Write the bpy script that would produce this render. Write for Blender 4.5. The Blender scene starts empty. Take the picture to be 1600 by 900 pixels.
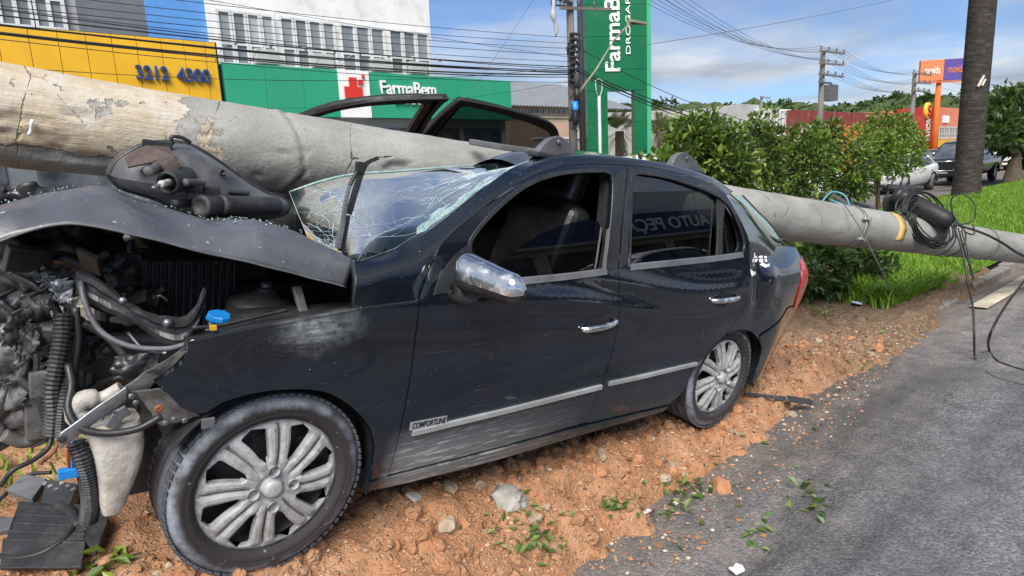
import bpy, bmesh, math, random
import numpy as np
from mathutils import Vector, Matrix, noise
from mathutils.geometry import delaunay_2d_cdt

scene = bpy.context.scene
COL = scene.collection
R = math.radians
random.seed(7)
rng = np.random.default_rng(7)

# ------------------------------------------------------------------ camera
# world: X along the road (towards the far right of the view), Y across it, Z up
CAM_M = np.array([[0.756969, -0.155083, 0.634782],
                  [-0.651948, -0.113377, 0.74974],
                  [-0.044302, -0.981374, -0.186928]])
CAM_O = np.array([0.0, 0.0, 1.62])
cam_data = bpy.data.cameras.new('camera')
cam_data.sensor_width = 36.0
cam_data.lens = 22.5
cam_data.clip_start = 0.05
cam_data.clip_end = 3000.0
camera = bpy.data.objects.new('camera', cam_data)
COL.objects.link(camera)
_r, _d, _f = CAM_M[:, 0], CAM_M[:, 1], CAM_M[:, 2]
camera.matrix_world = Matrix(((_r[0], -_d[0], -_f[0], 0.0), (_r[1], -_d[1], -_f[1], 0.0),
                              (_r[2], -_d[2], -_f[2], 1.62), (0, 0, 0, 1)))
scene.camera = camera

# ------------------------------------------------------------------ sky and sun
SUN_EL, SUN_AZ = 47.0, 222.0          # azimuth measured from +X towards +Y
world = bpy.data.worlds.new('World')
scene.world = world
world.use_nodes = True
wn, wl = world.node_tree.nodes, world.node_tree.links
wn.clear()
w_out = wn.new('ShaderNodeOutputWorld')
w_bg = wn.new('ShaderNodeBackground')
w_sky = wn.new('ShaderNodeTexSky')
w_sky.sky_type = 'NISHITA'
w_sky.sun_disc = False
w_sky.sun_elevation = R(SUN_EL)
w_sky.sun_rotation = R(90.0 - SUN_AZ)
w_sky.air_density = 1.0
w_sky.dust_density = 0.2
w_sky.ozone_density = 1.6
w_bg.inputs['Strength'].default_value = 0.085
# broken cloud layer: noise on the plane z = const seen along the view direction
w_geo = wn.new('ShaderNodeTexCoord')
w_sep = wn.new('ShaderNodeSeparateXYZ')
wl.new(w_geo.outputs['Generated'], w_sep.inputs[0])
w_zc = wn.new('ShaderNodeMath'); w_zc.operation = 'MAXIMUM'; w_zc.inputs[1].default_value = 0.0
wl.new(w_sep.outputs['Z'], w_zc.inputs[0])
w_za = wn.new('ShaderNodeMath'); w_za.operation = 'ADD'; w_za.inputs[1].default_value = 0.10
wl.new(w_zc.outputs[0], w_za.inputs[0])
w_dx = wn.new('ShaderNodeMath'); w_dx.operation = 'DIVIDE'
w_dy = wn.new('ShaderNodeMath'); w_dy.operation = 'DIVIDE'
wl.new(w_sep.outputs['X'], w_dx.inputs[0]); wl.new(w_za.outputs[0], w_dx.inputs[1])
wl.new(w_sep.outputs['Y'], w_dy.inputs[0]); wl.new(w_za.outputs[0], w_dy.inputs[1])
w_cmb = wn.new('ShaderNodeCombineXYZ')
wl.new(w_dx.outputs[0], w_cmb.inputs[0]); wl.new(w_dy.outputs[0], w_cmb.inputs[1])
w_n1 = wn.new('ShaderNodeTexNoise'); w_n1.inputs['Scale'].default_value = 0.62
w_n1.inputs['Detail'].default_value = 7.0; w_n1.inputs['Roughness'].default_value = 0.56
w_n1.inputs['Distortion'].default_value = 0.5
wl.new(w_cmb.outputs[0], w_n1.inputs['Vector'])
w_r1 = wn.new('ShaderNodeValToRGB')
w_r1.color_ramp.elements[0].position = 0.38; w_r1.color_ramp.elements[0].color = (0.10, 0.10, 0.10, 1)
w_r1.color_ramp.elements[1].position = 0.60; w_r1.color_ramp.elements[1].color = (0.93, 0.93, 0.93, 1)
wl.new(w_n1.outputs['Fac'], w_r1.inputs[0])
w_n2 = wn.new('ShaderNodeTexNoise'); w_n2.inputs['Scale'].default_value = 1.1
w_n2.inputs['Detail'].default_value = 4.0
w_map = wn.new('ShaderNodeMapping'); w_map.inputs['Location'].default_value = (3.1, 1.7, 0)
wl.new(w_cmb.outputs[0], w_map.inputs[0]); wl.new(w_map.outputs[0], w_n2.inputs['Vector'])
w_r2 = wn.new('ShaderNodeValToRGB')
w_r2.color_ramp.elements[0].position = 0.35; w_r2.color_ramp.elements[0].color = (2.5, 2.85, 3.45, 1)
w_r2.color_ramp.elements[1].position = 0.62; w_r2.color_ramp.elements[1].color = (5.1, 5.25, 5.5, 1)
wl.new(w_n2.outputs['Fac'], w_r2.inputs[0])
w_mix = wn.new('ShaderNodeMixRGB')
wl.new(w_r1.outputs['Color'], w_mix.inputs['Fac'])
w_sc = wn.new('ShaderNodeMixRGB'); w_sc.blend_type = 'MULTIPLY'; w_sc.inputs['Fac'].default_value = 1.0
w_sc.inputs['Color2'].default_value = (0.50, 0.62, 0.84, 1)
wl.new(w_sky.outputs['Color'], w_sc.inputs['Color1'])
wl.new(w_sc.outputs['Color'], w_mix.inputs['Color1'])
wl.new(w_r2.outputs['Color'], w_mix.inputs['Color2'])
wl.new(w_mix.outputs['Color'], w_bg.inputs['Color'])
wl.new(w_bg.outputs[0], w_out.inputs['Surface'])

sun_data = bpy.data.lights.new('sun', 'SUN')
sun_data.energy = 3.3
sun_data.angle = R(40.0)
sun_data.color = (1.0, 0.955, 0.89)
sun = bpy.data.objects.new('sun', sun_data)
COL.objects.link(sun)
_sd = Vector((math.cos(R(SUN_EL)) * math.cos(R(SUN_AZ)), math.cos(R(SUN_EL)) * math.sin(R(SUN_AZ)), math.sin(R(SUN_EL))))
sun.rotation_euler = (-_sd).to_track_quat('-Z', 'Y').to_euler()
sun.location = (0, 0, 30)

scene.view_settings.view_transform = 'Standard'
scene.view_settings.look = 'None'
scene.view_settings.gamma = 1.0
scene.view_settings.exposure = 0.86
scene.view_settings.use_curve_mapping = False
scene.render.engine = 'CYCLES'
scene.cycles.max_bounces = 10
scene.cycles.transparent_max_bounces = 24
scene.cycles.glossy_bounces = 5
scene.cycles.use_denoising = True

# ------------------------------------------------------------------ pixel helpers (survey of the photo)
def ray(u, v):
    return CAM_M @ np.array([(u - 800) / 1000.0, (v - 450) / 1000.0, 1.0])
def on_y(u, v, y):
    d = ray(u, v); return CAM_O + d * (y / d[1])
def on_x(u, v, x):
    d = ray(u, v); return CAM_O + d * (x / d[0])
def on_z(u, v, z):
    d = ray(u, v); return CAM_O + d * ((z - 1.62) / d[2])

# ------------------------------------------------------------------ object helpers
def tag(o, label=None, cat=None, group=None, kind=None):
    if label: o['label'] = label
    if cat: o['category'] = cat
    if group: o['group'] = group
    if kind: o['kind'] = kind
    return o
def link(name, me, mat=None, parent=None):
    o = bpy.data.objects.new(name, me)
    COL.objects.link(o)
    if mat is not None:
        for m in (mat if isinstance(mat, (list, tuple)) else [mat]):
            me.materials.append(m)
    if parent is not None: o.parent = parent
    return o
def empty(name, loc=(0, 0, 0), rz=0.0):
    o = bpy.data.objects.new(name, None)
    o.empty_display_size = 0.2
    o.location = loc; o.rotation_euler = (0, 0, rz)
    COL.objects.link(o)
    return o
def copy_tree(o, parent=None):
    c = o.copy(); COL.objects.link(c)
    if parent is not None: c.parent = parent
    for ch in list(o.children): copy_tree(ch, c)
    return c
def raw(name, verts, faces, mat=None, parent=None, smooth=False, uvs=None):
    me = bpy.data.meshes.new(name)
    me.from_pydata([tuple(map(float, v)) for v in verts], [], [tuple(map(int, f)) for f in faces])
    if smooth: me.polygons.foreach_set('use_smooth', [True] * len(me.polygons))
    me.update()
    return link(name, me, mat, parent)
def rawnp(name, V, Fq, mat=None, parent=None, smooth=False):
    """fast mesh from numpy: V (n,3), Fq (m,k)"""
    me = bpy.data.meshes.new(name)
    V = np.asarray(V, np.float32); Fq = np.asarray(Fq, np.int32)
    m, k = Fq.shape
    me.vertices.add(len(V)); me.vertices.foreach_set('co', V.ravel())
    me.loops.add(m * k); me.loops.foreach_set('vertex_index', Fq.ravel())
    me.polygons.add(m)
    me.polygons.foreach_set('loop_start', np.arange(0, m * k, k, dtype=np.int32))
    me.polygons.foreach_set('loop_total', np.full(m, k, np.int32))
    me.polygons.foreach_set('use_smooth', np.full(m, smooth))
    me.update(calc_edges=True); me.validate()
    return link(name, me, mat, parent)

class MB:
    """collects simple shapes and links them as one mesh object"""
    def __init__(s): s.v, s.f, s.sm, s.mi = [], [], [], []
    def add(s, vs, fs, smooth=False, mi=0):
        o = len(s.v); s.v += [tuple(map(float, p)) for p in vs]
        for f in fs: s.f.append(tuple(i + o for i in f)); s.sm.append(smooth); s.mi.append(mi)
        return s
    def box(s, c, size, rot=None, mi=0, taper=1.0):
        x, y, z = [a / 2 for a in size]
        vs = [Vector((sx * x * (taper if sz > 0 else 1), sy * y * (taper if sz > 0 else 1), sz * z)) for sz in (-1, 1) for sx, sy in ((-1, -1), (1, -1), (1, 1), (-1, 1))]
        if rot is not None: vs = [rot @ v for v in vs]
        c = Vector(c)
        s.add([v + c for v in vs], [(3, 2, 1, 0), (4, 5, 6, 7), (0, 1, 5, 4), (1, 2, 6, 5), (2, 3, 7, 6), (3, 0, 4, 7)], False, mi)
        return s
    def bar(s, a, b, w, h, up=(0, 0, 1), mi=0):
        a, b = Vector(a), Vector(b); d = b - a; L = d.length
        if L < 1e-6: return s
        d.normalize(); u = Vector(up); u = (u - d * u.dot(d))
        if u.length < 1e-4: u = d.orthogonal()
        u.normalize(); sd = d.cross(u)
        rot = Matrix((d, sd, u)).transposed()
        return s.box((a + b) / 2, (L, w, h), rot, mi)
    def tube(s, pts, r, n=8, cap=True, mi=0, smooth=True):
        pts = [Vector(p) for p in pts]
        m = len(pts)
        rs = list(r) if hasattr(r, '__len__') else [r] * m
        o = len(s.v); up = None
        for i, p in enumerate(pts):
            t = (pts[min(i + 1, m - 1)] - pts[max(i - 1, 0)])
            t = t.normalized() if t.length > 1e-9 else Vector((0, 0, 1))
            if up is None: up = t.orthogonal().normalized()
            else:
                up = up - t * up.dot(t)
                up = up.normalized() if up.length > 1e-6 else t.orthogonal().normalized()
            sd = t.cross(up)
            for k in range(n):
                a = 2 * math.pi * k / n
                s.v.append(tuple(p + (up * math.cos(a) + sd * math.sin(a)) * rs[i]))
        for i in range(m - 1):
            for k in range(n):
                k2 = (k + 1) % n
                s.f.append((o + i * n + k, o + i * n + k2, o + (i + 1) * n + k2, o + (i + 1) * n + k)); s.sm.append(smooth); s.mi.append(mi)
        if cap:
            s.f.append(tuple(o + k for k in reversed(range(n)))); s.sm.append(False); s.mi.append(mi)
            s.f.append(tuple(o + (m - 1) * n + k for k in range(n))); s.sm.append(False); s.mi.append(mi)
        return s
    def cyl(s, a, b, r, n=16, r2=None, mi=0, smooth=True):
        return s.tube([a, b], [r, r if r2 is None else r2], n, True, mi, smooth)
    def lathe(s, prof, origin, axis, n=32, mi=0, smooth=True, close=False):
        """prof: list of (radius, along)"""
        ax = Vector(axis).normalized(); u = ax.orthogonal().normalized(); w = ax.cross(u); og = Vector(origin)
        o = len(s.v)
        for (r, t) in prof:
            for k in range(n):
                a = 2 * math.pi * k / n
                s.v.append(tuple(og + ax * t + (u * math.cos(a) + w * math.sin(a)) * r))
        m = len(prof)
        for i in range(m - 1 if not close else m):
            j = (i + 1) % m
            for k in range(n):
                k2 = (k + 1) % n
                s.f.append((o + i * n + k, o + i * n + k2, o + j * n + k2, o + j * n + k)); s.sm.append(smooth); s.mi.append(mi)
        return s
    def sheet(s, rows, mi=0, smooth=True, flip=False):
        o = len(s.v); n = len(rows[0])
        for r_ in rows:
            for p in r_: s.v.append(tuple(map(float, p)))
        for i in range(len(rows) - 1):
            for k in range(n - 1):
                f = (o + i * n + k, o + i * n + k + 1, o + (i + 1) * n + k + 1, o + (i + 1) * n + k)
                s.f.append(f[::-1] if flip else f); s.sm.append(smooth); s.mi.append(mi)
        return s
    def prism(s, poly, a, b, mi=0):
        """poly: list of 3-D points; extruded by vector from a to b offsets"""
        n = len(poly); A = [Vector(p) + Vector(a) for p in poly]; B = [Vector(p) + Vector(b) for p in poly]
        fs = [tuple(range(n))[::-1], tuple(range(n, 2 * n))] + [(i, (i + 1) % n, n + (i + 1) % n, n + i) for i in range(n)]
        return s.add(A + B, fs, False, mi)
    def build(s, name, mat=None, parent=None, bevel=0.0, seg=2, solid=0.0, sub=0, fix=True):
        me = bpy.data.meshes.new(name)
        me.from_pydata(s.v, [], s.f)
        me.polygons.foreach_set('use_smooth', s.sm)
        me.polygons.foreach_set('material_index', s.mi)
        if fix:
            bm = bmesh.new(); bm.from_mesh(me); bmesh.ops.recalc_face_normals(bm, faces=bm.faces); bm.to_mesh(me); bm.free()
        me.update()
        o = link(name, me, mat, parent)
        if solid:
            md = o.modifiers.new('solid', 'SOLIDIFY'); md.thickness = solid; md.offset = 0.0
        if bevel:
            md = o.modifiers.new('bevel', 'BEVEL'); md.width = bevel; md.segments = seg; md.limit_method = 'ANGLE'; md.angle_limit = R(35)
        if sub:
            md = o.modifiers.new('sub', 'SUBSURF'); md.levels = sub; md.render_levels = sub
        return o

def catmull(pts, n):
    """resample a polyline smoothly to n points (chord-length)"""
    P = np.array(pts, float)
    if len(P) == 2:
        t = np.linspace(0, 1, n)[:, None]; return P[0] * (1 - t) + P[1] * t
    d = np.r_[0, np.cumsum(np.linalg.norm(np.diff(P, axis=0), axis=1))]
    m = np.zeros_like(P)
    for i in range(len(P)):
        a, b = max(i - 1, 0), min(i + 1, len(P) - 1)
        m[i] = (P[b] - P[a]) / max(d[b] - d[a], 1e-9)
    out = []
    for s_ in np.linspace(0, d[-1], n):
        i = min(max(np.searchsorted(d, s_) - 1, 0), len(P) - 2)
        h = max(d[i + 1] - d[i], 1e-9); t = (s_ - d[i]) / h
        h00, h10, h01, h11 = 2*t**3-3*t**2+1, t**3-2*t**2+t, -2*t**3+3*t**2, t**3-t**2
        out.append(h00 * P[i] + h10 * h * m[i] + h01 * P[i + 1] + h11 * h * m[i + 1])
    return np.array(out)

def text_obj(name, body, mat, size=1.0, extrude=0.004, parent=None, align='CENTER', shear=0.0, bold=0.0, matrix=None):
    cu = bpy.data.curves.new(name, 'FONT')
    cu.body = body; cu.size = size; cu.extrude = extrude; cu.align_x = align; cu.align_y = 'CENTER'
    cu.shear = shear; cu.offset = bold; cu.resolution_u = 4
    tmp = bpy.data.objects.new(name, cu); COL.objects.link(tmp)
    bpy.context.view_layer.update()
    me = bpy.data.meshes.new_from_object(tmp.evaluated_get(bpy.context.evaluated_depsgraph_get()))
    bpy.data.objects.remove(tmp)
    me.materials.clear()
    if matrix is not None: me.transform(matrix)
    return link(name, me, mat, parent)
def frame_matrix(origin, xdir, ydir):
    x = Vector(xdir).normalized(); z = x.cross(Vector(ydir)).normalized(); y = z.cross(x)
    m = Matrix((x, y, z)).transposed().to_4x4(); m.translation = Vector(origin)
    return m

# ------------------------------------------------------------------ materials
MATS = {}
class NT:
    def __init__(s, name):
        s.m = bpy.data.materials.new(name); s.m.use_nodes = True
        s.t = s.m.node_tree; s.n = s.t.nodes; s.l = s.t.links
        s.b = s.n['Principled BSDF']; s.out = s.n['Material Output']
        MATS[name] = s.m
    def new(s, t, **kw):
        n = s.n.new(t)
        for k, v in kw.items():
            if k in n.inputs: n.inputs[k].default_value = v
            else: setattr(n, k, v)
        return n
    def link(s, a, b): s.l.new(a, b)
    def coord(s, kind='Object', scale=None, rot=None, loc=None):
        c = s.new('ShaderNodeTexCoord').outputs[kind]
        if scale is None and rot is None and loc is None: return c
        m = s.new('ShaderNodeMapping')
        if scale is not None: m.inputs['Scale'].default_value = scale
        if rot is not None: m.inputs['Rotation'].default_value = rot
        if loc is not None: m.inputs['Location'].default_value = loc
        s.link(c, m.inputs[0]); return m.outputs[0]
    def noise(s, vec, scale, detail=4, rough=0.55, dist=0.0):
        n = s.new('ShaderNodeTexNoise'); n.inputs['Scale'].default_value = scale; n.inputs['Detail'].default_value = detail
        n.inputs['Roughness'].default_value = rough; n.inputs['Distortion'].default_value = dist
        if vec is not None: s.link(vec, n.inputs['Vector'])
        return n.outputs['Fac']
    def voro(s, vec, scale, feature='F1', rnd=1.0):
        n = s.new('ShaderNodeTexVoronoi'); n.feature = feature; n.inputs['Scale'].default_value = scale
        n.inputs['Randomness'].default_value = rnd
        if vec is not None: s.link(vec, n.inputs['Vector'])
        return n
    def ramp(s, fac, stops, interp='LINEAR'):
        n = s.new('ShaderNodeValToRGB'); cr = n.color_ramp; cr.interpolation = interp
        while len(cr.elements) < len(stops): cr.elements.new(0.5)
        for e, (p, c) in zip(cr.elements, stops):
            e.position = p
            e.color = (c, c, c, 1) if not hasattr(c, '__len__') else (*c[:3], 1)
        s.link(fac, n.inputs[0]); return n.outputs['Color']
    def mix(s, fac, a, b, mode='MIX'):
        n = s.new('ShaderNodeMixRGB'); n.blend_type = mode
        for sock, v in ((n.inputs['Fac'], fac), (n.inputs['Color1'], a), (n.inputs['Color2'], b)):
            if hasattr(v, 'links'): s.link(v, sock)
            elif hasattr(v, '__len__'): sock.default_value = (*v[:3], 1)
            else: sock.default_value = v if sock.name == 'Fac' else (v, v, v, 1)
        return n.outputs['Color']
    def math(s, op, a, b=None, c=None, clamp=False):
        n = s.new('ShaderNodeMath'); n.operation = op; n.use_clamp = clamp
        for i, v in enumerate((a, b, c)):
            if v is None: continue
            if hasattr(v, 'links'): s.link(v, n.inputs[i])
            else: n.inputs[i].default_value = v
        return n.outputs[0]
    def xyz(s, vec):
        n = s.new('ShaderNodeSeparateXYZ'); s.link(vec, n.inputs[0]); return n.outputs
    def bump(s, height, strength=0.3, dist=0.01, prev=None):
        n = s.new('ShaderNodeBump'); n.inputs['Strength'].default_value = strength; n.inputs['Distance'].default_value = dist
        s.link(height, n.inputs['Height'])
        if prev is not None: s.link(prev, n.inputs['Normal'])
        return n.outputs[0]
    def set(s, **kw):
        names = dict(color='Base Color', rough='Roughness', metal='Metallic', normal='Normal', coat='Coat Weight', coat_rough='Coat Roughness',
                     spec='Specular IOR Level', alpha='Alpha', emit='Emission Color', emits='Emission Strength', trans='Transmission Weight', ior='IOR',
                     sheen='Sheen Weight', sub='Subsurface Weight')
        for k, v in kw.items():
            sock = s.b.inputs[names[k]]
            if hasattr(v, 'links'): s.link(v, sock)
            elif hasattr(v, '__len__'): sock.default_value = (*v[:3], 1)
            else: sock.default_value = v
        return s.m

def simple(name, color, rough=0.6, metal=0.0, var=0.25, scale=8.0, bump=0.0, bscale=60.0, coat=0.0, spec=0.5, dirt=0.0, dirtcol=(0.25, 0.2, 0.15)):
    """plain painted / plastic / metal surface with tonal variation, grime and fine relief"""
    t = NT(name); co = t.coord('Object')
    n = t.noise(co, scale, 6, 0.6)
    dark = tuple(c * (1 - var) for c in color); lite = tuple(min(1, c * (1 + var)) for c in color)
    col = t.ramp(n, [(0.3, dark), (0.7, lite)])
    if dirt:
        d = t.ramp(t.noise(co, scale * 0.6 + 1.3, 8, 0.7), [(0.5, 0.0), (0.75, dirt)])
        col = t.mix(d, col, dirtcol)
    kw = dict(color=col, rough=t.ramp(t.noise(co, scale * 2.3, 4), [(0.3, max(0.03, rough - 0.12)), (0.7, min(1, rough + 0.12))]), metal=metal, coat=coat, spec=spec)
    if bump: kw['normal'] = t.bump(t.noise(co, bscale, 5), bump, 0.01)
    return t.set(**kw)

def glass_mat(name, tint, ior=1.52, rough=0.0, haze=0.0, hazecol=(0.5, 0.6, 0.62)):
    t = NT(name); t.n.remove(t.b)
    fr = t.new('ShaderNodeFresnel'); fr.inputs['IOR'].default_value = ior
    tr = t.new('ShaderNodeBsdfTransparent'); tr.inputs['Color'].default_value = (*tint, 1)
    gl = t.new('ShaderNodeBsdfGlossy'); gl.inputs['Color'].default_value = (1, 1, 1, 1); gl.inputs['Roughness'].default_value = rough
    mx = t.new('ShaderNodeMixShader'); t.link(fr.outputs[0], mx.inputs[0]); t.link(tr.outputs[0], mx.inputs[1]); t.link(gl.outputs[0], mx.inputs[2])
    last = mx
    if haze:
        df = t.new('ShaderNodeBsdfDiffuse'); df.inputs['Color'].default_value = (*hazecol, 1)
        co = t.coord('Object')
        f = t.ramp(t.noise(co, 5, 6, 0.6), [(0.35, haze * 0.5), (0.75, haze * 1.6)])
        mx2 = t.new('ShaderNodeMixShader'); t.link(f, mx2.inputs[0]); t.link(mx.outputs[0], mx2.inputs[1]); t.link(df.outputs[0], mx2.inputs[2]); last = mx2
    t.link(last.outputs[0], t.out.inputs['Surface'])
    return t.m

# ================================================================== GROUND
def smooth(a, b, x):
    t = np.clip((np.asarray(x, float) - a) / (b - a), 0, 1); return t * t * (3 - 2 * t)
def fbm(X, Y, sc, oct_=4, seed=0.0):
    out = np.zeros(np.shape(X)); fl = out.ravel(); xs, ys = np.ravel(X), np.ravel(Y)
    for i in range(fl.size):
        fl[i] = noise.fractal((xs[i] * sc + seed, ys[i] * sc - seed, seed * 0.37), 1.0, 2.0, oct_)
    return fl.reshape(np.shape(X))
TOE_X = [-6, 0.2, 0.9, 1.64, 2.4, 3.24, 4.41, 5.5, 6.6, 7.5, 60]
TOE_Y = [0.95, 1.05, 1.30, 1.60, 1.72, 1.78, 1.85, 1.72, 1.80, 1.98, 2.02]
SH_X = [-6, -1.0, 0.5, 1.5, 3.0, 4.2, 6.0, 8.0, 60]
SH_Z = [0.42, 0.45, 0.425, 0.30, 0.145, 0.12, 0.12, 0.13, 0.13]
def ground_z(X, Y):
    """median: loose soil banked up under the car, level verge further along"""
    X = np.asarray(X, float); Y = np.asarray(Y, float)
    toe = np.interp(X, TOE_X, TOE_Y) + .055 * np.sin(X * 5.3 + 1.7 * np.sin(X * 2.9)) + .03 * np.sin(X * 14.1 + 2 * np.sin(X * 6)); sh = np.interp(X, SH_X, SH_Z)
    k = np.clip((Y - toe) / np.maximum(1.93 - toe, 0.08), -1.5, 1.0)
    z = sh * np.where(k > 0, k ** 0.8, k * 0.6)
    up = np.interp(X, [-6, 3, 5.5, 7, 60], [0.135, 0.135, 0.05, 0.03, 0.03])
    z = z + np.where(Y > 1.93, up * np.clip(Y - 1.93, 0, 1.7), 0)
    z = z - smooth(4.4, 6.0, Y) * (z - 0.14)
    return z

t = NT('soil'); co = t.coord('Object')
n1 = t.noise(co, 2.2, 7, 0.6); n2 = t.noise(co, 22, 6, 0.65); n3 = t.noise(co, 90, 3, 0.6)
base = t.ramp(n1, [(0.25, (0.30, 0.13, 0.058)), (0.45, (0.44, 0.22, 0.115)), (0.6, (0.50, 0.285, 0.165)), (0.70, (0.56, 0.38, 0.25)), (0.84, (0.60, 0.47, 0.36))])
base = t.mix(t.ramp(n2, [(0.32, 0.7), (0.55, 0.0)]), base, (0.25, 0.14, 0.08))
vb = t.voro(co, 55); peb = t.ramp(vb.outputs['Distance'], [(0.22, 1.0), (0.34, 0.0)])
pc_ = t.mix(t.math('MULTIPLY', peb, 0.75), base, t.ramp(vb.outputs['Color'], [(0.1, (0.22, 0.15, 0.11)), (0.45, (0.52, 0.34, 0.22)), (0.9, (0.66, 0.57, 0.46))]))
# greyer, organic soil beyond the car's tail and towards the verge
sx = t.xyz(co)
grey = t.math('MULTIPLY', t.ramp(sx['X'], [(0.0, 0.0), (1.0, 1.0)]), 0.0)
gr = t.new('ShaderNodeMapRange'); gr.inputs['From Min'].default_value = 4.6; gr.inputs['From Max'].default_value = 6.4
t.link(t.math('ADD', sx['X'], t.math('MULTIPLY', n2, 1.6)), gr.inputs['Value'])
col = t.mix(t.math('MULTIPLY', gr.outputs[0], 0.9), pc_, t.ramp(n2, [(0.3, (0.10, 0.07, 0.045)), (0.7, (0.27, 0.2, 0.14))]))
hgt = t.math('ADD', t.math('MULTIPLY', n2, 1.0), t.math('ADD', t.math('MULTIPLY', peb, 0.35), t.math('MULTIPLY', n3, 0.35)))
t.set(color=col, rough=0.95, spec=0.15, normal=t.bump(hgt, 0.9, 0.03))

t = NT('verge_soil'); co = t.coord('Object')
t.set(color=t.ramp(t.noise(co, 3, 7, 0.65), [(0.3, (0.06, 0.12, 0.015)), (0.6, (0.11, 0.20, 0.025)), (0.8, (0.15, 0.17, 0.05))]), rough=1.0, spec=0.1, normal=t.bump(t.noise(co, 30, 5), 0.8, 0.03))

t = NT('asphalt'); co = t.coord('Object')
agg = t.voro(co, 85); agg2 = t.voro(co, 150)
ac = t.ramp(agg.outputs['Color'], [(0.12, (0.06, 0.061, 0.067)), (0.5, (0.13, 0.13, 0.136)), (0.9, (0.235, 0.23, 0.228))])
big = t.noise(co, 0.7, 6, 0.62); mid = t.noise(co, 6, 6, 0.6)
ac = t.mix(t.ramp(big, [(0.35, 0.6), (0.65, 0.1)]), ac, (0.14, 0.14, 0.148))
ac = t.mix(0.75, ac, t.ramp(mid, [(0.3, 0.65), (0.7, 1.3)]), 'MULTIPLY')
# dust and sand blown on from the bank, strongest by the kerb line
sx = t.xyz(co)
mr = t.new('ShaderNodeMapRange'); mr.inputs['From Min'].default_value = 0.9; mr.inputs['From Max'].default_value = 2.0
t.link(t.math('ADD', sx['Y'], t.math('MULTIPLY', t.math('SUBTRACT', t.noise(co, 1.6, 7, 0.7), 0.5), 1.6)), mr.inputs['Value'])
ac = t.mix(t.math('MULTIPLY', mr.outputs[0], t.ramp(mid, [(0.35, 0.15), (0.7, 0.8)])), ac, (0.24, 0.18, 0.125))
trk = t.ramp(t.noise(t.coord('Object', scale=(.12, 1.3, 1)), 1.6, 5, .6), [(.36, .5), (.64, 1.35)]); ac = t.mix(.85, ac, trk, 'MULTIPLY')
ck = t.voro(t.coord('Object', scale=(.7, 1, 1)), 1.1, 'DISTANCE_TO_EDGE'); ck = t.ramp(t.math('ADD', ck.outputs['Distance'], t.math('MULTIPLY', t.math('SUBTRACT', mid, .5), .10)), [(.002, 1.0), (.010, 0.0)]); ac = t.mix(t.math('MULTIPLY', t.math('MULTIPLY', ck, t.ramp(t.noise(co, .9, 3), [(.52, 0.0), (.6, 1.0)])), .45), ac, (.04, .04, .042))
damp = t.ramp(t.noise(t.coord('Object', scale=(.5, 1.2, 1)), .9, 6, .6), [(.52, 0.0), (.62, .55)]); ac = t.mix(damp, ac, (.065, .066, .07))
white = t.ramp(t.voro(co, 38).outputs['Distance'], [(0.05, 1.0), (0.09, 0.0)])
ac = t.mix(t.math('MULTIPLY', white, 0.55), ac, (0.4, 0.38, 0.34))
ah = t.math('ADD', t.math('MULTIPLY', agg.outputs['Distance'], -1.0), t.math('MULTIPLY', agg2.outputs['Distance'], -0.5))
t.set(color=ac, rough=t.ramp(mid, [(0.3, 0.62), (0.7, 0.9)]), spec=0.4, normal=t.bump(t.noise(co, 4, 4), 0.25, 0.05, t.bump(ah, 0.5, 0.010)))

t = NT('far_ground_mat'); co = t.coord('Object')
t.set(color=t.ramp(t.noise(co, 0.05, 6), [(0.3, (0.10, 0.10, 0.095)), (0.7, (0.2, 0.19, 0.17))]), rough=0.95)
simple('kerb_concrete', (0.22, 0.21, 0.19), 0.9, var=0.35, scale=5, bump=0.5, bscale=40, dirt=0.7, dirtcol=(0.16, 0.12, 0.08))
simple('road_paint', (0.50, 0.44, 0.34), 0.85, var=0.4, scale=5, bump=0.4, bscale=70, dirt=1.0, dirtcol=(0.15, 0.14, 0.125))

def plane(name, x0, x1, y0, y1, z, mat, kind='structure', label=None, nx=1, ny=1):
    xs = np.linspace(x0, x1, nx + 1); ys = np.linspace(y0, y1, ny + 1)
    V = [(x, y, z) for y in ys for x in xs]; n = nx + 1
    Fs = [(j * n + i, j * n + i + 1, (j + 1) * n + i + 1, (j + 1) * n + i) for j in range(ny) for i in range(nx)]
    o = raw(name, V, Fs, MATS[mat]); tag(o, kind=kind)
    if label: o['label'] = label
    return o
plane('ground', -900, 1600, -900, 1600, -0.05, 'far_ground_mat')
# near carriageway, with real unevenness in the part close to the camera
gx = np.concatenate([np.linspace(-6, 12, 220), np.linspace(12.4, 160, 60)]); gy = np.concatenate([np.linspace(-9, -1.2, 12), np.linspace(-1, 2.3, 70)])
GX, GY = np.meshgrid(gx, gy)
GZ = 0.006 * fbm(GX, GY, 1.1, 3, 3.0)
# old surface course: the layer to the right lies 15 mm higher along a ragged edge
edge = np.interp(GX, [0, 1.0, 1.9, 2.6, 3.4, 4.6, 6.0], [0.5, 0.62, 1.02, 1.22, 1.36, 1.52, 1.9])
GZ += 0.026 * smooth(0.05, 0.0, GY - edge + 0.05 * fbm(GX, GY, 2.2, 3, 9.0)) * smooth(7, 5, GX)
GZ -= 0.018 * np.exp(-((GX - 2.3) / .35) ** 2 - ((GY - 1.16) / .05) ** 2)
ny, nx = GX.shape
idx = np.arange(nx * ny).reshape(ny, nx)
road = rawnp('near_road', np.stack([GX.ravel(), GY.ravel(), GZ.ravel()], 1),
             np.stack([idx[:-1, :-1].ravel(), idx[:-1, 1:].ravel(), idx[1:, 1:].ravel(), idx[1:, :-1].ravel()], 1), MATS['asphalt'], smooth=True)
tag(road, kind='structure')
plane('opposite_pavement', -60, 160, -13, -9, 0.12, 'kerb_concrete')

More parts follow.
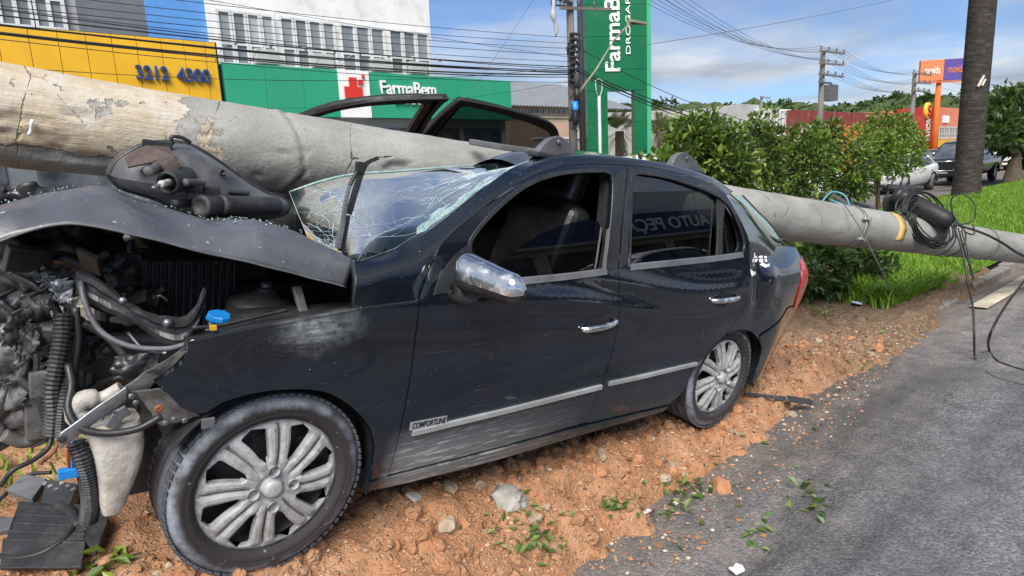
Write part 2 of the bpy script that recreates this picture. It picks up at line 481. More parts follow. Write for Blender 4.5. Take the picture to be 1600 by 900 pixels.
# the bank of soil
gx = np.concatenate([np.linspace(-4.0, -0.6, 40), np.linspace(-0.56, 5.6, 210), np.linspace(5.66, 9.5, 60)]); gy = np.concatenate([np.linspace(0.75, 2.6, 76), np.linspace(2.66, 6.0, 50)])
GX, GY = np.meshgrid(gx, gy)
GZ = ground_z(GX, GY)
lump = fbm(GX, GY, 3.2, 4, 5.0) * 0.045 + fbm(GX, GY, 11.0, 3, 2.0) * 0.026 + np.abs(fbm(GX, GY, 6.0, 3, 8.0)) * 0.045 - .012
GZ = GZ + lump * smooth(-0.04, 0.10, GZ + 0.02) - 0.012
ny, nx = GX.shape; idx = np.arange(nx * ny).reshape(ny, nx)
soil = rawnp('soil_bank', np.stack([GX.ravel(), GY.ravel(), GZ.ravel()], 1),
             np.stack([idx[:-1, :-1].ravel(), idx[:-1, 1:].ravel(), idx[1:, 1:].ravel(), idx[1:, :-1].ravel()], 1), MATS['soil'], smooth=True)
tag(soil, 'loose orange soil bank under the wrecked car', kind='structure')
SOIL_X, SOIL_Y, SOIL_Z = gx, gy, GZ
def soil_z(x, y):
    i = int(np.clip(np.searchsorted(SOIL_X, x), 1, len(SOIL_X) - 1)); j = int(np.clip(np.searchsorted(SOIL_Y, y), 1, len(SOIL_Y) - 1))
    if x > 9.4 or y > 5.95 or y < 0.76: return 0.15 if y > 2 else 0.0
    tx = (x - SOIL_X[i - 1]) / (SOIL_X[i] - SOIL_X[i - 1]); ty = (y - SOIL_Y[j - 1]) / (SOIL_Y[j] - SOIL_Y[j - 1])
    a = SOIL_Z[j - 1, i - 1] * (1 - tx) + SOIL_Z[j - 1, i] * tx; b = SOIL_Z[j, i - 1] * (1 - tx) + SOIL_Z[j, i] * tx
    return max(float(a * (1 - ty) + b * ty), 0.0)
# grassed median beyond, gently crowned
gx = np.linspace(6.6, 120, 120); gy = np.linspace(2.14, 6.3, 16); GX, GY = np.meshgrid(gx, gy)
GZ = 0.14 + 0.30 * np.sin(np.clip((GY - 2.14) / 4.16, 0, 1) * math.pi) * smooth(7, 14, GX) + 0.02 * fbm(GX, GY, 0.9, 3, 1.0)
GZ -= smooth(9.0, 6.6, GX) * 0.12
VZ = GZ; ny, nx = GX.shape; idx = np.arange(nx * ny).reshape(ny, nx)
verge = rawnp('median_verge', np.stack([GX.ravel(), GY.ravel(), GZ.ravel()], 1),
              np.stack([idx[:-1, :-1].ravel(), idx[:-1, 1:].ravel(), idx[1:, 1:].ravel(), idx[1:, :-1].ravel()], 1), MATS['verge_soil'], smooth=True)
tag(verge, kind='structure')
def verge_z(x, y):
    return 0.14 + 0.30 * math.sin(min(max((y - 2.14) / 4.16, 0), 1) * math.pi) * float(smooth(7, 14, x)) - 0.12 * float(smooth(9.0, 6.6, x))
plane('far_road', -60, 160, 6.45, 15.0, 0.004, 'asphalt')
plane('far_pavement', -60, 160, 15.0, 17.5, 0.13, 'kerb_concrete')
# kerb stones along the verge; the near ones as single stones
kerb = empty('kerb', (6.9, 2.05, 0)); tag(kerb, 'weathered concrete kerb edging the grassed median', kind='structure')
def kerb_stone(L):
    b = MB(); b.box((L / 2, 0, 0.075), (L - 0.012, 0.13, 0.15)); return b
k0 = kerb_stone(1.0).build('kerb_stone', MATS['kerb_concrete'], kerb, bevel=0.02); k0.location = (0, 0, -.11)
for i in range(1, 24):
    c = k0.copy(); COL.objects.link(c); c.location = (i, 0.012 * math.sin(i * 2.1), 0.006 * math.sin(i * 1.3) - (.075 if i == 1 else .05 if i == 2 else .02 if i == 3 else 0)); c.rotation_euler = (0.03 * math.sin(i * 3.3), 0, 0.008 * math.sin(i * 1.7))
far_k = MB()
for i in range(24, 110): far_k.box((i + .5, 0, 0.075), (0.985, 0.13, 0.15))
for i in range(-20, 110): far_k.box((i + .5, 4.33, 0.075), (0.985, 0.13, 0.15))
o = far_k.build('kerb_run', MATS['kerb_concrete'], kerb); tag(o, kind='stuff')
# worn edge line on the near road
def strip(name, x0, x1, y0, y1, z, mat, seg=0.25, rag=0.012):
    n = int((x1 - x0) / seg); V = []
    for i in range(n + 1):
        x = x0 + (x1 - x0) * i / n
        V += [(x, y0 + rag * noise.noise((x * 2.1, 1.3, 0)), z), (x, y1 + rag * noise.noise((x * 2.3, 7.7, 0)), z)]
    o = raw(name, V, [(2 * i, 2 * i + 2, 2 * i + 3, 2 * i + 1) for i in range(n)], MATS[mat]); tag(o, kind='structure'); return o
strip('edge_line', 7.6, 120, 1.66, 1.82, 0.022, 'road_paint')
strip('far_lane_line', -40, 120, 10.2, 10.32, 0.012, 'road_paint', 2.0, 0)

# ================================================================== CAR MATERIALS
def car_paint(name, base=(0.004, 0.006, 0.0095), scuff=1.0):
    t = NT(name); co = t.coord('Object'); s = t.xyz(co)
    n1 = t.noise(co, 3.5, 7, 0.62); n2 = t.noise(co, 25, 5, 0.6)
    col = t.mix(t.ramp(n1, [(0.35, 0.0), (0.75, 0.5)]), base, tuple(c * 1.6 + 0.001 for c in base))
    # road film with painted-in bluish reflection: grows below the waist, broken up by noise
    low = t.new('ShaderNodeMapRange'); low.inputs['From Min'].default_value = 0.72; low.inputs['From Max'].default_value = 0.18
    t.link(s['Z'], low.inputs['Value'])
    film_sheen = t.math('MULTIPLY', low.outputs[0], t.ramp(n1, [(0.25, 0.12), (0.75, 0.42)]))
    col = t.mix(t.math('MULTIPLY', film_sheen, 0.7 * scuff), col, (0.03, 0.062, 0.11))
    # chalky scrape strokes on the lower front door
    st = t.coord('Object', scale=(5.0, 1.0, 62.0), rot=(0, R(-24), 0))
    stroke = t.ramp(t.noise(st, 1.6, 4, 0.7), [(0.52, 0.0), (0.66, 1.0)])
    mz = t.new('ShaderNodeMapRange'); mz.inputs['From Min'].default_value = 0.42; mz.inputs['From Max'].default_value = 0.30; t.link(s['Z'], mz.inputs['Value'])
    mx_ = t.new('ShaderNodeMapRange'); mx_.inputs['From Min'].default_value = 1.35; mx_.inputs['From Max'].default_value = 0.55; t.link(s['X'], mx_.inputs['Value'])
    mx2 = t.new('ShaderNodeMapRange'); mx2.inputs['From Min'].default_value = 0.36; mx2.inputs['From Max'].default_value = 0.44; t.link(s['X'], mx2.inputs['Value'])
    dusty = t.math('MULTIPLY', t.math('MULTIPLY', mz.outputs[0], mx_.outputs[0]), mx2.outputs[0])
    dusty = t.math('MULTIPLY', dusty, t.math('ADD', t.math('MULTIPLY', stroke, 1.0), 0.42), clamp=True)
    # rubbed patch on the fender
    v = t.new('ShaderNodeVectorMath'); v.operation = 'DISTANCE'
    sc = t.new('ShaderNodeCombineXYZ'); t.link(t.math('MULTIPLY', s['X'], 0.62), sc.inputs[0]); t.link(s['Z'], sc.inputs[2])
    t.link(sc.outputs[0], v.inputs[0]); v.inputs[1].default_value = (0.075, 0, 0.805)
    rub = t.math('MULTIPLY', t.ramp(t.math('ADD', v.outputs['Value'], t.math('MULTIPLY', t.math('SUBTRACT', t.noise(co, 9, 6, .65), 0.5), 0.13)), [(0.03, 1.0), (0.10, 0.0)]), t.ramp(t.noise(co, 17, 7, .7), [(0.32, 0.0), (0.7, 0.9)]))
    rub = t.math('MULTIPLY', rub, t.ramp(t.noise(t.coord('Object', scale=(6, 1, 40), rot=(0, R(28), 0)), 1.3, 4, .7), [(.35, .25), (.62, 1.0)]))
    # fine scratches and chips all over
    sp = t.ramp(t.voro(co, 34).outputs['Distance'], [(0.035, 1.0), (0.06, 0.0)])
    sp = t.math('MULTIPLY', sp, t.ramp(t.noise(co, 6, 3), [(0.42, 0.0), (0.60, 1.0)]))
    sc2 = t.coord('Object', scale=(2.2, 2.2, 150.0), rot=(0, R(-38), 0))
    scr = t.math('MULTIPLY', t.ramp(t.noise(sc2, 1.2, 2, 0.5), [(0.69, 0.0), (0.71, 1.0)]), t.ramp(t.noise(co, 2.4, 3), [(0.52, 0.0), (0.64, 0.3)]))
    wear = t.math('MAXIMUM', t.math('MAXIMUM', t.math('MULTIPLY', dusty, scuff), t.math('MULTIPLY', rub, scuff)), t.math('MAXIMUM', sp, scr))
    col = t.mix(t.math('MULTIPLY', wear, 0.85, clamp=True), col, (0.42, 0.45, 0.46))
    rough = t.math('ADD', t.math('MULTIPLY', film_sheen, 0.40), t.math('ADD', t.math('MULTIPLY', wear, 0.55), 0.10), clamp=True)
    t.set(color=col, rough=rough, spec=0.5, coat=t.math('SUBTRACT', 0.75, t.math('MULTIPLY', t.math('MAXIMUM', film_sheen, wear), 0.75), clamp=True), coat_rough=0.04)
    return t.m
PAINT = car_paint('car_paint')
t = NT('hood_vinyl'); co = t.coord('Object'); s = t.xyz(co)
wv = t.new('ShaderNodeTexWave'); wv.inputs['Scale'].default_value = 75.0; wv.inputs['Distortion'].default_value = 0.6; wv.inputs['Detail'].default_value = 1.0
t.link(t.coord('Object', rot=(0, 0, R(38))), wv.inputs['Vector'])
n1 = t.noise(co, 4, 7, 0.65); n2 = t.noise(co, 60, 4, 0.7)
c = t.mix(t.math('MULTIPLY', wv.outputs['Fac'], t.ramp(t.noise(co, 3, 3), [(.4, .1), (.6, .8)])), (0.060, 0.062, 0.073), (0.095, 0.098, 0.115))
c = t.mix(t.ramp(n1, [(0.45, 0.0), (0.8, 0.55)]), c, (0.15, 0.155, 0.175))
c = t.mix(t.ramp(n2, [(0.66, 0.0), (0.72, 0.9)]), c, (0.55, 0.54, 0.5))
t.set(color=c, rough=0.36, spec=0.55, coat=0.2, coat_rough=0.25, normal=t.bump(wv.outputs['Fac'], 0.08, 0.004, t.bump(t.noise(co, 8, 4), .35, .02)))
simple('black_trim', (0.02, 0.021, 0.023), 0.45, var=0.4, scale=14, bump=0.1, bscale=90)
simple('dark_metal', (0.055, 0.058, 0.062), 0.38, metal=0.5, var=0.5, scale=7, bump=0.3, bscale=25, dirt=0.55, dirtcol=(0.15, 0.14, 0.125))
simple('bare_metal', (0.21, 0.22, 0.235), 0.42, metal=0.7, var=0.5, scale=9, bump=0.4, bscale=22, dirt=0.75, dirtcol=(0.13, 0.12, 0.11))
simple('grimy_metal', (0.10, 0.10, 0.10), 0.6, metal=0.3, var=0.6, scale=10, bump=0.5, bscale=30, dirt=0.7, dirtcol=(0.20, 0.18, 0.15))
simple('engine_black', (0.012, 0.012, 0.013), 0.55, var=0.5, scale=12, bump=0.4, bscale=40, dirt=0.4, dirtcol=(0.06, 0.055, 0.05))
simple('black_plastic', (0.020, 0.021, 0.023), 0.55, var=0.4, scale=10, bump=0.35, bscale=50, dirt=0.5, dirtcol=(0.11, 0.10, 0.085))
simple('grey_plastic', (0.10, 0.105, 0.115), 0.5, var=0.35, scale=8, bump=0.2, bscale=60, dirt=0.4, dirtcol=(0.22, 0.2, 0.18))
simple('rust', (0.20, 0.075, 0.03), 0.85, var=0.5, scale=18, bump=0.5, bscale=70)
simple('interior_black', (0.010, 0.0105, 0.012), 0.6, var=0.3, scale=10)
simple('seat_black', (0.008, 0.0083, 0.009), 0.35, var=0.3, scale=10, bump=0.15, bscale=120)
t = NT('chrome'); co = t.coord('Object'); n = t.noise(co, 18, 6, 0.65)
t.set(color=t.ramp(n, [(0.35, (0.62, 0.64, 0.66)), (0.7, (0.86, 0.87, 0.88))]), metal=t.ramp(n, [(0.55, 1.0), (0.72, 0.55)]), rough=t.ramp(n, [(0.4, 0.10), (0.72, 0.42)]))
t = NT('hubcap_silver'); co = t.coord('Object'); n = t.noise(co, 9, 7, 0.65); n2 = t.noise(co, 45, 5, 0.7)
c = t.ramp(n, [(0.3, (0.33, 0.335, 0.34)), (0.7, (0.46, 0.465, 0.47))])
c = t.mix(t.ramp(n2, [(0.48, 0.0), (0.70, 0.7)]), c, (0.14, 0.135, 0.13))
t.set(color=c, metal=0.1, rough=t.ramp(n, [(0.3, 0.3), (0.7, 0.55)]), normal=t.bump(n2, 0.1, 0.004))
t = NT('tyre_rubber'); co = t.coord('Object'); s = t.xyz(co)
n = t.noise(co, 13, 8, 0.68); n2 = t.noise(co, 60, 4)
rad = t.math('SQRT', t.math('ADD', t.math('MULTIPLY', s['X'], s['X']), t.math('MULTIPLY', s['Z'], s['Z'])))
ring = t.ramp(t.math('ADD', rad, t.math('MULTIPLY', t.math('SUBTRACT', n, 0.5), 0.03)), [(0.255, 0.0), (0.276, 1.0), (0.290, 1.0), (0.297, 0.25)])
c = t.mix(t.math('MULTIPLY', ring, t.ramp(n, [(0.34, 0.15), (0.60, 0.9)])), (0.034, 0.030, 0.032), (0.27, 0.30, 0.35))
c = t.mix(t.ramp(n2, [(0.66, 0.0), (0.74, 0.6)]), c, (0.4, 0.38, 0.34))
t.set(color=c, rough=0.82, spec=0.35, normal=t.bump(n2, 0.25, 0.004))
t = NT('tail_red'); co = t.coord('Object')
t.set(color=t.ramp(t.noise(co, 12, 3), [(0.3, (0.30, 0.006, 0.008)), (0.7, (0.5, 0.012, 0.014))]), rough=0.12, coat=0.6, coat_rough=0.03)
simple('dirty_white_plastic', (0.43, 0.41, 0.37), 0.55, var=0.3, scale=9, bump=0.6, bscale=30, dirt=1.0, dirtcol=(0.20, 0.165, 0.13))
simple('blue_plastic', (0.012, 0.22, 0.62), 0.4, var=0.2, scale=12)
simple('yellow_plastic', (0.7, 0.42, 0.03), 0.4, var=0.2)
simple('white_decal', (0.78, 0.78, 0.76), 0.5, var=0.08)
simple('black_decal', (0.015, 0.015, 0.017), 0.5, var=0.2)
TINT = glass_mat('tinted_glass', (0.10, 0.115, 0.11), 1.85)
TINT_DARK = glass_mat('dark_tinted_glass', (0.09, 0.10, 0.095), 1.12)
SHIELD = glass_mat('windshield_glass', (0.06, 0.085, 0.085), 1.16, 0.03, 0.16, (0.035, 0.065, 0.07))
t = NT('shattered_glass'); co = t.coord('Object'); vv = t.voro(co, 120, 'DISTANCE_TO_EDGE'); n = t.noise(co, 14, 5, 0.7)
t.n.remove(t.b)
df = t.new('ShaderNodeBsdfDiffuse'); t.link(t.ramp(n, [(0.3, (0.22, 0.38, 0.36)), (0.7, (0.62, 0.78, 0.76))]), df.inputs['Color'])
tr = t.new('ShaderNodeBsdfTransparent'); tr.inputs['Color'].default_value = (0.55, 0.68, 0.65, 1)
gl = t.new('ShaderNodeBsdfGlossy'); gl.inputs['Roughness'].default_value = 0.15
mx = t.new('ShaderNodeMixShader'); t.link(t.ramp(vv.outputs['Distance'], [(0.02, 0.9), (0.12, 0.35)]), mx.inputs[0]); t.link(tr.outputs[0], mx.inputs[1]); t.link(df.outputs[0], mx.inputs[2])
mx2 = t.new('ShaderNodeMixShader'); mx2.inputs[0].default_value = 0.12; t.link(mx.outputs[0], mx2.inputs[1]); t.link(gl.outputs[0], mx2.inputs[2])
t.link(mx2.outputs[0], t.out.inputs['Surface'])
t = NT('crack_white'); co = t.coord('Object')
t.set(color=t.ramp(t.noise(co, 20, 4), [(0.3, (0.16, 0.24, 0.26)), (0.7, (0.50, 0.60, 0.62))]), rough=0.4)

# ================================================================== WRECKED CAR
# car frame: x to the rear from the front axle, y to the car's right (away from the camera), z up from the tyre plane
CAR_R = np.array([[0.993767, 0.028926, 0.107661], [-0.014307, 0.990857, -0.134154], [-0.110557, 0.131778, 0.985095]])
CAR_T = np.array([0.576857, 2.671866, 0.502407])
CAR_M = Matrix([[*map(float, CAR_R[i]), float(CAR_T[i])] for i in range(3)] + [[0, 0, 0, 1]])
car = empty('wrecked_sedan'); car.matrix_world = CAR_M
tag(car, 'crushed black four-door sedan with its nose torn open under the fallen pole', 'car')
C_O = CAR_R.T @ (CAM_O - CAR_T)
def c_ray(u, v): return CAR_R.T @ ray(u, v)
def c_y(u, v, y): d = c_ray(u, v); return C_O + d * ((y - C_O[1]) / d[1])
def c_x(u, v, x): d = c_ray(u, v); return C_O + d * ((x - C_O[0]) / d[0])
def c_z(u, v, z): d = c_ray(u, v); return C_O + d * ((z - C_O[2]) / d[2])
def to_car(p): return CAR_R.T @ (np.asarray(p, float) - CAR_T)
_zk = [0, .15, .25, .40, .55, .70, .80, .86, .90, .95, 1.05, 1.2, 1.35, 1.42, 1.5]
_sk = [.70, .755, .782, .803, .815, .819, .816, .806, .792, .772, .742, .69, .625, .585, .50]
_tab = catmull(list(zip(_zk, _sk)), 400)
def half(x, z):
    s = np.interp(z, _tab[:, 0], _tab[:, 1])
    x = np.asarray(x, float)
    s = s - np.where(x < .1, .16 * ((.1 - x) / .8) ** 2, 0)
    s = s - np.where(x > 2.4, .10 * ((x - 2.4) / .95) ** 2, 0)
    s = s - np.where(x > 3.3, .30 * (np.maximum(x - 3.3, 0) / .25) ** 2.2, 0)
    s = s - np.where((x > 2.9) & (z < .8), smooth(2.9, 3.3, x) * .06 * np.maximum(.8 - z, 0) / .35, 0)
    s = s - np.where((x > 2.5) & (z > .84), smooth(2.5, 2.8, x) * .085 * (np.maximum(z - .84, 0) / .18) ** 2, 0)
    return s
def dent(x, z):
    """inward dents of the buckled panels"""
    x = np.asarray(x, float); z = np.asarray(z, float)
    d = .009 * np.sin(z * 46 + x * 5 + 1.4 * np.sin(x * 4.1)) * np.exp(-((z - .83) / .085) ** 2) * smooth(.75, 1.1, x) * smooth(2.5, 2.3, x)
    d = d + .004 * np.sin(x * 9 + z * 7) * np.exp(-((z - .62) / .16) ** 2)
    d = d + .030 * np.exp(-((x - 2.60) / .06) ** 2 - ((z - .83) / .13) ** 2)
    d = d - .012 * np.exp(-((x - 2.75) / .07) ** 2 - ((z - .86) / .10) ** 2)
    d = d + .012 * np.exp(-((x - .05) / .16) ** 2 - ((z - .72) / .05) ** 2)
    d = d + .007 * np.sin(x * 16 + z * 11) * np.exp(-((x + .1) / .22) ** 2) * smooth(.9, .7, z)
    return d
def side_y(x, z): return -(half(x, z) - dent(x, z))
def S(u, v):
    """where the sight line of a photo point meets the car's left flank: (x, z)"""
    d = c_ray(u, v); prev = None; best = (9, None)
    for k in np.linspace(1.2, 5.6, 320):
        p = C_O + d * k; f = -p[1] - float(half(p[0], p[2]))
        if f < best[0]: best = (f, k)
        if f <= 0:
            a, b = (prev, k)
            for _ in range(20):
                m = (a + b) / 2; q = C_O + d * m
                if -q[1] - float(half(q[0], q[2])) > 0: a = m
                else: b = m
            q = C_O + d * b; return (q[0], q[2])
        prev = k
    q = C_O + d * best[1]; return (q[0], q[2])
def trace(*segs, step=0.022):
    """closed outline from several polylines of photo points; corners between segments stay sharp"""
    out = []
    for sg in segs:
        P = np.array([S(*p) for p in sg]) if len(sg[0]) == 2 and abs(sg[0][0]) > 20 else np.array(sg, float)
        L = np.linalg.norm(np.diff(P, axis=0), axis=1).sum()
        Q = catmull(P, max(2, int(L / step) + 1))
        out += [tuple(q) for q in Q]
    cl = [out[0]]
    for q in out[1:]:
        if math.dist(q, cl[-1]) > 0.006: cl.append(q)
    if math.dist(cl[0], cl[-1]) < 0.006: cl.pop()
    return cl
def area2(P): return sum(P[i][0] * P[(i + 1) % len(P)][1] - P[(i + 1) % len(P)][0] * P[i][1] for i in range(len(P)))
def shrink(P, d):
    if area2(P) < 0: P = P[::-1]
    n = len(P); out = []
    for i in range(n):
        a, b, c = Vector(P[i - 1]), Vector(P[i]), Vector(P[(i + 1) % n])
        e1 = (b - a).normalized(); e2 = (c - b).normalized()
        n1 = Vector((-e1.y, e1.x)); n2 = Vector((-e2.y, e2.x)); m = (n1 + n2)
        m = m.normalized() if m.length > 1e-5 else n1
        out.append(tuple(b + m * (d / max(0.5, m.dot(n1)))))
    return out
def inside(p, poly):
    x, y = p; r = False; n = len(poly); j = n - 1
    for i in range(n):
        xi, yi = poly[i]; xj, yj = poly[j]
        if (yi > y) != (yj > y) and x < (xj - xi) * (y - yi) / (yj - yi) + xi: r = not r
        j = i
    return r
def seg_dist(p, poly):
    P = np.array(poly); Q = np.roll(P, -1, 0); d = Q - P; w = np.array(p) - P
    t_ = np.clip((w * d).sum(1) / np.maximum((d * d).sum(1), 1e-12), 0, 1)[:, None]
    return float(np.sqrt((((w - d * t_)) ** 2).sum(1)).min())
def side_panel(name, outer, holes=(), mat=None, parent=None, off=0.0, inset=0.002, grid=0.028, flange=0.018, yf=side_y, sign=1, smoothmesh=True):
    """a body panel on the flank: outline in (x, z), meshed finely and bent to the flank surface"""
    outer = shrink(list(outer), inset)
    holes = [shrink(list(h), -inset) for h in holes]
    loops = [outer] + holes
    pts, edges = [], []
    for lp in loops:
        o = len(pts); pts += lp; n = len(lp)
        edges += [(o + i, o + (i + 1) % n) for i in range(n)]
    nb = len(pts)
    xs = [p[0] for p in outer]; zs = [p[1] for p in outer]
    x = min(xs) + grid / 2; row = 0
    while x < max(xs):
        z = min(zs) + grid / 2 + (grid / 2 if row % 2 else 0)
        while z < max(zs):
            p = (x, z)
            if inside(p, outer) and not any(inside(p, h) for h in holes) and min(seg_dist(p, lp) for lp in loops) > grid * 0.45: pts.append(p)
            z += grid
        x += grid * .866; row += 1
    vs, es, fs, ov, _, _ = delaunay_2d_cdt([Vector(p) for p in pts], edges, [], 1, 1e-5)
    tris = []
    for f in fs:
        c = sum((vs[i] for i in f), Vector((0, 0))) / len(f)
        if inside(c, outer) and not any(inside(c, h) for h in holes): tris.append(tuple(f))
    X = np.array([v.x for v in vs]); Z = np.array([v.y for v in vs])
    Y = np.asarray(yf(X, Z)) - off * sign
    V = np.stack([X, Y, Z], 1); e = 1e-2
    gx = (np.asarray(yf(X + e, Z)) - np.asarray(yf(X - e, Z))) / (2 * e); gz = (np.asarray(yf(X, Z + e)) - np.asarray(yf(X, Z - e))) / (2 * e)
    N = np.stack([gx, -np.ones_like(gx), gz], 1) * sign; N /= np.linalg.norm(N, axis=1)[:, None]
    F2 = []
    for f in tris:
        a, b, c = (V[i] for i in f[:3])
        nn = np.cross(b - a, c - a)
        F2.append(f if nn @ N[f[0]] > 0 else f[::-1])
    cnt = {}
    for f in F2:
        for i in range(len(f)):
            a, b = f[i], f[(i + 1) % len(f)]; cnt[(a, b)] = 1
    bnd = [(a, b) for (a, b) in cnt if (b, a) not in cnt]
    VV = [tuple(p) for p in V]; NN = [tuple(n) for n in N]; FF = list(F2); mp = {}
    nf = len(FF)
    if flange:
        for a, b in bnd:
            for q in (a, b):
                if q not in mp:
                    mp[q] = len(VV); VV.append((V[q][0], V[q][1] + flange * sign, V[q][2])); NN.append(NN[q])
            FF.append((b, a, mp[a], mp[b]))
    me = bpy.data.meshes.new(name); me.from_pydata(VV, [], FF)
    me.polygons.foreach_set('use_smooth', [i < nf for i in range(len(FF))])
    me.update()
    if smoothmesh:
        ln = [None] * len(me.loops)
        for p in me.polygons:
            for li in p.loop_indices:
                ln[li] = NN[me.loops[li].vertex_index] if p.index < nf else tuple(p.normal)
        me.normals_split_custom_set(ln)
    return link(name, me, mat, parent)

# ---- photo survey of the flank (outlines in photo pixels)
FEN_TOP = [(293, 534), (377, 517), (465, 501), (553, 484.6), (655, 471)]
SEAM_F = [(655, 471), (650, 520), (640, 600), (628, 660), (607, 742)]
ARCH_F = [(575, 750), (582, 722), (584, 694), (573, 662), (538, 628.6), (503, 612), (450, 609.5), (391.6, 615), (347.5, 628.6), (324, 646)]
GAP_A = [(656, 468), (670, 422), (692, 382), (740, 338), (800, 294), (840, 272), (880, 260), (920, 256), (978, 258)]
SEAM_B_UP = [(980, 258), (974, 330), (966, 424)]
SEAM_B_LO = [(966, 424), (968, 470), (962, 520), (940, 600), (917, 660)]
RD_TOP = [(981, 258), (1020, 262), (1060, 270), (1112, 286), (1136, 306), (1160, 350), (1172, 382)]
RD_REAR = [(1172, 382), (1168, 446), (1163, 482), (1136, 520)]
ARCH_R1 = [(1136, 520), (1111, 545), (1089, 570), (1067, 612), (1047, 631)]
ARCH_R2 = [(1136, 520), (1158, 516), (1175, 519), (1186, 532)]
WIN_F = ([(736, 400), (738, 376), (772, 334), (820, 294), (864, 276), (904, 270), (944, 269)], [(946, 269.5), (954, 274), (957, 286)], [(957, 290), (953, 350), (945, 420)], [(944, 422), (880, 430), (812, 437), (750, 446)])
WIN_R = ([(988, 280), (991, 274), (1000, 272)], [(1002, 272), (1040, 278), (1080, 290), (1112, 303), (1136, 320), (1156, 358), (1162, 380)], [(1162, 386), (1160, 392), (1154, 396)], [(1152, 396), (1126, 400), (1060, 407), (985, 415)])

fend = trace(FEN_TOP, SEAM_F, [(604, 748), (575, 752)], ARCH_F, [(324, 646), (314, 649), (283, 639)], [(283, 639), (268, 623), (240, 598)], [(240, 598), (274, 576), (289, 558), (293, 534)])
fnd = side_panel('fender', fend, (), PAINT, car)
b = MB(); b.tube([(x, float(side_y(x, z)) + .004, z - .001) for x, z in catmull([S(*p) for p in FEN_TOP], 40)], .0065, 8); b.build('fender_lip', PAINT, fnd)
wf = trace(*WIN_F)
fd_out = trace(SEAM_F[::-1], GAP_A, SEAM_B_UP, SEAM_B_LO, [(917, 660), (760, 704), (607, 742)])
fdoor = side_panel('front_door', fd_out, [wf], PAINT, car)
wr = trace(*WIN_R)
rd_out = trace(SEAM_B_LO[::-1], SEAM_B_UP[::-1], RD_TOP, RD_REAR, ARCH_R1, [(1047, 631), (980, 647), (917, 662)])
rdoor = side_panel('rear_door', rd_out, [wr], PAINT, car)
QZ = [(2.463, .835), (2.505, .98), (2.56, 1.03)]
qt_out = trace(RD_REAR[::-1], [(2.518, 1.042), (2.75, 1.03), (3.0, 1.015), (3.25, 1.0), (3.46, .985)], [(3.47, .97), (3.485, .80), (3.482, .64)], [(1241, 477), (1230, 481), (1219, 497), (1186, 523)], [(1186, 532), (1175, 519), (1158, 516), (1136, 520)])
quarter = side_panel('quarter_panel', qt_out, (), PAINT, car, inset=0.001)
bump_out = trace([(1186, 526), (1219, 499), (1230, 483), (1241, 479)], [(3.485, .60), (3.495, .45), (3.46, .28)], [(3.38, .22), (3.05, .2), (2.85, .21)], [(1172, 592), (1183, 570), (1189, 545), (1186, 533)])
side_panel('rear_bumper', bump_out, (), PAINT, car, off=0.004)
sill = trace([(578, 752), (607, 745), (760, 707), (917, 664), (1044, 634)], [(1044, 634), (1036, 642)], [(1036, 642), (917, 676), (760, 722), (607, 760), (574, 766)], [(574, 766), (578, 752)])
t_sill = side_panel('sill', sill, (), PAINT, car, off=0.006, inset=0.001)
tail = trace([(3.235, .925), (3.35, .945), (3.46, .955)], [(3.465, .95), (3.478, .80), (3.474, .64)], [(3.472, .63), (3.35, .62), (3.26, .615)], [(3.26, .615), (3.185, .74), (3.195, .85), (3.235, .925)])
side_panel('tail_light', tail, (), MATS['tail_red'], car, off=0.006, flange=0.006)

# inner structure seen through the gaps and the window openings
def inner_y(x, z): return side_y(x, z) + 0.032
shell_out = trace([(.30, .84), (.46, .90), (.50, .96), (.70, 1.13), (.90, 1.24), (1.1, 1.31), (1.57, 1.365), (1.95, 1.355), (2.25, 1.31), (2.45, 1.13), (2.51, 1.02), (2.9, .98), (3.2, .96)], [(3.2, .94), (3.2, .35)], [(3.2, .33), (2.88, .24)], [(2.86, .32), (2.80, .45), (2.66, .54), (2.48, .57), (2.34, .57), (2.2, .50), (2.1, .38), (2.04, .25)], [(2.03, .22), (1.2, .22), (.36, .22)], [(.34, .25), (.33, .40), (.30, .5)], step=0.04)
side_panel('inner_side_frame', shell_out, [shrink(wf, -.004), shrink(wr, -.004)], MATS['interior_black'], car, grid=0.08, flange=0.05, yf=inner_y, inset=0.0)
# arch liners
for xc, zc, rr, y0 in ((0.0, .30, .335, -.79), (2.466, .31, .34, -.78)):
    b = MB(); rows = []
    for yy in (y0, y0 + .02, -.42):
        rows.append([(xc + rr * math.cos(a) * (1.03 if yy > y0 else 1), yy, zc + rr * math.sin(a) * (0.90 if xc > 1 else 1)) for a in np.linspace(-.35, math.pi - (.62 if xc < 1 else -.35), 30)])
    b.sheet(rows)
    b.add([(xc + rr * math.cos(a) * 1.03, -.42, zc + rr * math.sin(a)) for a in np.linspace(-.4, math.pi + .4, 24)], [tuple(range(24))])
    b.build('wheel_arch_liner', MATS['engine_black'], car, fix=False)

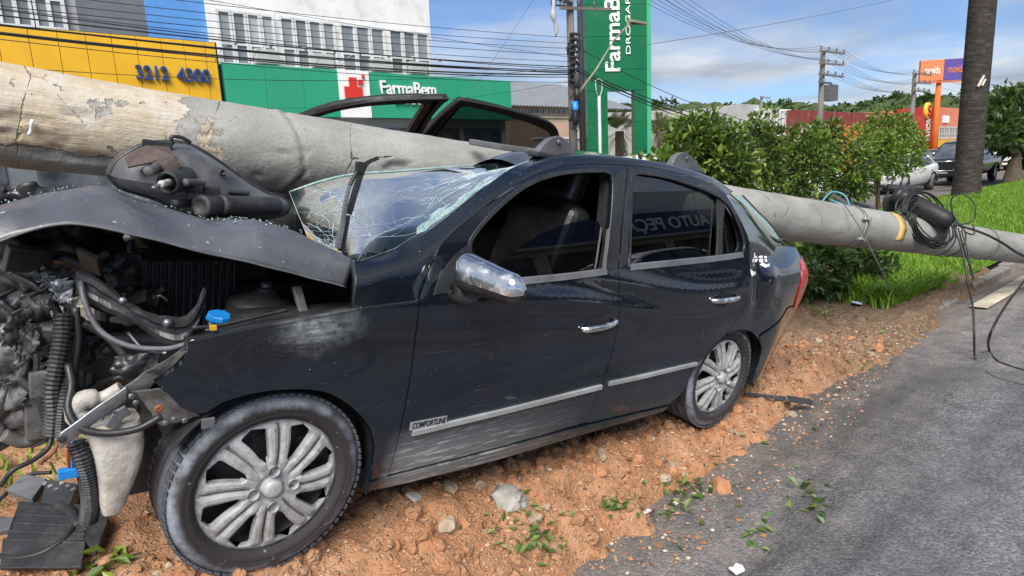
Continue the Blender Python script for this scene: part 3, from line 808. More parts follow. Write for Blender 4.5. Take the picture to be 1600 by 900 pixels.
def ribbon(name, pxs, w, out, mat, parent, n=40, closed=False, zpts=None, thick=0.006):
    """trim strip that follows the flank along a traced line"""
    P = np.array(zpts if zpts is not None else [S(*p) for p in pxs]); Q = catmull(P, n)
    if closed: Q = np.vstack([Q, Q[:1]])
    T = np.gradient(Q, axis=0); T /= np.linalg.norm(T, axis=1)[:, None]; Nn = np.stack([-T[:, 1], T[:, 0]], 1)
    rows = []
    for k, (a, o) in enumerate(((-1, 0), (-.75, out), (.75, out), (1, 0))):
        q = Q + Nn * (w / 2 * a); y = np.asarray(side_y(q[:, 0], q[:, 1])) - o - 0.001
        rows.append(np.stack([q[:, 0], y, q[:, 1]], 1))
    b = MB(); b.sheet(rows, smooth=False)
    if not closed:
        for e in (0, -1): b.add([r_[e] for r_ in rows], [(0, 1, 2, 3)])
    return b.build(name, mat, parent)
simple('moulding_chrome', (0.55, 0.57, 0.58), 0.32, metal=0.6, var=0.2, scale=6, dirt=0.4, dirtcol=(0.3, 0.3, 0.29))
ribbon('chrome_moulding', [(643, 676), (760, 648), (850, 626), (938, 604)], .024, .012, MATS['moulding_chrome'], fdoor)
ribbon('chrome_moulding', [(950, 599), (1010, 586), (1087, 568)], .022, .012, MATS['moulding_chrome'], rdoor)
# rubber surrounds and belt strips of the windows
ribbon('window_rubber', [], .016, .004, MATS['black_trim'], fdoor, 120, True, zpts=shrink(wf, -.006))
ribbon('window_rubber', [], .016, .004, MATS['black_trim'], rdoor, 120, True, zpts=shrink(wr, -.006))
ribbon('belt_strip', [(756, 448), (812, 440), (880, 433), (946, 424)], .028, .006, MATS['grey_plastic'], fdoor)
ribbon('belt_strip', [(984, 418), (1060, 410), (1126, 403), (1160, 398)], .030, .006, MATS['grey_plastic'], rdoor)
bx_ = trace([(958, 275), (980, 262)], [(979, 264), (972, 330), (965, 420)], [(963, 421), (947, 420)], [(947, 420), (955, 350), (960, 290), (958, 275)])
side_panel('pillar_trim', bx_, (), MATS['black_trim'], fdoor, off=.003, flange=.003)
rx_ = trace([(985, 262), (1001, 268)], [(1000, 269), (989, 280)], [(988, 283), (984, 340), (979, 412)], [(978, 414), (968, 420)], [(968, 420), (975, 340), (984, 264)])
side_panel('pillar_trim', rx_, (), MATS['black_trim'], rdoor, off=.003, flange=.003)
div = trace([(1122, 309), (1135, 316)], [(1135, 318), (1131, 360), (1131, 399)], [(1130, 400), (1122, 401)], [(1122, 400), (1124, 350), (1122, 309)])
side_panel('window_divider', div, (), MATS['black_trim'], rdoor, off=-.006, flange=.01)
# quarter sail where the mirror mounts
sail = trace([(738, 378), (737, 402), (748, 446)], [(746, 447), (676, 462)], [(675, 460), (690, 424), (712, 396), (738, 376)])
side_panel('mirror_sail', sail, (), MATS['black_trim'], fdoor, off=.004, flange=.004)
# glass
def glass_y(x, z):
    z = np.asarray(z, float); x = np.asarray(x, float)
    return -(.772 - .33 * (z - .95) - .09 * (z - .95) ** 2) + .013 + .055 * (1.34 - z) + np.where(x > 2.2, .10 * (np.maximum(x - 2.2, 0)) ** 2, 0)
side_panel('window_glass', shrink(wr, -.004), (), TINT, rdoor, off=0, yf=glass_y, flange=0, inset=0, grid=.05)
low_glass = trace([(768, 440), (800, 405), (850, 371), (890, 354), (925, 346), (942, 348)], [(944, 350), (950, 362), (951, 376)], [(951, 380), (944, 424)], [(942, 424), (860, 433), (768, 443)])
side_panel('window_glass', low_glass, (), TINT, fdoor, yf=glass_y, flange=.003, inset=0, grid=.05)

# door handles: chrome bar, flat dark patch behind it painting the recess shade
def handle(a, b, parent):
    A = np.array(S(*a)); B = np.array(S(*b)); cx, cz = (A + B) / 2
    cup_shade = [(cx + .075 * math.cos(k) , cz - .004 + .042 * math.sin(k)) for k in np.linspace(0, 2 * math.pi, 24, endpoint=False)]
    side_panel('handle_cup_shade', cup_shade, (), MATS['interior_black'], parent, off=.0025, flange=0, inset=0)
    h = MB(); pts = []; rs = []
    for k in np.linspace(0, 1, 13):
        p = A * (1 - k) + B * k; o = .038 * (math.sin(math.pi * min(max(k * 1.0, .0), 1)) ** .35)
        pts.append((p[0], float(side_y(p[0], p[1])) - o + .004, p[1])); rs.append(.0135 if 0 < k < 1 else .009)
    h.tube(pts, rs, 12)
    o = h.build('door_handle', MATS['chrome'], parent)
    return o
handle((906, 514), (960, 500), fdoor)
handle((1109, 469), (1152, 463), rdoor)

# badge on the front door
A = np.array(S(640, 666)); B = np.array(S(697, 655)); ctr = (A + B) / 2; dv = (B - A)
bl = np.linalg.norm(dv); ang = math.atan2(dv[1], dv[0])
by = float(side_y(ctr[0], ctr[1])) - .004
bd = MB(); bd.box((0, 0, 0), (bl, .004, .030)); o = bd.build('badge_plate', MATS['moulding_chrome'], fdoor, bevel=.001)
o.location = (ctr[0], by, ctr[1]); o.rotation_euler = (0, -ang, 0)
tx = text_obj('badge_text', 'COMFORTLINE', MATS['black_decal'], .030, .0005, o, shear=.2, bold=.0006, matrix=Matrix.Rotation(R(90), 4, 'X'))
tx.location = (0, -.0032, .0); tx.scale = (1, 1, 1)
_w = max(v.co.x for v in tx.data.vertices) - min(v.co.x for v in tx.data.vertices); tx.scale = (bl * .92 / _w, 1, 1)

# white stickers on the quarter panel
def sticker(parent, outs):
    for o_ in outs: side_panel('sticker', o_, (), MATS['white_decal'], parent, off=.0025, flange=0, inset=0, grid=.02)
def blobpx(c, pts): return [S(c[0] + a, c[1] + b) for a, b in pts]
sticker(quarter, [blobpx((1188, 402), p) for p in (
    [(-9, -8), (-5, -9), (-4, -5), (-7, -4), (-7, -2), (-4, -2), (-4, 1), (-9, 2)], [(-2, -9), (2, -10), (3, -6), (0, -5), (3, -3), (2, 1), (-2, 1)],
    [(3, -15), (6, -12), (8, -7), (11, -6), (7, -4), (9, 0), (5, 1), (4, -6), (2, -10)], [(-12, 3), (-8, 2), (-9, 8), (-12, 8)], [(-7, 3), (-2, 3), (-3, 8), (-7, 8)],
    [(-1, 3), (3, 2), (4, 8), (0, 8)], [(5, 2), (8, 2), (9, 6), (6, 7)], [(3, 8), (8, 11), (12, 9), (12, 13), (7, 16), (1, 12)])])
sticker(quarter, [blobpx((1178, 428), [(-6, -8), (-3, -5), (3, -3), (8, -2), (7, 3), (2, 2), (-3, 4), (-5, 0)])])

# ---- A-pillar and cowl corner: lofted between the door gap and the windscreen edge
def loft(name, rows, mat, parent, n=40, sub=6):
    """rows: lists of 3-D points, resampled and joined across with a smooth curve"""
    Rr = [catmull(r_, n) for r_ in rows]
    out = []
    for k in range(n):
        out.append(catmull([r_[k] for r_ in Rr], sub))
    b = MB(); b.sheet(out); return b.build(name, mat, parent, fix=False)
def SP(u, v, dy=0.0):
    x, z = S(u, v); return np.array([x, float(side_y(x, z)) + dy, z])
row0 = [SP(553, 484.6, .004), SP(620, 475, .003), SP(655, 469, .002), SP(668, 424), SP(691, 381), SP(739, 337), SP(799, 293), SP(840, 271), SP(885, 258)]
row1 = [c_y(557, 436, -.775), c_y(606, 417, -.765), c_y(652, 404, -.755), c_y(680, 381, -.735), c_y(705, 355, -.715), c_y(742, 324, -.69), c_y(795, 286, -.655), c_y(835, 264, -.63), c_y(880, 251, -.605)]
row2 = [c_y(553, 408, -.73), c_y(590, 402, -.70), c_y(635, 382, -.685), c_y(675, 357, -.67), c_y(712, 330, -.65), c_y(752, 298, -.62), c_y(792, 267, -.585), c_y(826, 252, -.55), c_y(862, 244, -.51)]
loft('front_pillar', [row0, row1, row2], PAINT, car, 44, 9)
# cut end of the cowl corner and dark gap above the fender
b = MB(); b.sheet([[c_y(553, 408, -.73), c_y(557, 436, -.775), SP(553, 484.6, .004)], [c_y(548, 412, -.66), c_y(550, 440, -.68), c_y(548, 478, -.70)]], flip=True)
b.build('cowl_end', MATS['dark_metal'], car, solid=.004)

# ---- roof: left rail stays up, the rest pressed down under the pole
POLE_A = np.array([0.166518, 3.05, 1.885861]); POLE_B = np.array([8.5, 1.598612, 0.51139])
cA, cB = to_car(POLE_A), to_car(POLE_B)
def pole_at(x):
    k = (x - cA[0]) / (cB[0] - cA[0]); return cA + (cB - cA) * k
gap = [(800, 294), (840, 272), (880, 260), (920, 256), (980, 258), (1020, 262), (1060, 270), (1112, 286), (1136, 306)]
sil = [(806, 258), (838, 247), (880, 241), (925, 242), (985, 250), (1022, 257), (1062, 267), (1108, 283), (1140, 301)]
rowsR = []
for (g_, s_) in zip(gap, sil):
    G = SP(*g_); Q = c_y(*s_, -.50)
    x = Q[0]; pz = pole_at(x)[2] - .185; py = pole_at(x)[1]
    M1 = G * .55 + Q * .45 + np.array([0, -.018, .022])
    rowsR.append([G, M1, Q, np.array([x, -.36, Q[2] + .012]), np.array([x, -.24, Q[2] - .02]), np.array([x + .02, py - .20, pz + .12]), np.array([x + .02, py, pz - .01]), np.array([x, py + .25, pz + .05]), np.array([x, .62, pz + .10])])
rr = [catmull([r_[k] for r_ in rowsR], 46) for k in range(9)]
fine = [catmull([r_[k] for r_ in rr], 34) for k in range(46)]
for i, r_ in enumerate(fine):
    for j in range(len(r_)):
        p = r_[j]; w = max(0, (j - 9) / 24)
        r_[j] = p + np.array([0, 0, .03 * w * noise.noise((p[0] * 7, p[1] * 7, 1.0))])
b = MB(); b.sheet(fine); b.build('roof', PAINT, car, fix=False)
# headliner
b = MB(); b.sheet([[np.array(p) + np.array([0, .01 if k < 4 else 0, -.03]) for k, p in enumerate(r_[::3])] for r_ in fine[::4]]); b.build('headliner', MATS['interior_black'], car, fix=False)

# ---- rear pillar and rear window frame
row0 = [SP(1108, 284), SP(1136, 305), SP(1150, 328), SP(1161, 351), SP(1173, 382), SP(1180, 405, .006)]
row1 = [c_y(1125, 291, -.59), c_y(1150, 312, -.615), c_y(1168, 334, -.64), c_y(1184, 357, -.655), c_y(1200, 380, -.67), c_y(1212, 402, -.69)]
row2 = [c_y(1140, 300, -.50), c_y(1158, 315, -.53), c_y(1178, 336, -.555), c_y(1197, 358, -.575), c_y(1216, 377, -.585), c_y(1228, 388, -.60)]
loft('rear_pillar', [row0, row1, row2], PAINT, car, 34, 9)
# trunk deck and lid
def deck(x, y):
    sh_z = np.interp(x, [2.5, 2.75, 3.0, 3.25, 3.46], [1.042, 1.03, 1.015, 1.0, .985])
    return sh_z + .03 * (1 - (y / .64) ** 2) - .09 * math.exp(-((y - pole_at(x)[1]) / .22) ** 2)
rows = []
for x in np.linspace(2.72, 3.46, 22):
    yl = float(side_y(x, np.interp(x, [2.5, 2.75, 3.0, 3.25, 3.46], [1.042, 1.03, 1.015, 1.0, .985])))
    rows.append([(x, y, deck(x, y)) for y in np.linspace(yl, -yl, 30)])
rows.append([(3.50, p[1] * .98, p[2] - .05) for p in rows[-1]]); rows.append([(3.51, p[1], p[2] - .35) for p in rows[-2]])
b = MB(); b.sheet(rows); b.build('trunk_lid', PAINT, car, fix=False)
b = MB(); b.sheet([[(3.495, y, z) for y in np.linspace(-.5, .66, 8)] for z in (.62, .45, .25)]); b.build('bumper_face', PAINT, car)
# rear glass: crazed pane hanging in its frame beside the pole
ga = [c_y(1147, 306, -.50), c_y(1170, 331, -.535), c_y(1194, 357, -.56), c_y(1214, 378, -.575)]
gb = [c_y(1160, 306, -.44), c_y(1184, 331, -.46), c_y(1206, 354, -.47), c_y(1219, 374, -.48)]
b = MB(); b.sheet([catmull(ga, 14), catmull([(a + c) / 2 + np.array([0, 0, .006]) for a, c in zip(ga, gb)], 14), catmull(gb, 14)]); rg = b.build('rear_window', MATS['shattered_glass'], car, fix=False)
b = MB(); b.tube(catmull(gb, 20), .007, 6); b.build('glass_rubber', MATS['black_trim'], rg)
b = MB(); b.tube(catmull([c_y(1200, 370, -.60), c_y(1218, 378, -.58), c_y(1221, 374, -.49), c_y(1240, 383, -.35)], 20), .012, 6); b.build('glass_gasket', MATS['black_trim'], car)

# ---- wheels
def hubcap_mesh(rad=.2155):
    """eight-spoke wheel cover: twin-ribbed spokes, real openings, four bolt pockets"""
    b = MB(); ns = 8
    rr = [.0, .030, .034, .050, .066, .084, .090, .096, .106, .120, .136, .152, .166, .178, .186, .192, .198, .204, .2105, rad]
    cols = [0, .10, .13, .20, .45, .78, 1.0, 1.0]          # spoke half: centre groove .. rib .. edge (1.0) then wall
    def width(r):
        if r < .088 or r > .193: return 0.0
        k = (r - .088) / (.193 - .088)
        return (.115 + .10 * k) * min(1, (min(k, 1 - k) * 9) ** .5 + .12)
    def hgt(r, c):
        base = .030 * (1 - (r / rad) ** 2) * .75 + (.012 if r < .03 else 0) - (.010 if .030 < r < .040 else 0)
        if r > .2: base -= (r - .2) * .9
        rib = 0.0
        if .055 < r < .2:
            w = min(1, math.sin(math.pi * (r - .055) / .145) * 2.2)
            rib = w * (.007 * math.sin(math.pi * min(1, max(0, (c - .12) / .95))) - (.016 if c < .115 else 0))
        return base + rib
    for s_ in range(ns):
        th0 = 2 * math.pi * s_ / ns
        for sg in (-1, 1):
            grid_ = []
            for r in rr:
                w = width(r); hs = math.pi / ns; row = []
                sw = .12 * (r / rad) ** 2
                for k, c in enumerate(cols):
                    a = (hs - w) * c
                    z = hgt(r, c)
                    if k == len(cols) - 1 and w > 0: z -= .022
                    th = th0 + sg * a + sw
                    row.append((r * math.cos(th), -z, r * math.sin(th)))
                row_mid = (r * math.cos(th0 + sg * hs + sw), -hgt(r, .9), r * math.sin(th0 + sg * hs + sw))
                grid_.append((row, row_mid, w))
            rows = [g[0] for g in grid_]
            b.sheet(rows, smooth=False, flip=(sg > 0))
            for i in range(len(rr) - 1):
                if grid_[i][2] == 0 and grid_[i + 1][2] == 0: continue
    # bolt pockets and hub medallion
    for k in range(4):
        a = math.pi / 2 * k + .2
        cx, cz = .058 * math.cos(a), .058 * math.sin(a)
        b.lathe([(.0165, 0), (.0150, .004), (.0145, .022), (.008, .0225), (.0075, .012), (.001, .010)], (cx, -.036, cz), (0, 1, 0), 16)
    b.lathe([(.0005, 0), (.016, .0005), (.024, .003), (.027, .008), (.029, .016)], (0, -.040, 0), (0, 1, 0), 28)
    b.lathe([(rad - .004, -.006), (rad + .003, -.008), (rad + .006, .002), (rad + .004, .02)], (0, .004, 0), (0, 1, 0), 64)
    return b
def tyre_mesh(Rt=.297, wdt=.19):
    b = MB(); h = wdt / 2
    prof = [(.215, -h + .012), (.223, -h + .002), (.229, -h - .004), (.240, -h - .009), (.243, -h - .0075), (.246, -h - .010), (.262, -h - .009), (.275, -h - .003), (.285, -h + .010), (.2925, -h + .024)]
    # tread ribs with grooves
    ys = [(-h + .03), (-h + .052)]
    prof += [(Rt, -h + .032)]
    for g in (-.048, 0.0, .048):
        prof += [(Rt, g - .006), (Rt - .008, g - .0045), (Rt - .008, g + .0045), (Rt, g + .006)]
    prof += [(Rt, h - .032), (.2925, h - .024), (.285, h - .010), (.262, h + .008), (.24, h + .008), (.213, h - .002), (.205, h - .012)]
    b.lathe(prof, (0, 0, 0), (0, 1, 0), 96)
    # shoulder blocks
    for k in range(72):
        a = 2 * math.pi * k / 72
        for sg in (-1, 1):
            c = Vector((math.cos(a) * (.2955), sg * (h - .022), math.sin(a) * (.2955)))
            rot = Matrix(((math.cos(a), 0, -math.sin(a)), (0, 1, 0), (math.sin(a), 0, math.cos(a)))).to_3x3()
            b.box(c, (.008, .030, .017), rot)
    return b
def wheel(name, loc, steer=0.0, spin=0.0, letters=None, camber=0.0):
    e = empty(name); e.parent = car; e.location = loc; e.rotation_euler = (camber, 0, steer)
    ty = tyre_mesh().build('tyre', MATS['tyre_rubber'], e)
    if letters:
        for i, ch in enumerate(letters):
            a = R(90) + (len(letters) / 2 - i) * R(4.6)
            m = Matrix.Translation((math.cos(a) * .256, -.1052, math.sin(a) * .256)) @ Matrix.Rotation(-(a - math.pi / 2), 4, 'Y') @ Matrix.Rotation(R(90), 4, 'X')
            text_obj('tyre_letter', ch, MATS['tyre_rubber'], .024, .0012, ty, bold=.0012, matrix=m)
    hc = hubcap_mesh().build('hubcap', MATS['hubcap_silver'], e); hc.location = (0, -.079, 0); hc.rotation_euler = (0, spin, 0); hc.scale = (1.043, 1, 1.043)
    d = MB(); d.lathe([(.205, -.05), (.19, -.03), (.16, -.035), (.10, -.045), (.02, -.05), (.001, -.05)], (0, 0, 0), (0, 1, 0), 40)
    for k in range(8):
        a = 2 * math.pi * k / 8; d.cyl((.15 * math.cos(a), -.05, .15 * math.sin(a)), (.15 * math.cos(a), -.03, .15 * math.sin(a)), .018, 10)
    d.build('steel_rim', MATS['engine_black'], e)
    return e
wheel('front_wheel', (.002, -.677, .299), R(0), R(10), 'WESTLAKE')
wheel('rear_wheel', (2.466, -.668, .300), R(-1), R(35))
# the two wheels on the hidden side stand further up the bank
for x in (0.05, 2.466):
    e = empty('hidden_wheel'); e.parent = car; e.location = (x, .66, .30)
    tyre_mesh().build('tyre', MATS['tyre_rubber'], e)

# ---- mirror
def mirror():
    e = empty('door_mirror'); e.parent = car
    b = MB(); rows = []
    C = np.array([.612, -.945, .962])
    # housing: rounded shell, long axis outboard, flat glass face to the rear
    ax_out = np.array([.22, -.97, -.06]); ax_f = np.array([-.97, -.22, 0.05]); ax_z = np.array([-.02, .0, 1.0])
    def sec(t, up):
        w = .5 + .5 * t                                  # 0 inboard .. 1 outboard
        dep = .066 * (1 - .30 * w) * (1 - max(0, abs(t) - .72) ** 2 * 9)
        hgt = .072 * (1 - .34 * w) * (1 - max(0, abs(t) - .72) ** 2 * 9)
        pts = []
        for k in range(13):
            a = math.pi * k / 12
            fx = math.sin(a) ** .8; zz = math.copysign(abs(math.cos(a)) ** .85, math.cos(a))
            pts.append(C + ax_out * (t * .142) + ax_f * (dep * fx - .01) + ax_z * (hgt * zz))
        return pts
    ts = np.linspace(-1, 1, 22)
    full = [sec(t, 1) for t in ts]
    top = [r_[:8] for r_ in full]; bot = [r_[7:] for r_ in full]
    b.sheet(top); b.add([r_[0] for r_ in full] + [r_[7] for r_ in full], [])
    b.build('mirror_cap', MATS['chrome'], e, fix=False)
    b = MB(); b.sheet([[p * 1.0 + (C - p) * .03 for p in r_] for r_ in bot]); b.build('mirror_base', MATS['black_plastic'], e, fix=False)
    b = MB(); b.add([r_[0] for r_ in full] + [r_[-1] for r_ in full][::-1], [tuple(range(44))]); b.add([p for p in full[0]], [tuple(range(13))]); b.add([p for p in full[-1]], [tuple(range(13))])
    b.build('mirror_back', MATS['black_plastic'], e)
    b = MB(); b.tube([C + np.array([.0, .10, -.05]), C + np.array([-.01, .15, -.075]), np.array([.60, -.79, .90])], [.05, .045, .05], 12); b.build('mirror_stalk', MATS['black_plastic'], e)
mirror()

# ---- interior
b = MB(); b.box((1.4, 0, .22), (2.3, 1.46, .06)); b.box((.38, 0, .58), (.05, 1.40, .72)); b.box((2.55, 0, .60), (.06, 1.3, .8)); b.build('floor_pan', MATS['interior_black'], car)
b = MB(); b.box((.62, .0, .80), (.42, 1.38, .26)); b.box((.80, -.36, .88), (.10, .40, .10)); b.build('dashboard', MATS['interior_black'], car, bevel=.05, seg=3)
b = MB(); b.box((2.58, 0, .96), (.5, 1.2, .03)); b.build('parcel_shelf', MATS['interior_black'], car, bevel=.01)
def seat(x, y, name):
    e = empty(name); e.parent = car; e.location = (x, y, 0)
    b = MB(); b.box((0, 0, .50), (.50, .48, .16)); b.build('seat_cushion', MATS['seat_black'], e, bevel=.05, seg=3)
    rt = Matrix.Rotation(R(-17), 3, 'Y').inverted()
    b = MB(); b.box((.30, 0, .86), (.15, .46, .66), rt); b.build('seat_back', MATS['seat_black'], e, bevel=.06, seg=4)
    b = MB(); b.box((.43, 0, 1.26), (.11, .27, .20), rt); b.build('headrest', MATS['seat_black'], e, bevel=.045, seg=4)
    b = MB(); b.cyl((.40, -.07, 1.10), (.42, -.07, 1.2), .007, 8); b.cyl((.40, .07, 1.10), (.42, .07, 1.2), .007, 8); b.build('headrest_post', MATS['chrome'], e)
seat(.98, -.38, 'driver_seat')
b = MB(); b.box((2.06, 0, .50), (.5, 1.2, .18)); b.box((2.36, 0, .82), (.16, 1.2, .60), Matrix.Rotation(R(20), 3, 'Y')); b.build('rear_bench', MATS['seat_black'], car, bevel=.05, seg=3)
b = MB(); c0 = Vector((.84, -.38, .93)); ax = Vector((.82, 0, .57)).normalized(); u = Vector((0, 1, 0)); w = ax.cross(u)
b.tube([c0 + (u * math.cos(a) + w * math.sin(a)) * .185 for a in np.linspace(0, 2 * math.pi, 33)], .016, 8, cap=False)
b.bar(c0 - u * .18, c0 + u * .18, .05, .02); b.cyl(c0, c0 - ax * .2, .03, 10); b.build('steering_wheel', MATS['interior_black'], car)
b = MB(); b.tube(catmull([(1.50, -.62, 1.25), (1.49, -.66, 1.05), (1.47, -.70, .85), (1.40, -.7, .5)], 14), .012, 6); b.bar((1.50, -.655, 1.12), (1.48, -.69, .9), .004, .045, (1, 0, 0)); b.build('seat_belt', MATS['grey_plastic'], car)
# far side body wall
def right_y(x, z): return np.asarray(half(x, z))
rs_out = trace([(.40, .86), (.9, .90), (1.5, .92), (2.5, .95), (3.2, .93)], [(3.2, .9), (3.2, .35)], [(3.2, .3), (1.2, .22), (.4, .22)], step=.08)
side_panel('far_side_wall', rs_out, (), MATS['interior_black'], car, grid=.12, flange=.03, yf=right_y, sign=-1)

# ---- the two doors on the far side, sprung out of their frames and leaning above the pole
def far_door(name, outer, hole, rotdeg, tr, piv, glass):
    d = side_panel(name, outer, [shrink(hole, .012)], MATS['interior_black'], car, yf=lambda x, z: np.asarray(half(x, z)), sign=-1, grid=.06, flange=.05)
    v = Vector([R(a) for a in rotdeg]); rot = Matrix.Rotation(v.length, 4, v.normalized())
    d.matrix_local = Matrix.Translation(Vector(piv) + Vector(tr)) @ rot @ Matrix.Translation(-Vector(piv))
    hy = lambda p: float(half(p[0], p[1]))
    H = shrink(hole, -.014); b = MB(); b.tube([(p[0], hy(p) - .022, p[1]) for p in catmull(H + H[:1], 90)], .027, 8, cap=False); b.build('window_surround', MATS['interior_black'], d)
    O = [p for p in shrink(outer, .012) if p[1] > .93]; O = sorted(O, key=lambda p: math.atan2(p[1] - 1.0, p[0] - (sum(q[0] for q in O) / len(O))))
    b = MB(); b.tube([(p[0], hy(p) - .035, p[1]) for p in O], .016, 8, cap=True); b.build('door_seal', MATS['interior_black'], d)
    IN = [p for p in shrink(outer, .02) if p[1] < .97]
    side_panel('inner_trim', [(.02 + min(p[0] for p in outer) + .06, .30), (max(p[0] for p in outer) - .10, .30), (max(p[0] for p in outer) - .04, .97), (min(p[0] for p in outer) + .10, .95)], (), MATS['interior_black'], d, yf=lambda x, z: np.asarray(half(x, z)) - .07, sign=1, flange=0, grid=.1)
    if glass: side_panel('window_glass', shrink(hole, -.004), (), TINT_DARK, d, yf=lambda x, z: np.asarray(half(x, z)) - .012, sign=-1, flange=0, inset=0, grid=.08)
    return d
fr = far_door('far_front_door', fd_out, wf, (36.4, -16.1, -22.7), (-.05, .173, .314), (1.5, .65, 1.2), False)
far_door('far_rear_door', rd_out, wr, (26.2, -1.1, -13.1), (.14, .389, .308), (1.6, .65, 1.2), True)

# ---- windscreen: broken loose, leaning against the pole
top = [c_y(452, 300, .10), c_y(500, 283, .06), c_y(550, 272, .02), c_y(620, 267, -.04), c_y(700, 261, -.12), c_y(760, 257, -.24), c_y(800, 254, -.38), c_y(826, 251, -.50)]
bot = [c_y(486, 384, -.20), c_y(515, 402, -.40), c_y(552, 420, -.66), c_y(592, 402, -.69), c_y(640, 380, -.675), c_y(700, 338, -.645), c_y(760, 291, -.605), c_y(826, 252, -.535)]
NT_, NB_ = 48, 26
T = catmull(top, NT_); B = catmull(bot, NT_); G = np.zeros((NB_, NT_, 3))
for j in range(NB_):
    k = j / (NB_ - 1)
    for i in range(NT_):
        s_ = i / (NT_ - 1)
        p = T[i] * (1 - k) + B[i] * k
        bul = .035 * math.sin(math.pi * k) * math.sin(math.pi * min(1, s_ * 1.15)) ** .7
        cr = .006 * noise.noise((s_ * 6, k * 4, 2.0)) * math.sin(math.pi * k)
        G[j, i] = p + np.array([-.55, -.15, .75]) * (bul + cr)
b = MB(); b.sheet([list(G[j]) for j in range(NB_)]); shield = b.build('windshield', SHIELD, car, fix=False)
b = MB(); b.tube(list(G[0]), .004, 6); b.build('glass_edge', MATS['shattered_glass'], shield)
b = MB(); b.tube([G[j, 0] for j in range(NB_)], .0012, 6); b.build('glass_edge', MATS['crack_white'], shield)
def on_glass(s_, k):
    i = min(max(s_, 0), .999) * (NT_ - 1); j = min(max(k, 0), .999) * (NB_ - 1); i0, j0 = int(i), int(j); a, c = i - i0, j - j0
    p = (G[j0, i0] * (1 - a) + G[j0, i0 + 1] * a) * (1 - c) + (G[j0 + 1, i0] * (1 - a) + G[j0 + 1, i0 + 1] * a) * c
    return p + np.array([-.55, -.35, .75]) * .002
ck = MB(); rc = random.Random(11)
def crack(s0, k0, ang, L, w=.0007, wig=.42, depth=0):
    pts = []; s_, k = s0, k0; a = ang; n = max(3, int(L / .022))
    for q in range(n):
        pts.append((s_, k)); a += rc.gauss(0, wig) * (1.0 if q % 2 else .15)
        s_ += math.cos(a) * .026; k += math.sin(a) * .036
        if not (0 < s_ < 1 and 0 < k < 1): break
        if depth < 2 and rc.random() < .17: crack(s_, k, a + rc.choice((-1, 1)) * rc.uniform(.5, 1.2), L * rc.uniform(.25, .55), w * .8, wig, depth + 1)
    if len(pts) < 3: return
    P3 = [on_glass(*p) for p in pts]; rows = [[], []]
    for i, p in enumerate(P3):
        t_ = P3[min(i + 1, len(P3) - 1)] - P3[max(i - 1, 0)]; nn = np.cross(t_, (-.6, -.2, .75)); nn /= max(np.linalg.norm(nn), 1e-9)
        ww = w * rc.uniform(.5, 1.7) * (1 - .6 * i / len(P3)); rows[0].append(p - nn * ww); rows[1].append(p + nn * ww)
    ck.sheet(rows, smooth=False)
for (s0, k0) in ((.36, .82), (.55, .80), (.12, .55), (.26, .95), (.72, .72)):
    for q in range(6): crack(s0 + rc.gauss(0, .02), k0 + rc.gauss(0, .02), rc.uniform(-3.1, .3), rc.uniform(.15, .55))
for q in range(18): crack(rc.uniform(.5, .95), rc.uniform(.45, .9), rc.uniform(-.5, -.05), rc.uniform(.15, .4), .0013, .2)
for q in range(18): crack(rc.uniform(.0, .3), rc.uniform(.1, .95), rc.uniform(-3, 3), rc.uniform(.06, .2), .0012)
o = ck.build('crack_lines', MATS['crack_white'], shield, fix=False); tag(o, kind='stuff')
# milky crushed band beside the pillar
cr_rows = [[on_glass(s_, k_ + .03 * noise.noise((s_ * 30, k_ * 9, 5))) + np.array([-.55, -.35, .75]) * .0015 for s_ in np.linspace(.52, .93, 40)] for k_ in (.90, .94, .98)]
b = MB(); b.sheet(cr_rows); b.build('crushed_glass', MATS['shattered_glass'], shield, fix=False)
# crumbled strips of glass along the pillar and the torn top edge
for k in range(14):
    s_ = rc.uniform(.55, .9); kk = rc.uniform(.80, .97); P = [on_glass(s_ + a, kk + c) + np.array([-.55, -.35, .75]) * .002 for a, c in ((0, 0), (rc.uniform(.02, .05), -rc.uniform(.01, .03)), (rc.uniform(.04, .07), .0), (.02, .03))]
    raw('glass_shard', P, [(0, 1, 2, 3)], MATS['shattered_glass'], shield)
rows = [[G[0, i] + np.array([0, .0, .004]) for i in range(2, 40)], [G[0, i] * .7 + G[2, i] * .3 + np.array([-.55, -.35, .75]) * .003 for i in range(2, 40)]]
b = MB(); b.sheet(rows); b.build('crazed_edge', MATS['shattered_glass'], shield, fix=False)

# ---- wipers: arm standing up off the glass
wa = [c_y(527, 388, -.56), c_y(535, 352, -.55), c_y(540, 318, -.54), c_y(546, 290, -.52), c_y(560, 262, -.50), c_y(574, 254, -.49), c_y(590, 246, -.48)]
wp = empty('wiper'); wp.parent = car
b = MB(); P = catmull(wa[:4], 16)
for i in range(len(P) - 1): b.bar(P[i], P[i + 1] + (P[i + 1] - P[i]) * .05, .018 - .008 * i / 16, .012, (0, -1, .3))
b.build('wiper_arm', MATS['grey_plastic'], wp, bevel=.002)
b = MB(); b.tube(catmull([wa[3], c_y(558, 268, -.505), c_y(566, 258, -.50)], 10), .008, 6); b.box(c_y(562, 262, -.505), (.03, .016, .04)); b.build('wiper_joint', MATS['black_plastic'], wp, bevel=.003)
b = MB(); P = catmull([c_y(590, 247, -.48), c_y(572, 256, -.49), c_y(564, 272, -.50), c_y(556, 296, -.515), c_y(545, 334, -.53)], 22)
for i in range(len(P) - 1): b.bar(P[i], P[i + 1] + (P[i + 1] - P[i]) * .05, .013 + .006 * min(1, i / 10), .016, (0, -1, .3))
b.build('wiper_blade', MATS['black_trim'], wp, bevel=.002)
b = MB(); P = catmull([c_y(533, 392, -.545), c_y(537, 366, -.545), c_y(542, 336, -.54)], 10)
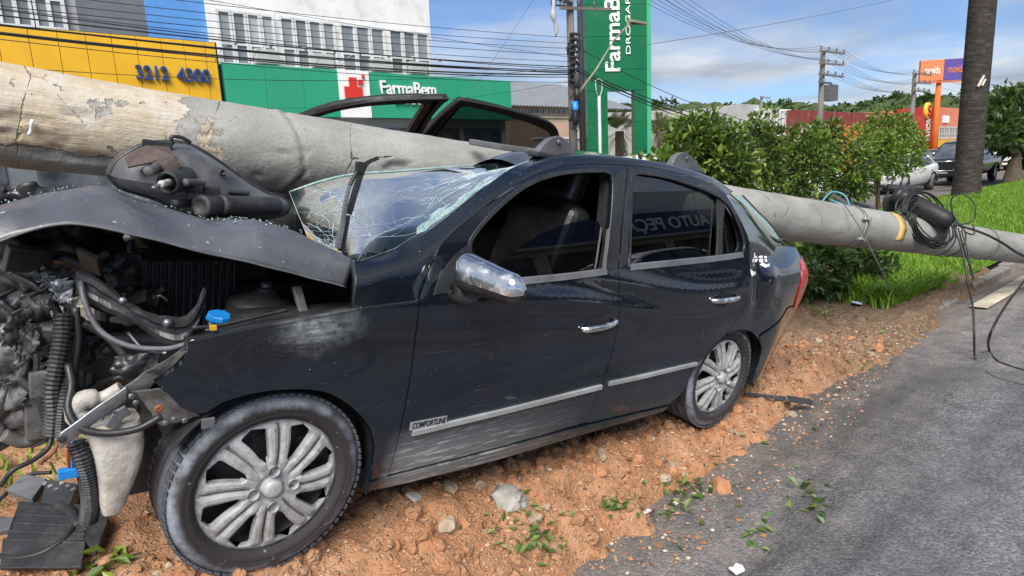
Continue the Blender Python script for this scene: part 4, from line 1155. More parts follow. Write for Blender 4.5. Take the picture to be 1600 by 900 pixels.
for i in range(len(P) - 1): b.bar(P[i], P[i + 1], .022, .01, (0, -1, .3))
b.build('wiper_cover', MATS['black_trim'], wp)

# ---- roof rack: feet on the left rail, one bent bar
def rack_foot(px0, px1, pxt, y):
    A, B_, T_ = c_y(*px0, y), c_y(*px1, y), c_y(*pxt, y)
    b = MB(); n = 18; L = B_ - A; up = T_ - (A + B_) / 2; prof = []
    for k in range(n + 1):
        s_ = k / n; hgt = (math.sin(math.pi * s_) ** .75) * (1 - .18 * abs(s_ - .5)) 
        prof.append(A + L * s_ + up * hgt)
    base = [A + L * (k / n) - up * .12 for k in range(n + 1)]
    th = np.array([0, .045, -.01])
    poly = prof + base[::-1]
    b.prism(poly, tuple(-th * .5), tuple(th * .5))
    o = b.build('rack_foot', MATS['grey_plastic'], car, bevel=.006)
    b = MB(); c = A + L * .52 + up * .62 - th * .56; b.lathe([(.010, 0), (.010, -.004), (.006, -.006), (.001, -.005)], c, (0, 1, 0), 12); b.build('rack_bolt', MATS['bare_metal'], o)
    b = MB(); b.box((A + B_) / 2 - up * .12, (np.linalg.norm(L) * 1.08, .07, .022), None); q = b.build('rack_pad', MATS['black_plastic'], o, bevel=.006)
    return o
rack_foot((834, 241), (893, 240), (866, 213), -.50)
rack_foot((1044, 262), (1092, 267), (1064, 238), -.34)
b = MB(); P = catmull([c_y(738, 222, .10), c_y(780, 229, -.10), c_y(842, 238, -.45)], 14)
for i in range(len(P) - 1): b.bar(P[i], P[i + 1] + (P[i + 1] - P[i]) * .1, .05, .028)
b.build('rack_bar', MATS['grey_plastic'], car, bevel=.006)

# ---- bonnet: buckled into a ridge, skinned in ribbed grey vinyl
E_ = [c_y(-90, 420, -.57), c_y(0, 378, -.58), c_y(45, 361, -.59), c_y(90, 350, -.60), c_y(130, 350, -.61), c_y(250, 377, -.63), c_y(400, 413, -.65), c_y(540, 448, -.67)]
K_ = [c_y(-90, 338, -.45), c_y(0, 318, -.42), c_y(75, 305, -.40), c_y(150, 292, -.36), c_y(235, 320, -.42), c_y(330, 339, -.48), c_y(430, 353, -.53), c_y(551, 407, -.635)]
Mid = [(a * .5 + c * .5) + np.array([0, -.012, .016 + .010 * math.sin(i * 2.2)]) for i, (a, c) in enumerate(zip(E_, K_))]
B1 = [p + np.array([.03, .16, -.035 - (.07 if i in (3, 4) else 0)]) for i, p in enumerate(K_)]
B2 = [p + np.array([.06, .42, -.10]) for p in K_]
B3 = [p + np.array([.08, .85, -.16]) for p in K_]
rows = []
for r_ in (E_, Mid, K_, B1, B2, B3): rows.append(catmull(r_, 70))
cols = []
for k in range(70):
    a = catmull([rows[0][k], rows[1][k], rows[2][k]], 13); c = catmull([rows[2][k], rows[3][k], rows[4][k], rows[5][k]], 12)[1:]
    cols.append([p + np.array([0, 0, .004 * noise.noise((p[0] * 9, p[1] * 9, 4)) + .013 * (.5 - abs(noise.noise((p[0] * 5.5 + 2 * p[1], p[1] * 4, 9)) * 2.2)) * min(1, q_ / 3)]) for q_, p in enumerate(list(a) + list(c))])
b = MB(); b.sheet(cols); hood = b.build('hood', MATS['hood_vinyl'], car, solid=.002, fix=False)
b = MB(); b.tube([p[0] for p in cols], .0035, 6); b.build('hood_hem', MATS['grey_plastic'], hood)
b = MB(); rc2 = random.Random(5)
for k in range(230):
    i = rc2.randrange(8, 66); j = min(20, max(8, int(rc2.gauss(13.2, 1.0)))); p = cols[i][j] + np.array([rc2.gauss(0, .008), rc2.gauss(0, .008), .006]); s_ = rc2.uniform(.0012, .0032)
    b.box(p, (s_ * 1.6, s_ * 1.3, s_), Matrix.Rotation(rc2.uniform(0, 3), 3, (rc2.random(), rc2.random(), 1)))
o = b.build('glass_crumbs', MATS['shattered_glass'], hood); tag(o, kind='stuff')

# ---- torn-open nose and engine bay
b = MB(); b.box((.44, .0, .84), (.20, 1.36, .20)); b.box((.40, .35, .98), (.16, .7, .12)); b.build('cowl_panel', MATS['engine_black'], car, bevel=.02)
def crumple(name, px, ys, mat, n=12, m=8, amp=.02, sc=9.0, seed=0, solid=.003, parent=None):
    """bent sheet metal between four surveyed corners"""
    P = [c_y(*p, y) for p, y in zip(px, ys)]; rows = []
    nrm = np.cross(P[1] - P[0], P[3] - P[0]); nrm /= np.linalg.norm(nrm); n, m = n * 3, m * 3
    for j in range(m + 1):
        r_ = []
        for i in range(n + 1):
            a, c = i / n, j / m
            p = (P[0] * (1 - a) + P[1] * a) * (1 - c) + (P[3] * (1 - a) + P[2] * a) * c
            d = 1.3 * (1 - 2.4 * abs(noise.noise((p[0] * sc * .8 + seed, p[1] * sc * .8, p[2] * sc * .8)))) + .5 * (1 - 2 * abs(noise.noise((p[0] * sc * 2 + seed, p[1] * sc * 2, p[2] * sc * 2))))
            ed = min(1, 6 * min(a, 1 - a) + .35) * min(1, 6 * min(c, 1 - c) + .35); tr_ = .35 * amp * noise.noise((a * 9 + seed, c * 9, 2.2)) / max(ed, .3)
            p = p + np.array([tr_, 0, tr_ * .6])
            r_.append(p + nrm * amp * d + np.array([amp * .5 * noise.noise((p[2] * sc, seed, 3.0)), 0, amp * .5 * noise.noise((p[0] * sc, seed, 7.0))]))
        rows.append(r_)
    b = MB(); b.sheet(rows, smooth=True); return b.build(name, mat, parent or car, solid=solid)
def pipe(name, pts, r, mat, parent=None, n=24, seg=8, ribs=False):
    P = catmull([c_y(u, v, y) for u, v, y in pts], n); rs = [r * (1.12 if ribs and i % 2 else .9 if ribs else 1) for i in range(n)]
    b = MB(); b.tube(P, rs, seg, smooth=not ribs); return b.build(name, mat, parent or car)
M_ = MATS
b = MB(); b.box((.02, .12, .52), (.62, .85, .60)); b.box((-.02, -.02, .84), (.40, .45, .10)); b.box((.10, .40, .78), (.5, .4, .3)); b.build('engine_block', M_['engine_black'], car, bevel=.03)
b = MB(); b.box((.12, -.60, .50), (.52, .10, .62)); b.build('inner_fender', M_['engine_black'], car, bevel=.02)
b = MB(); b.box((.05, .25, .30), (.7, .9, .05)); b.build('undertray', M_['engine_black'], car)
crumple('crushed_inner_panel', [(-60, 300), (210, 330), (210, 460), (-60, 470)], (.15, .12, .05, .05), M_['engine_black'], amp=.05, seed=3)
crumple('crushed_right_fender', [(-80, 285), (120, 292), (60, 420), (-80, 420)], (.42, .40, .25, .25), M_['dark_metal'], amp=.05, seed=8)
# ribbed air-filter housing and the strut tower
b = MB(); c = c_y(290, 455, -.22)
b.box(c, (.26, .20, .26)); 
for k in range(12): b.box(c + np.array([-.12 + k * .022, -.108, .01]), (.008, .02, .24))
for k in range(8): b.box(c + np.array([-.138, -.09 + k * .025, .01]), (.02, .008, .24))
b.build('air_filter_box', M_['black_plastic'], car, bevel=.003)
c = c_y(415, 468, -.47); b = MB(); b.lathe([(.115, -.06), (.11, -.01), (.085, .0), (.07, .012), (.05, .014), (.035, .03), (.02, .045), (.001, .047)], c, (.15, 0, 1), 28); b.build('strut_tower', M_['dark_metal'], car)
b = MB(); b.cyl(c + np.array([0, 0, .03]), c + np.array([0, 0, .06]), .018, 10); b.lathe([(.03, .03), (.03, .036), (.016, .04)], c, (0, 0, 1), 16); b.build('strut_nut', M_['bare_metal'], car)
b = MB(); b.bar(c_y(463, 448, -.58), c_y(474, 488, -.63), .028, .016); b.build('hood_hinge', M_['grimy_metal'], car, bevel=.003)
c = c_y(342, 496, -.62); b = MB(); b.lathe([(.001, .012), (.03, .012), (.034, .008), (.036, -.002), (.034, -.008), (.024, -.010)], c, (0.1, -.15, 1), 8, smooth=False); b.build('fluid_cap', M_['blue_plastic'], car)
b = MB(); b.lathe([(.024, .0), (.025, -.03), (.03, -.035), (.03, -.06)], c - np.array([0, 0, .008]), (.1, -.15, 1), 16); b.build('filler_neck', M_['dirty_white_plastic'], car)
pipe('bonnet_release_cable', [(300, 512, -.70), (335, 510, -.70), (380, 500, -.70), (450, 484, -.69)], .006, M_['black_trim'])
b = MB(); p = c_y(333, 512, -.71); b.box(p, (.016, .012, .012)); b.build('cable_clip', M_['yellow_plastic'], car)
b = MB(); rowa = [c_y(u, v, -.735) for u, v in ((290, 540), (377, 516), (465, 500), (553, 484))]; rowb = [c_y(u, v, -.66) for u, v in ((286, 524), (377, 506), (465, 492), (548, 478))]; rowc = [p + np.array([0, .02, -.06]) for p in rowb]
b.sheet([catmull(rowa, 20), catmull(rowb, 20), catmull(rowc, 20)]); b.build('fender_rail', M_['dark_metal'], car, solid=.003)
# bent radiator support: a pressed channel sweeping down and up again
P = catmull([c_y(118, 438, -.50), c_y(160, 462, -.54), c_y(205, 488, -.58), c_y(250, 512, -.62), c_y(285, 516, -.66), c_y(305, 495, -.67), c_y(318, 462, -.66)], 34)
b = MB(); rows = []
for a_, (dy, dz) in enumerate(((.0, -.034), (-.010, -.030), (-.014, -.018), (-.004, -.008), (-.003, .006), (-.016, .014), (-.016, .026), (.0, .032))):
    rows.append([p + np.array([.004 * noise.noise((i * .4, a_, 1)), dy, dz * (1 + .25 * math.sin(i * .35)) + .003 * noise.noise((i * .5, a_ * .7, 3))]) for i, p in enumerate(P)])
b.sheet(rows, smooth=False)
b.build('radiator_support', M_['dark_metal'], car, solid=.003)
b = MB(); b.lathe([(.001, -.012), (.010, -.010), (.014, 0)], c_y(262, 505, -.66), (0, 1, 0), 10); b.lathe([(.001, -.01), (.008, -.008), (.011, 0)], c_y(192, 470, -.61), (0, 1, 0), 10); b.build('support_bolt', M_['bare_metal'], car)
pipe('torn_weatherstrip', [(126, 440, -.52), (132, 470, -.56), (155, 515, -.60), (200, 540, -.64), (260, 545, -.68), (290, 538, -.71)], .0075, M_['grey_plastic'])
crumple('folded_bracket', [(66, 432), (118, 440), (112, 478), (70, 470)], (-.5, -.5, -.52, -.5), M_['bare_metal'], 10, 8, .015, 14, 2)
crumple('bent_upright', [(104, 470), (122, 458), (84, 545), (62, 540)], (-.5, -.52, -.55, -.52), M_['dark_metal'], 6, 10, .012, 12, 5)
crumple('torn_sheet', [(-30, 470), (60, 455), (50, 560), (-30, 560)], (-.40, -.45, -.48, -.4), M_['dark_metal'], 12, 10, .035, 11, 6)
crumple('torn_headlamp_shell', [(34, 470), (75, 448), (88, 530), (40, 560)], (-.56, -.56, -.58, -.58), M_['black_plastic'], 8, 8, .022, 16, 9)
crumple('silver_fold', [(-30, 545), (52, 545), (56, 610), (-30, 640)], (-.52, -.58, -.60, -.52), M_['grimy_metal'], 12, 8, .03, 10, 12)
crumple('crushed_duct', [(-20, 600), (38, 610), (34, 655), (-20, 660)], (-.58, -.60, -.6, -.55), M_['grimy_metal'], 8, 6, .03, 12, 15)
b = MB(); b.bar(c_y(-60, 648, -.35), c_y(250, 628, -.42), .10, .09); b.build('crossmember', M_['grimy_metal'], car, bevel=.01)
b = MB(); b.bar(c_y(60, 560, -.42), c_y(285, 560, -.45), .05, .16); b.build('crash_beam', M_['dark_metal'], car, bevel=.02)
crumple('radiator_core', [(120, 500), (250, 520), (250, 640), (120, 640)], (-.25, -.3, -.3, -.25), M_['black_plastic'], 10, 10, .02, 12, 18)
crumple('fan_shroud', [(95, 530), (180, 540), (178, 610), (110, 605)], (-.5, -.5, -.45, -.45), M_['black_plastic'], 9, 7, .025, 15, 21)
crumple('torn_bracket', [(178, 560), (250, 548), (240, 585), (170, 598)], (-.6, -.66, -.66, -.6), M_['dark_metal'], 9, 6, .018, 14, 24)
b = MB(); b.box(c_y(64, 600, -.6), (.05, .02, .07)); b.box(c_y(56, 648, -.55), (.05, .06, .12)); b.build('chassis_tab', M_['grimy_metal'], car, bevel=.004)
crumple('fender_flange', [(182, 612), (290, 545), (292, 552), (215, 625)], (-.66, -.755, -.752, -.66), M_['grimy_metal'], 10, 3, .006, 12, 27)
# wiring looms and convoluted hoses
pipe('loom_conduit', [(98, 490, -.56), (96, 530, -.58), (88, 575, -.60), (82, 610, -.61), (84, 640, -.61), (82, 675, -.60)], .021, M_['black_plastic'], n=60, seg=10, ribs=True)
pipe('loom_conduit', [(108, 585, -.60), (101, 620, -.62), (97, 650, -.62), (95, 680, -.61)], .018, M_['black_plastic'], n=44, seg=10, ribs=True)
pipe('drain_hose', [(118, 690, -.70), (128, 715, -.71), (138, 750, -.70), (142, 785, -.68), (138, 812, -.66)], .022, M_['black_plastic'], n=60, seg=10, ribs=True)
pipe('hanging_cable', [(106, 570, -.62), (112, 600, -.66), (107, 640, -.70), (125, 668, -.73), (165, 677, -.75), (215, 670, -.77), (253, 650, -.775)], .0095, M_['black_trim'], n=40)
pipe('loom_wire', [(82, 675, -.60), (75, 700, -.62), (50, 720, -.64), (20, 735, -.65), (0, 760, -.65)], .006, M_['black_trim'])
pipe('loom_wire', [(95, 678, -.61), (84, 705, -.63), (62, 725, -.65)], .005, M_['rust'])
pipe('loom_wire', [(108, 690, -.70), (106, 712, -.71), (108, 735, -.71)], .003, M_['tail_red'])
pipe('loom_wire', [(112, 690, -.70), (113, 712, -.71), (112, 735, -.71)], .003, M_['blue_plastic'])
b = MB(); b.box(c_y(107, 739, -.71), (.045, .02, .026)); b.build('wire_connector', M_['blue_plastic'], car, bevel=.003)
pipe('engine_hose', [(150, 420, -.1), (190, 440, -.2), (230, 445, -.28), (240, 480, -.3)], .016, M_['black_trim'])
pipe('engine_hose', [(60, 400, -.1), (110, 405, -.2), (150, 430, -.25), (155, 480, -.3)], .02, M_['black_trim'])
pipe('brake_line', [(215, 460, -.35), (232, 468, -.38), (250, 462, -.4), (262, 470, -.4)], .004, M_['bare_metal'])
for pts, r_, mm in (([(20, 430, -.35), (60, 450, -.42), (95, 500, -.45), (90, 560, -.5)], .011, 'black_trim'), ([(0, 470, -.5), (30, 500, -.52), (45, 560, -.55), (20, 620, -.56)], .009, 'black_trim'),
    ([(130, 505, -.5), (170, 530, -.5), (210, 570, -.52), (250, 580, -.55)], .010, 'grimy_metal'), ([(140, 610, -.5), (180, 590, -.55), (230, 585, -.6)], .008, 'black_trim'), ([(30, 590, -.58), (60, 620, -.6), (75, 660, -.6)], .012, 'black_plastic'),
    ([(0, 520, -.55), (25, 515, -.56), (52, 540, -.57), (58, 600, -.58)], .007, 'bare_metal'), ([(118, 480, -.55), (122, 530, -.57), (116, 580, -.58), (122, 640, -.55)], .010, 'black_trim'), ([(200, 520, -.5), (225, 545, -.55), (262, 552, -.6)], .006, 'bare_metal'),
    ([(40, 660, -.5), (90, 655, -.5), (150, 640, -.5)], .014, 'grimy_metal'), ([(5, 680, -.55), (40, 690, -.55), (80, 668, -.56)], .018, 'grimy_metal')):
    pipe('torn_line', pts, r_, M_[mm])
crumple('lamp_bracket', [(8, 500), (40, 480), (62, 545), (22, 585)], (-.60, -.60, -.62, -.62), M_['black_plastic'], 8, 8, .03, 14, 33)
crumple('bumper_remnant', [(-20, 655), (60, 640), (95, 690), (-20, 715)], (-.50, -.52, -.50, -.48), M_['grimy_metal'], 10, 6, .03, 10, 36)
crumple('grille_remnant', [(60, 560), (118, 590), (112, 640), (56, 630)], (-.55, -.55, -.52, -.52), M_['black_plastic'], 8, 6, .02, 14, 39)
crumple('horn_bracket', [(40, 425), (100, 410), (108, 440), (50, 462)], (-.40, -.42, -.46, -.45), M_['dark_metal'], 8, 5, .02, 14, 42)
rc3 = random.Random(3)
for k in range(44):
    u, v = rc3.uniform(0, 250), rc3.uniform(400, 625); y = rc3.uniform(-.45, -.15)
    b = MB(); c = c_y(u, v, y); q = Matrix.Rotation(rc3.uniform(0, 3), 3, (rc3.random(), rc3.random(), rc3.random()))
    b.box(c, (rc3.uniform(.03, .12), rc3.uniform(.015, .05), rc3.uniform(.02, .09)), q); b.cyl(c, Vector(c) + q @ Vector((.0, .05, .02)), .012, 8)
    b.build('broken_bracket', rc3.choice((M_['dark_metal'], M_['black_plastic'], M_['grimy_metal'], M_['engine_black'])), car, bevel=.004)
# fender tip bracket with rust, the bright torn strut and the washer bottle
crumple('fender_bracket', [(205, 612), (246, 608), (314, 650), (252, 668)], (-.70, -.765, -.785, -.74), M_['grimy_metal'], 12, 6, .004, 9, 30)
b = MB(); b.lathe([(.012, -.004), (.010, -.006), (.005, -.006), (.001, -.004)], c_y(248, 638, -.79), (0, 1, 0), 10); b.build('rust_spot', M_['rust'], car)
for px in ((272, 654), (288, 656), (258, 660), (205, 618), (212, 628)):
    b = MB(); b.lathe([(.008, -.006), (.006, -.008), (.001, -.008)], c_y(*px, -.775 if px[0] > 230 else -.725), (0, 1, 0), 10); b.build('bracket_rivet', M_['bare_metal'], car)
b = MB(); b.box(c_y(325, 661, -.80), (.034, .006, .030)); b.build('arch_clip', M_['bare_metal'], car, bevel=.002)
P = catmull([c_y(92, 688, -.74), c_y(130, 664, -.735), c_y(165, 640, -.73), c_y(200, 612, -.725)], 20); b = MB()
b.sheet([[p + np.array([0, .004 * abs(k), .020 * k - .004 * math.cos(i * .3)]) for i, p in enumerate(P)] for k in (-1, -.8, .2, .8, 1)]); b.build('torn_strut', M_['bare_metal'], car, solid=.006)
b = MB(); b.lathe([(.010, -.010), (.007, -.012), (.001, -.012)], c_y(97, 684, -.745), (0, 1, 0), 12); b.build('strut_bolt', M_['dark_metal'], car)
P = [c_y(172, 668, -.735), c_y(185, 648, -.735), c_y(200, 640, -.735)]; b = MB(); b.bar(P[0], P[1], .012, .03); b.bar(P[1], P[2], .012, .03); b.build('torn_strut_leg', M_['bare_metal'], car, bevel=.003)
# bottle: lofted from outline sections
secs = [(652, 138, 216, .05), (668, 134, 221, .055), (692, 140, 222, .06), (720, 146, 217, .06), (750, 151, 206, .055), (775, 154, 196, .05), (794, 158, 186, .04)]
rows = []
for v, u0, u1, th in secs:
    A, B_ = c_y(u0, v, -.68), c_y(u1, v, -.68); c = (A + B_) / 2; hx = np.linalg.norm(B_ - A) / 2
    rows.append([c + np.array([hx * math.copysign(abs(math.cos(a)) ** .5, math.cos(a)), th * math.copysign(abs(math.sin(a)) ** .6, math.sin(a)), .004 * noise.noise((a * 2, v * .05, 1))]) for a in np.linspace(0, 2 * math.pi, 25)])
rows = list(np.array([catmull([r_[k] for r_ in rows], 26) for k in range(25)]).transpose(1, 0, 2))
b = MB(); b.sheet(rows); b.add(rows[0][:-1], [tuple(range(24))]); b.add(rows[-1][:-1], [tuple(range(24))]); wb = b.build('washer_bottle', M_['dirty_white_plastic'], car)
b = MB(); b.tube(catmull([c_y(150, 668, -.68), c_y(128, 655, -.68), c_y(118, 638, -.68), c_y(132, 625, -.68), c_y(160, 622, -.68), c_y(190, 606, -.69)], 24), [.030] * 8 + [.026] * 8 + [.018] * 8, 12); b.build('bottle_neck', M_['dirty_white_plastic'], wb)
b = MB(); b.cyl(c_y(118, 690, -.69), c_y(128, 702, -.69), .018, 10); b.box(c_y(122, 697, -.70), (.03, .02, .02)); b.build('washer_pump', M_['grimy_metal'], wb)

# ================================================================== FALLEN POLE
PA, PB = Vector(POLE_A), Vector(POLE_B)
PD = (PB - PA); PL = PD.length; PD.normalize()
P_up = (Vector((0, 0, 1)) - PD * PD.z).normalized(); P_sd = P_up.cross(PD)         # local y: away from the camera
POLE_M = Matrix((PD, P_sd, P_up)).transposed().to_4x4(); POLE_M.translation = PA
def pole_r(t_): return (.180 - .0033 * t_) * (1 + .10 * max(0.0, .55 - t_) ** 1.0)
def pole_px(u):
    """distance along the pole whose axis appears at photo column u"""
    lo, hi = -.3 * PL, 1.4 * PL
    for _ in range(50):
        m = (lo + hi) / 2; p = np.array(PA + PD * m); c = CAM_M.T @ (p - CAM_O)
        if 800 + 1000 * c[0] / c[2] < u: lo = m
        else: hi = m
    return lo
t = NT('pole_concrete'); co = t.coord('Object'); s = t.xyz(co)
n1 = t.noise(t.coord('Object', scale=(1, 1, 2.2)), 2.2, 8, 0.66); n2 = t.noise(t.coord('Object', scale=(1.0, 1.3, 1.6)), 8, 8, 0.7); n3 = t.noise(co, 70, 4, 0.7)
conc = t.ramp(n1, [(0.25, (0.17, 0.165, 0.15)), (0.5, (0.28, 0.275, 0.255)), (0.75, (0.39, 0.385, 0.36))])
conc = t.mix(t.ramp(n2, [(0.50, 0.0), (0.68, 0.5)]), conc, (0.24, 0.225, 0.20))
conc = t.mix(t.ramp(n3, [(0.62, 0.0), (0.72, 0.6)]), conc, (0.10, 0.095, 0.085))
# hairline cracks
vk = t.voro(t.coord('Object', scale=(1.0, .55, .55)), 2.4, 'DISTANCE_TO_EDGE')
nz = t.noise(co, 9, 5, 0.6)
crk = t.ramp(t.math('ADD', vk.outputs['Distance'], t.math('MULTIPLY', t.math('SUBTRACT', nz, 0.5), 0.09)), [(0.001, 1.0), (0.006, 0.0)])
crk = t.math('MULTIPLY', crk, t.ramp(t.noise(co, 3.1, 2), [(0.42, 0.0), (0.55, 1.0)]))
crk = t.math('MULTIPLY', crk, t.ramp(t.noise(co, 14, 3), [(.38, 0.0), (.6, 1.0)]))
conc = t.mix(t.math('MULTIPLY', crk, 0.55), conc, (0.06, 0.055, 0.05))
# old cream paint on the foot of the pole, flaking at a ragged edge and along the underside
tan = t.ramp(t.noise(t.coord('Object', scale=(.9, 2, 5)), 5, 9, 0.72), [(0.25, (0.27, 0.205, 0.135)), (0.42, (0.43, 0.345, 0.235)), (0.6, (0.52, 0.44, 0.325)), (0.8, (0.60, 0.555, 0.47))])
tan = t.mix(t.ramp(t.noise(co, 5, 7, 0.7), [(0.46, 0.0), (0.62, 0.8)]), tan, (0.55, 0.51, 0.45))
edge_ = t.math('ADD', t.math('MULTIPLY', s['X'], -3.2), 2.15)
edge_ = t.math('ADD', edge_, t.math('MULTIPLY', t.math('SUBTRACT', t.noise(co, 6, 8, 0.72), 0.5), 4.2))
under = t.math('ADD', t.math('MULTIPLY', s['Z'], 9.0), 1.05)
under = t.math('ADD', under, t.math('MULTIPLY', t.math('SUBTRACT', t.noise(co, 5, 6, 0.6), 0.5), 0.9))
pm = t.math('MULTIPLY', t.ramp(edge_, [(0.0, 0.0), (0.06, 1.0)]), t.ramp(under, [(0.0, 0.0), (0.05, 1.0)]))
flk = t.ramp(t.noise(co, 4.3, 7, 0.66), [(0.625, 1.0), (0.64, 0.0)])
pm = t.math('MULTIPLY', pm, flk)
col = t.mix(pm, conc, tan)
hh = t.math('ADD', t.math('MULTIPLY', t.math('MULTIPLY', t.noise(t.coord('Object', scale=(.9, 3, 14)), 5, 8, 0.7), pm), .9), t.math('ADD', t.math('MULTIPLY', n3, .35), t.math('ADD', t.math('MULTIPLY', pm, 1.6), t.math('MULTIPLY', crk, -2.0))))
t.set(color=col, rough=0.9, spec=0.2, normal=t.bump(t.noise(co, 26, 6, .7), .35, .012, t.bump(hh, 0.7, 0.016)))
pole = empty('fallen_pole'); pole.matrix_world = POLE_M
tag(pole, 'toppled concrete utility pole with flaking cream paint lying through the car roof', 'pole')
ts = np.concatenate([np.linspace(-1.6, -.1, 30), np.linspace(-.08, 2.2, 230), np.linspace(2.24, 11.1, 160)]); na = 84
V = np.zeros((len(ts), na, 3))
for i, tt in enumerate(ts):
    r0 = pole_r(tt)
    for k in range(na):
        a = 2 * math.pi * k / na; cy_, sz_ = math.cos(a), math.sin(a)
        d = .0025 * noise.fractal((tt * 6, cy_ * 2, sz_ * 2), 1, 2, 4)
        if -1 < tt < 2.4:
            # ring crack with spalled lips, and the broken underside of the foot
            path = 1.02 + .035 * math.sin(a * 2 + 1) + .02 * noise.noise((cy_ * 3, sz_ * 3, 2))
            g_ = math.exp(-((tt - path) / .010) ** 2); l_ = math.exp(-((tt - path + .03) / .02) ** 2)
            d += -.014 * g_ * (.6 + .8 * noise.noise((a * 4, 3, 1))) + .005 * l_
            chip = noise.fractal((tt * 3.2, cy_ * 2.4 + 5, sz_ * 2.4), 1, 2, 4) + .55 * max(0, .62 - tt) * max(0, -sz_ + .15) * 2 - .35
            if chip > 0: d -= min(.02, chip * .05) * (1 if sz_ < .2 else .25)
        V[i, k] = (tt, cy_ * (r0 + d), sz_ * (r0 + d))
idx = np.arange(len(ts) * na).reshape(len(ts), na)
Fq = np.stack([idx[:-1, :].ravel(), idx[1:, :].ravel(), np.roll(idx, -1, 1)[1:, :].ravel(), np.roll(idx, -1, 1)[:-1, :].ravel()], 1)[:, ::-1]
rawnp('shaft', V.reshape(-1, 3), Fq, MATS['pole_concrete'], pole, True)
b = MB(); b.add([tuple(p) for p in V[-1]], [tuple(range(na))]); b.add([tuple(p + np.array([.05 * noise.noise((p[1] * 9, p[2] * 9, 1)), 0, 0])) for p in V[0]], [tuple(range(na))]); b.build('shaft_end', MATS['pole_concrete'], pole)
simple('band_steel', (0.33, 0.33, 0.32), 0.5, metal=0.6, var=0.4, scale=12, dirt=0.5, dirtcol=(0.2, 0.15, 0.1))
simple('yellow_patch', (0.46, 0.31, 0.10), 0.85, var=0.35, scale=14, bump=0.5, bscale=40, dirt=0.6, dirtcol=(0.3, 0.27, 0.2))
simple('cable_black', (0.016, 0.016, 0.017), 0.5, var=0.3, scale=20)
simple('wire_grey', (0.10, 0.10, 0.10), 0.6, var=0.2)
def band(tt, w, mat, name, a0=0, a1=2 * math.pi, lift=.006, jit=0.0):
    rows = []
    for q in (-w / 2, w / 2):
        rows.append([(tt + q + jit * noise.noise((a * 3, q * 50, tt)) + .02 * math.sin(a), math.cos(a) * (pole_r(tt) + lift), math.sin(a) * (pole_r(tt) + lift)) for a in np.linspace(a0, a1, 60)])
    b = MB(); b.sheet(rows); return b.build(name, mat, pole, solid=.004)
tb = pole_px(1322); band(tb, .035, MATS['band_steel'], 'clamp_band')
for dz in (.06, -.10):
    b = MB(); a = math.pi - dz / .17; p = Vector((tb - .02, math.cos(a) * (pole_r(tb) + .01), math.sin(a) * (pole_r(tb) + .01)))
    b.cyl(p + Vector((-.05, -.01, 0)), p + Vector((.05, -.01, 0)), .011, 10); b.box(p + Vector((.03, -.012, 0)), (.02, .03, .03)); b.build('clamp_bolt', MATS['band_steel'], pole)
ty = pole_px(1379); band(ty, .105, MATS['yellow_patch'], 'yellow_mark', R(112), R(205), .003, .012)
for u_ in (1462, 1478): band(pole_px(u_), .012, MATS['cable_black'], 'cable_tie', lift=.008)
band(pole_px(1532), .012, MATS['wire_grey'], 'wire_tie', lift=.004)
# white run of paint on the painted foot
b = MB(); rows = [[], []]
for q in np.linspace(0, 1, 10):
    a = math.pi + R(4) + R(17) * q; w = .010 + .004 * math.sin(q * 9)
    tt = .115 - .01 * q
    for sgn, r_ in ((-1, rows[0]), (1, rows[1])): r_.append((tt + sgn * w / 2, math.cos(a) * (pole_r(tt) + .004), math.sin(a) * (pole_r(tt) + .004)))
b.sheet(rows); b.build('paint_run', MATS['white_decal'], pole, solid=.002)

# ---- what hangs on the pole
def pole_pt(u, v, lift=0.0):
    """point on the camera side of the pole seen at (u, v)"""
    d = ray(u, v); Mi = POLE_M.inverted(); o = Mi @ Vector(CAM_O); dd = Mi.to_3x3() @ Vector(d)
    best = None
    for k in np.linspace(2, 9, 1400):
        p = o + dd * k; q = math.hypot(p.y, p.z) - pole_r(p.x) - lift
        if q < 0: return Vector(CAM_O + d * k)
        if best is None or q < best[0]: best = (q, k)
    return Vector(CAM_O + d * best[1])
def dep(u, v, k): return Vector(CAM_O + ray(u, v) * k)         # a point k metres deep along the view
def cable(name, pts, r, mat, label, cat='cable', group=None, n=40, seg=8):
    P = catmull([tuple(p) for p in pts], n); b = MB(); b.tube(P, r, seg); o = b.build(name, mat); tag(o, label, cat, group); return o
D0 = 5.75
sc_ = MB(); A = dep(1398, 304, D0 - .12); B_ = dep(1489, 350, D0 - .30); dr = (B_ - A)
sc_.lathe([(.001, -.02), (.06, -.018), (.085, 0), (.088, .03), (.080, .04), (.080, .09), (.090, .10), (.090, .13), (.082, .14), (.082, dr.length - .10), (.078, dr.length - .05), (.055, dr.length - .01), (.001, dr.length)], A, dr, 24)
o = sc_.build('splice_closure', MATS['cable_black']); tag(o, 'black plastic cable splice closure strapped on top of the fallen pole', 'splice closure')
co_ = empty('cable_coil'); co_.location = dep(1450, 345, D0 - .3); rl = random.Random(4)
cvec = np.array(co_.location); rx_ = CAM_M[:, 0]; ry_ = -CAM_M[:, 1]; rz_ = CAM_M[:, 2]
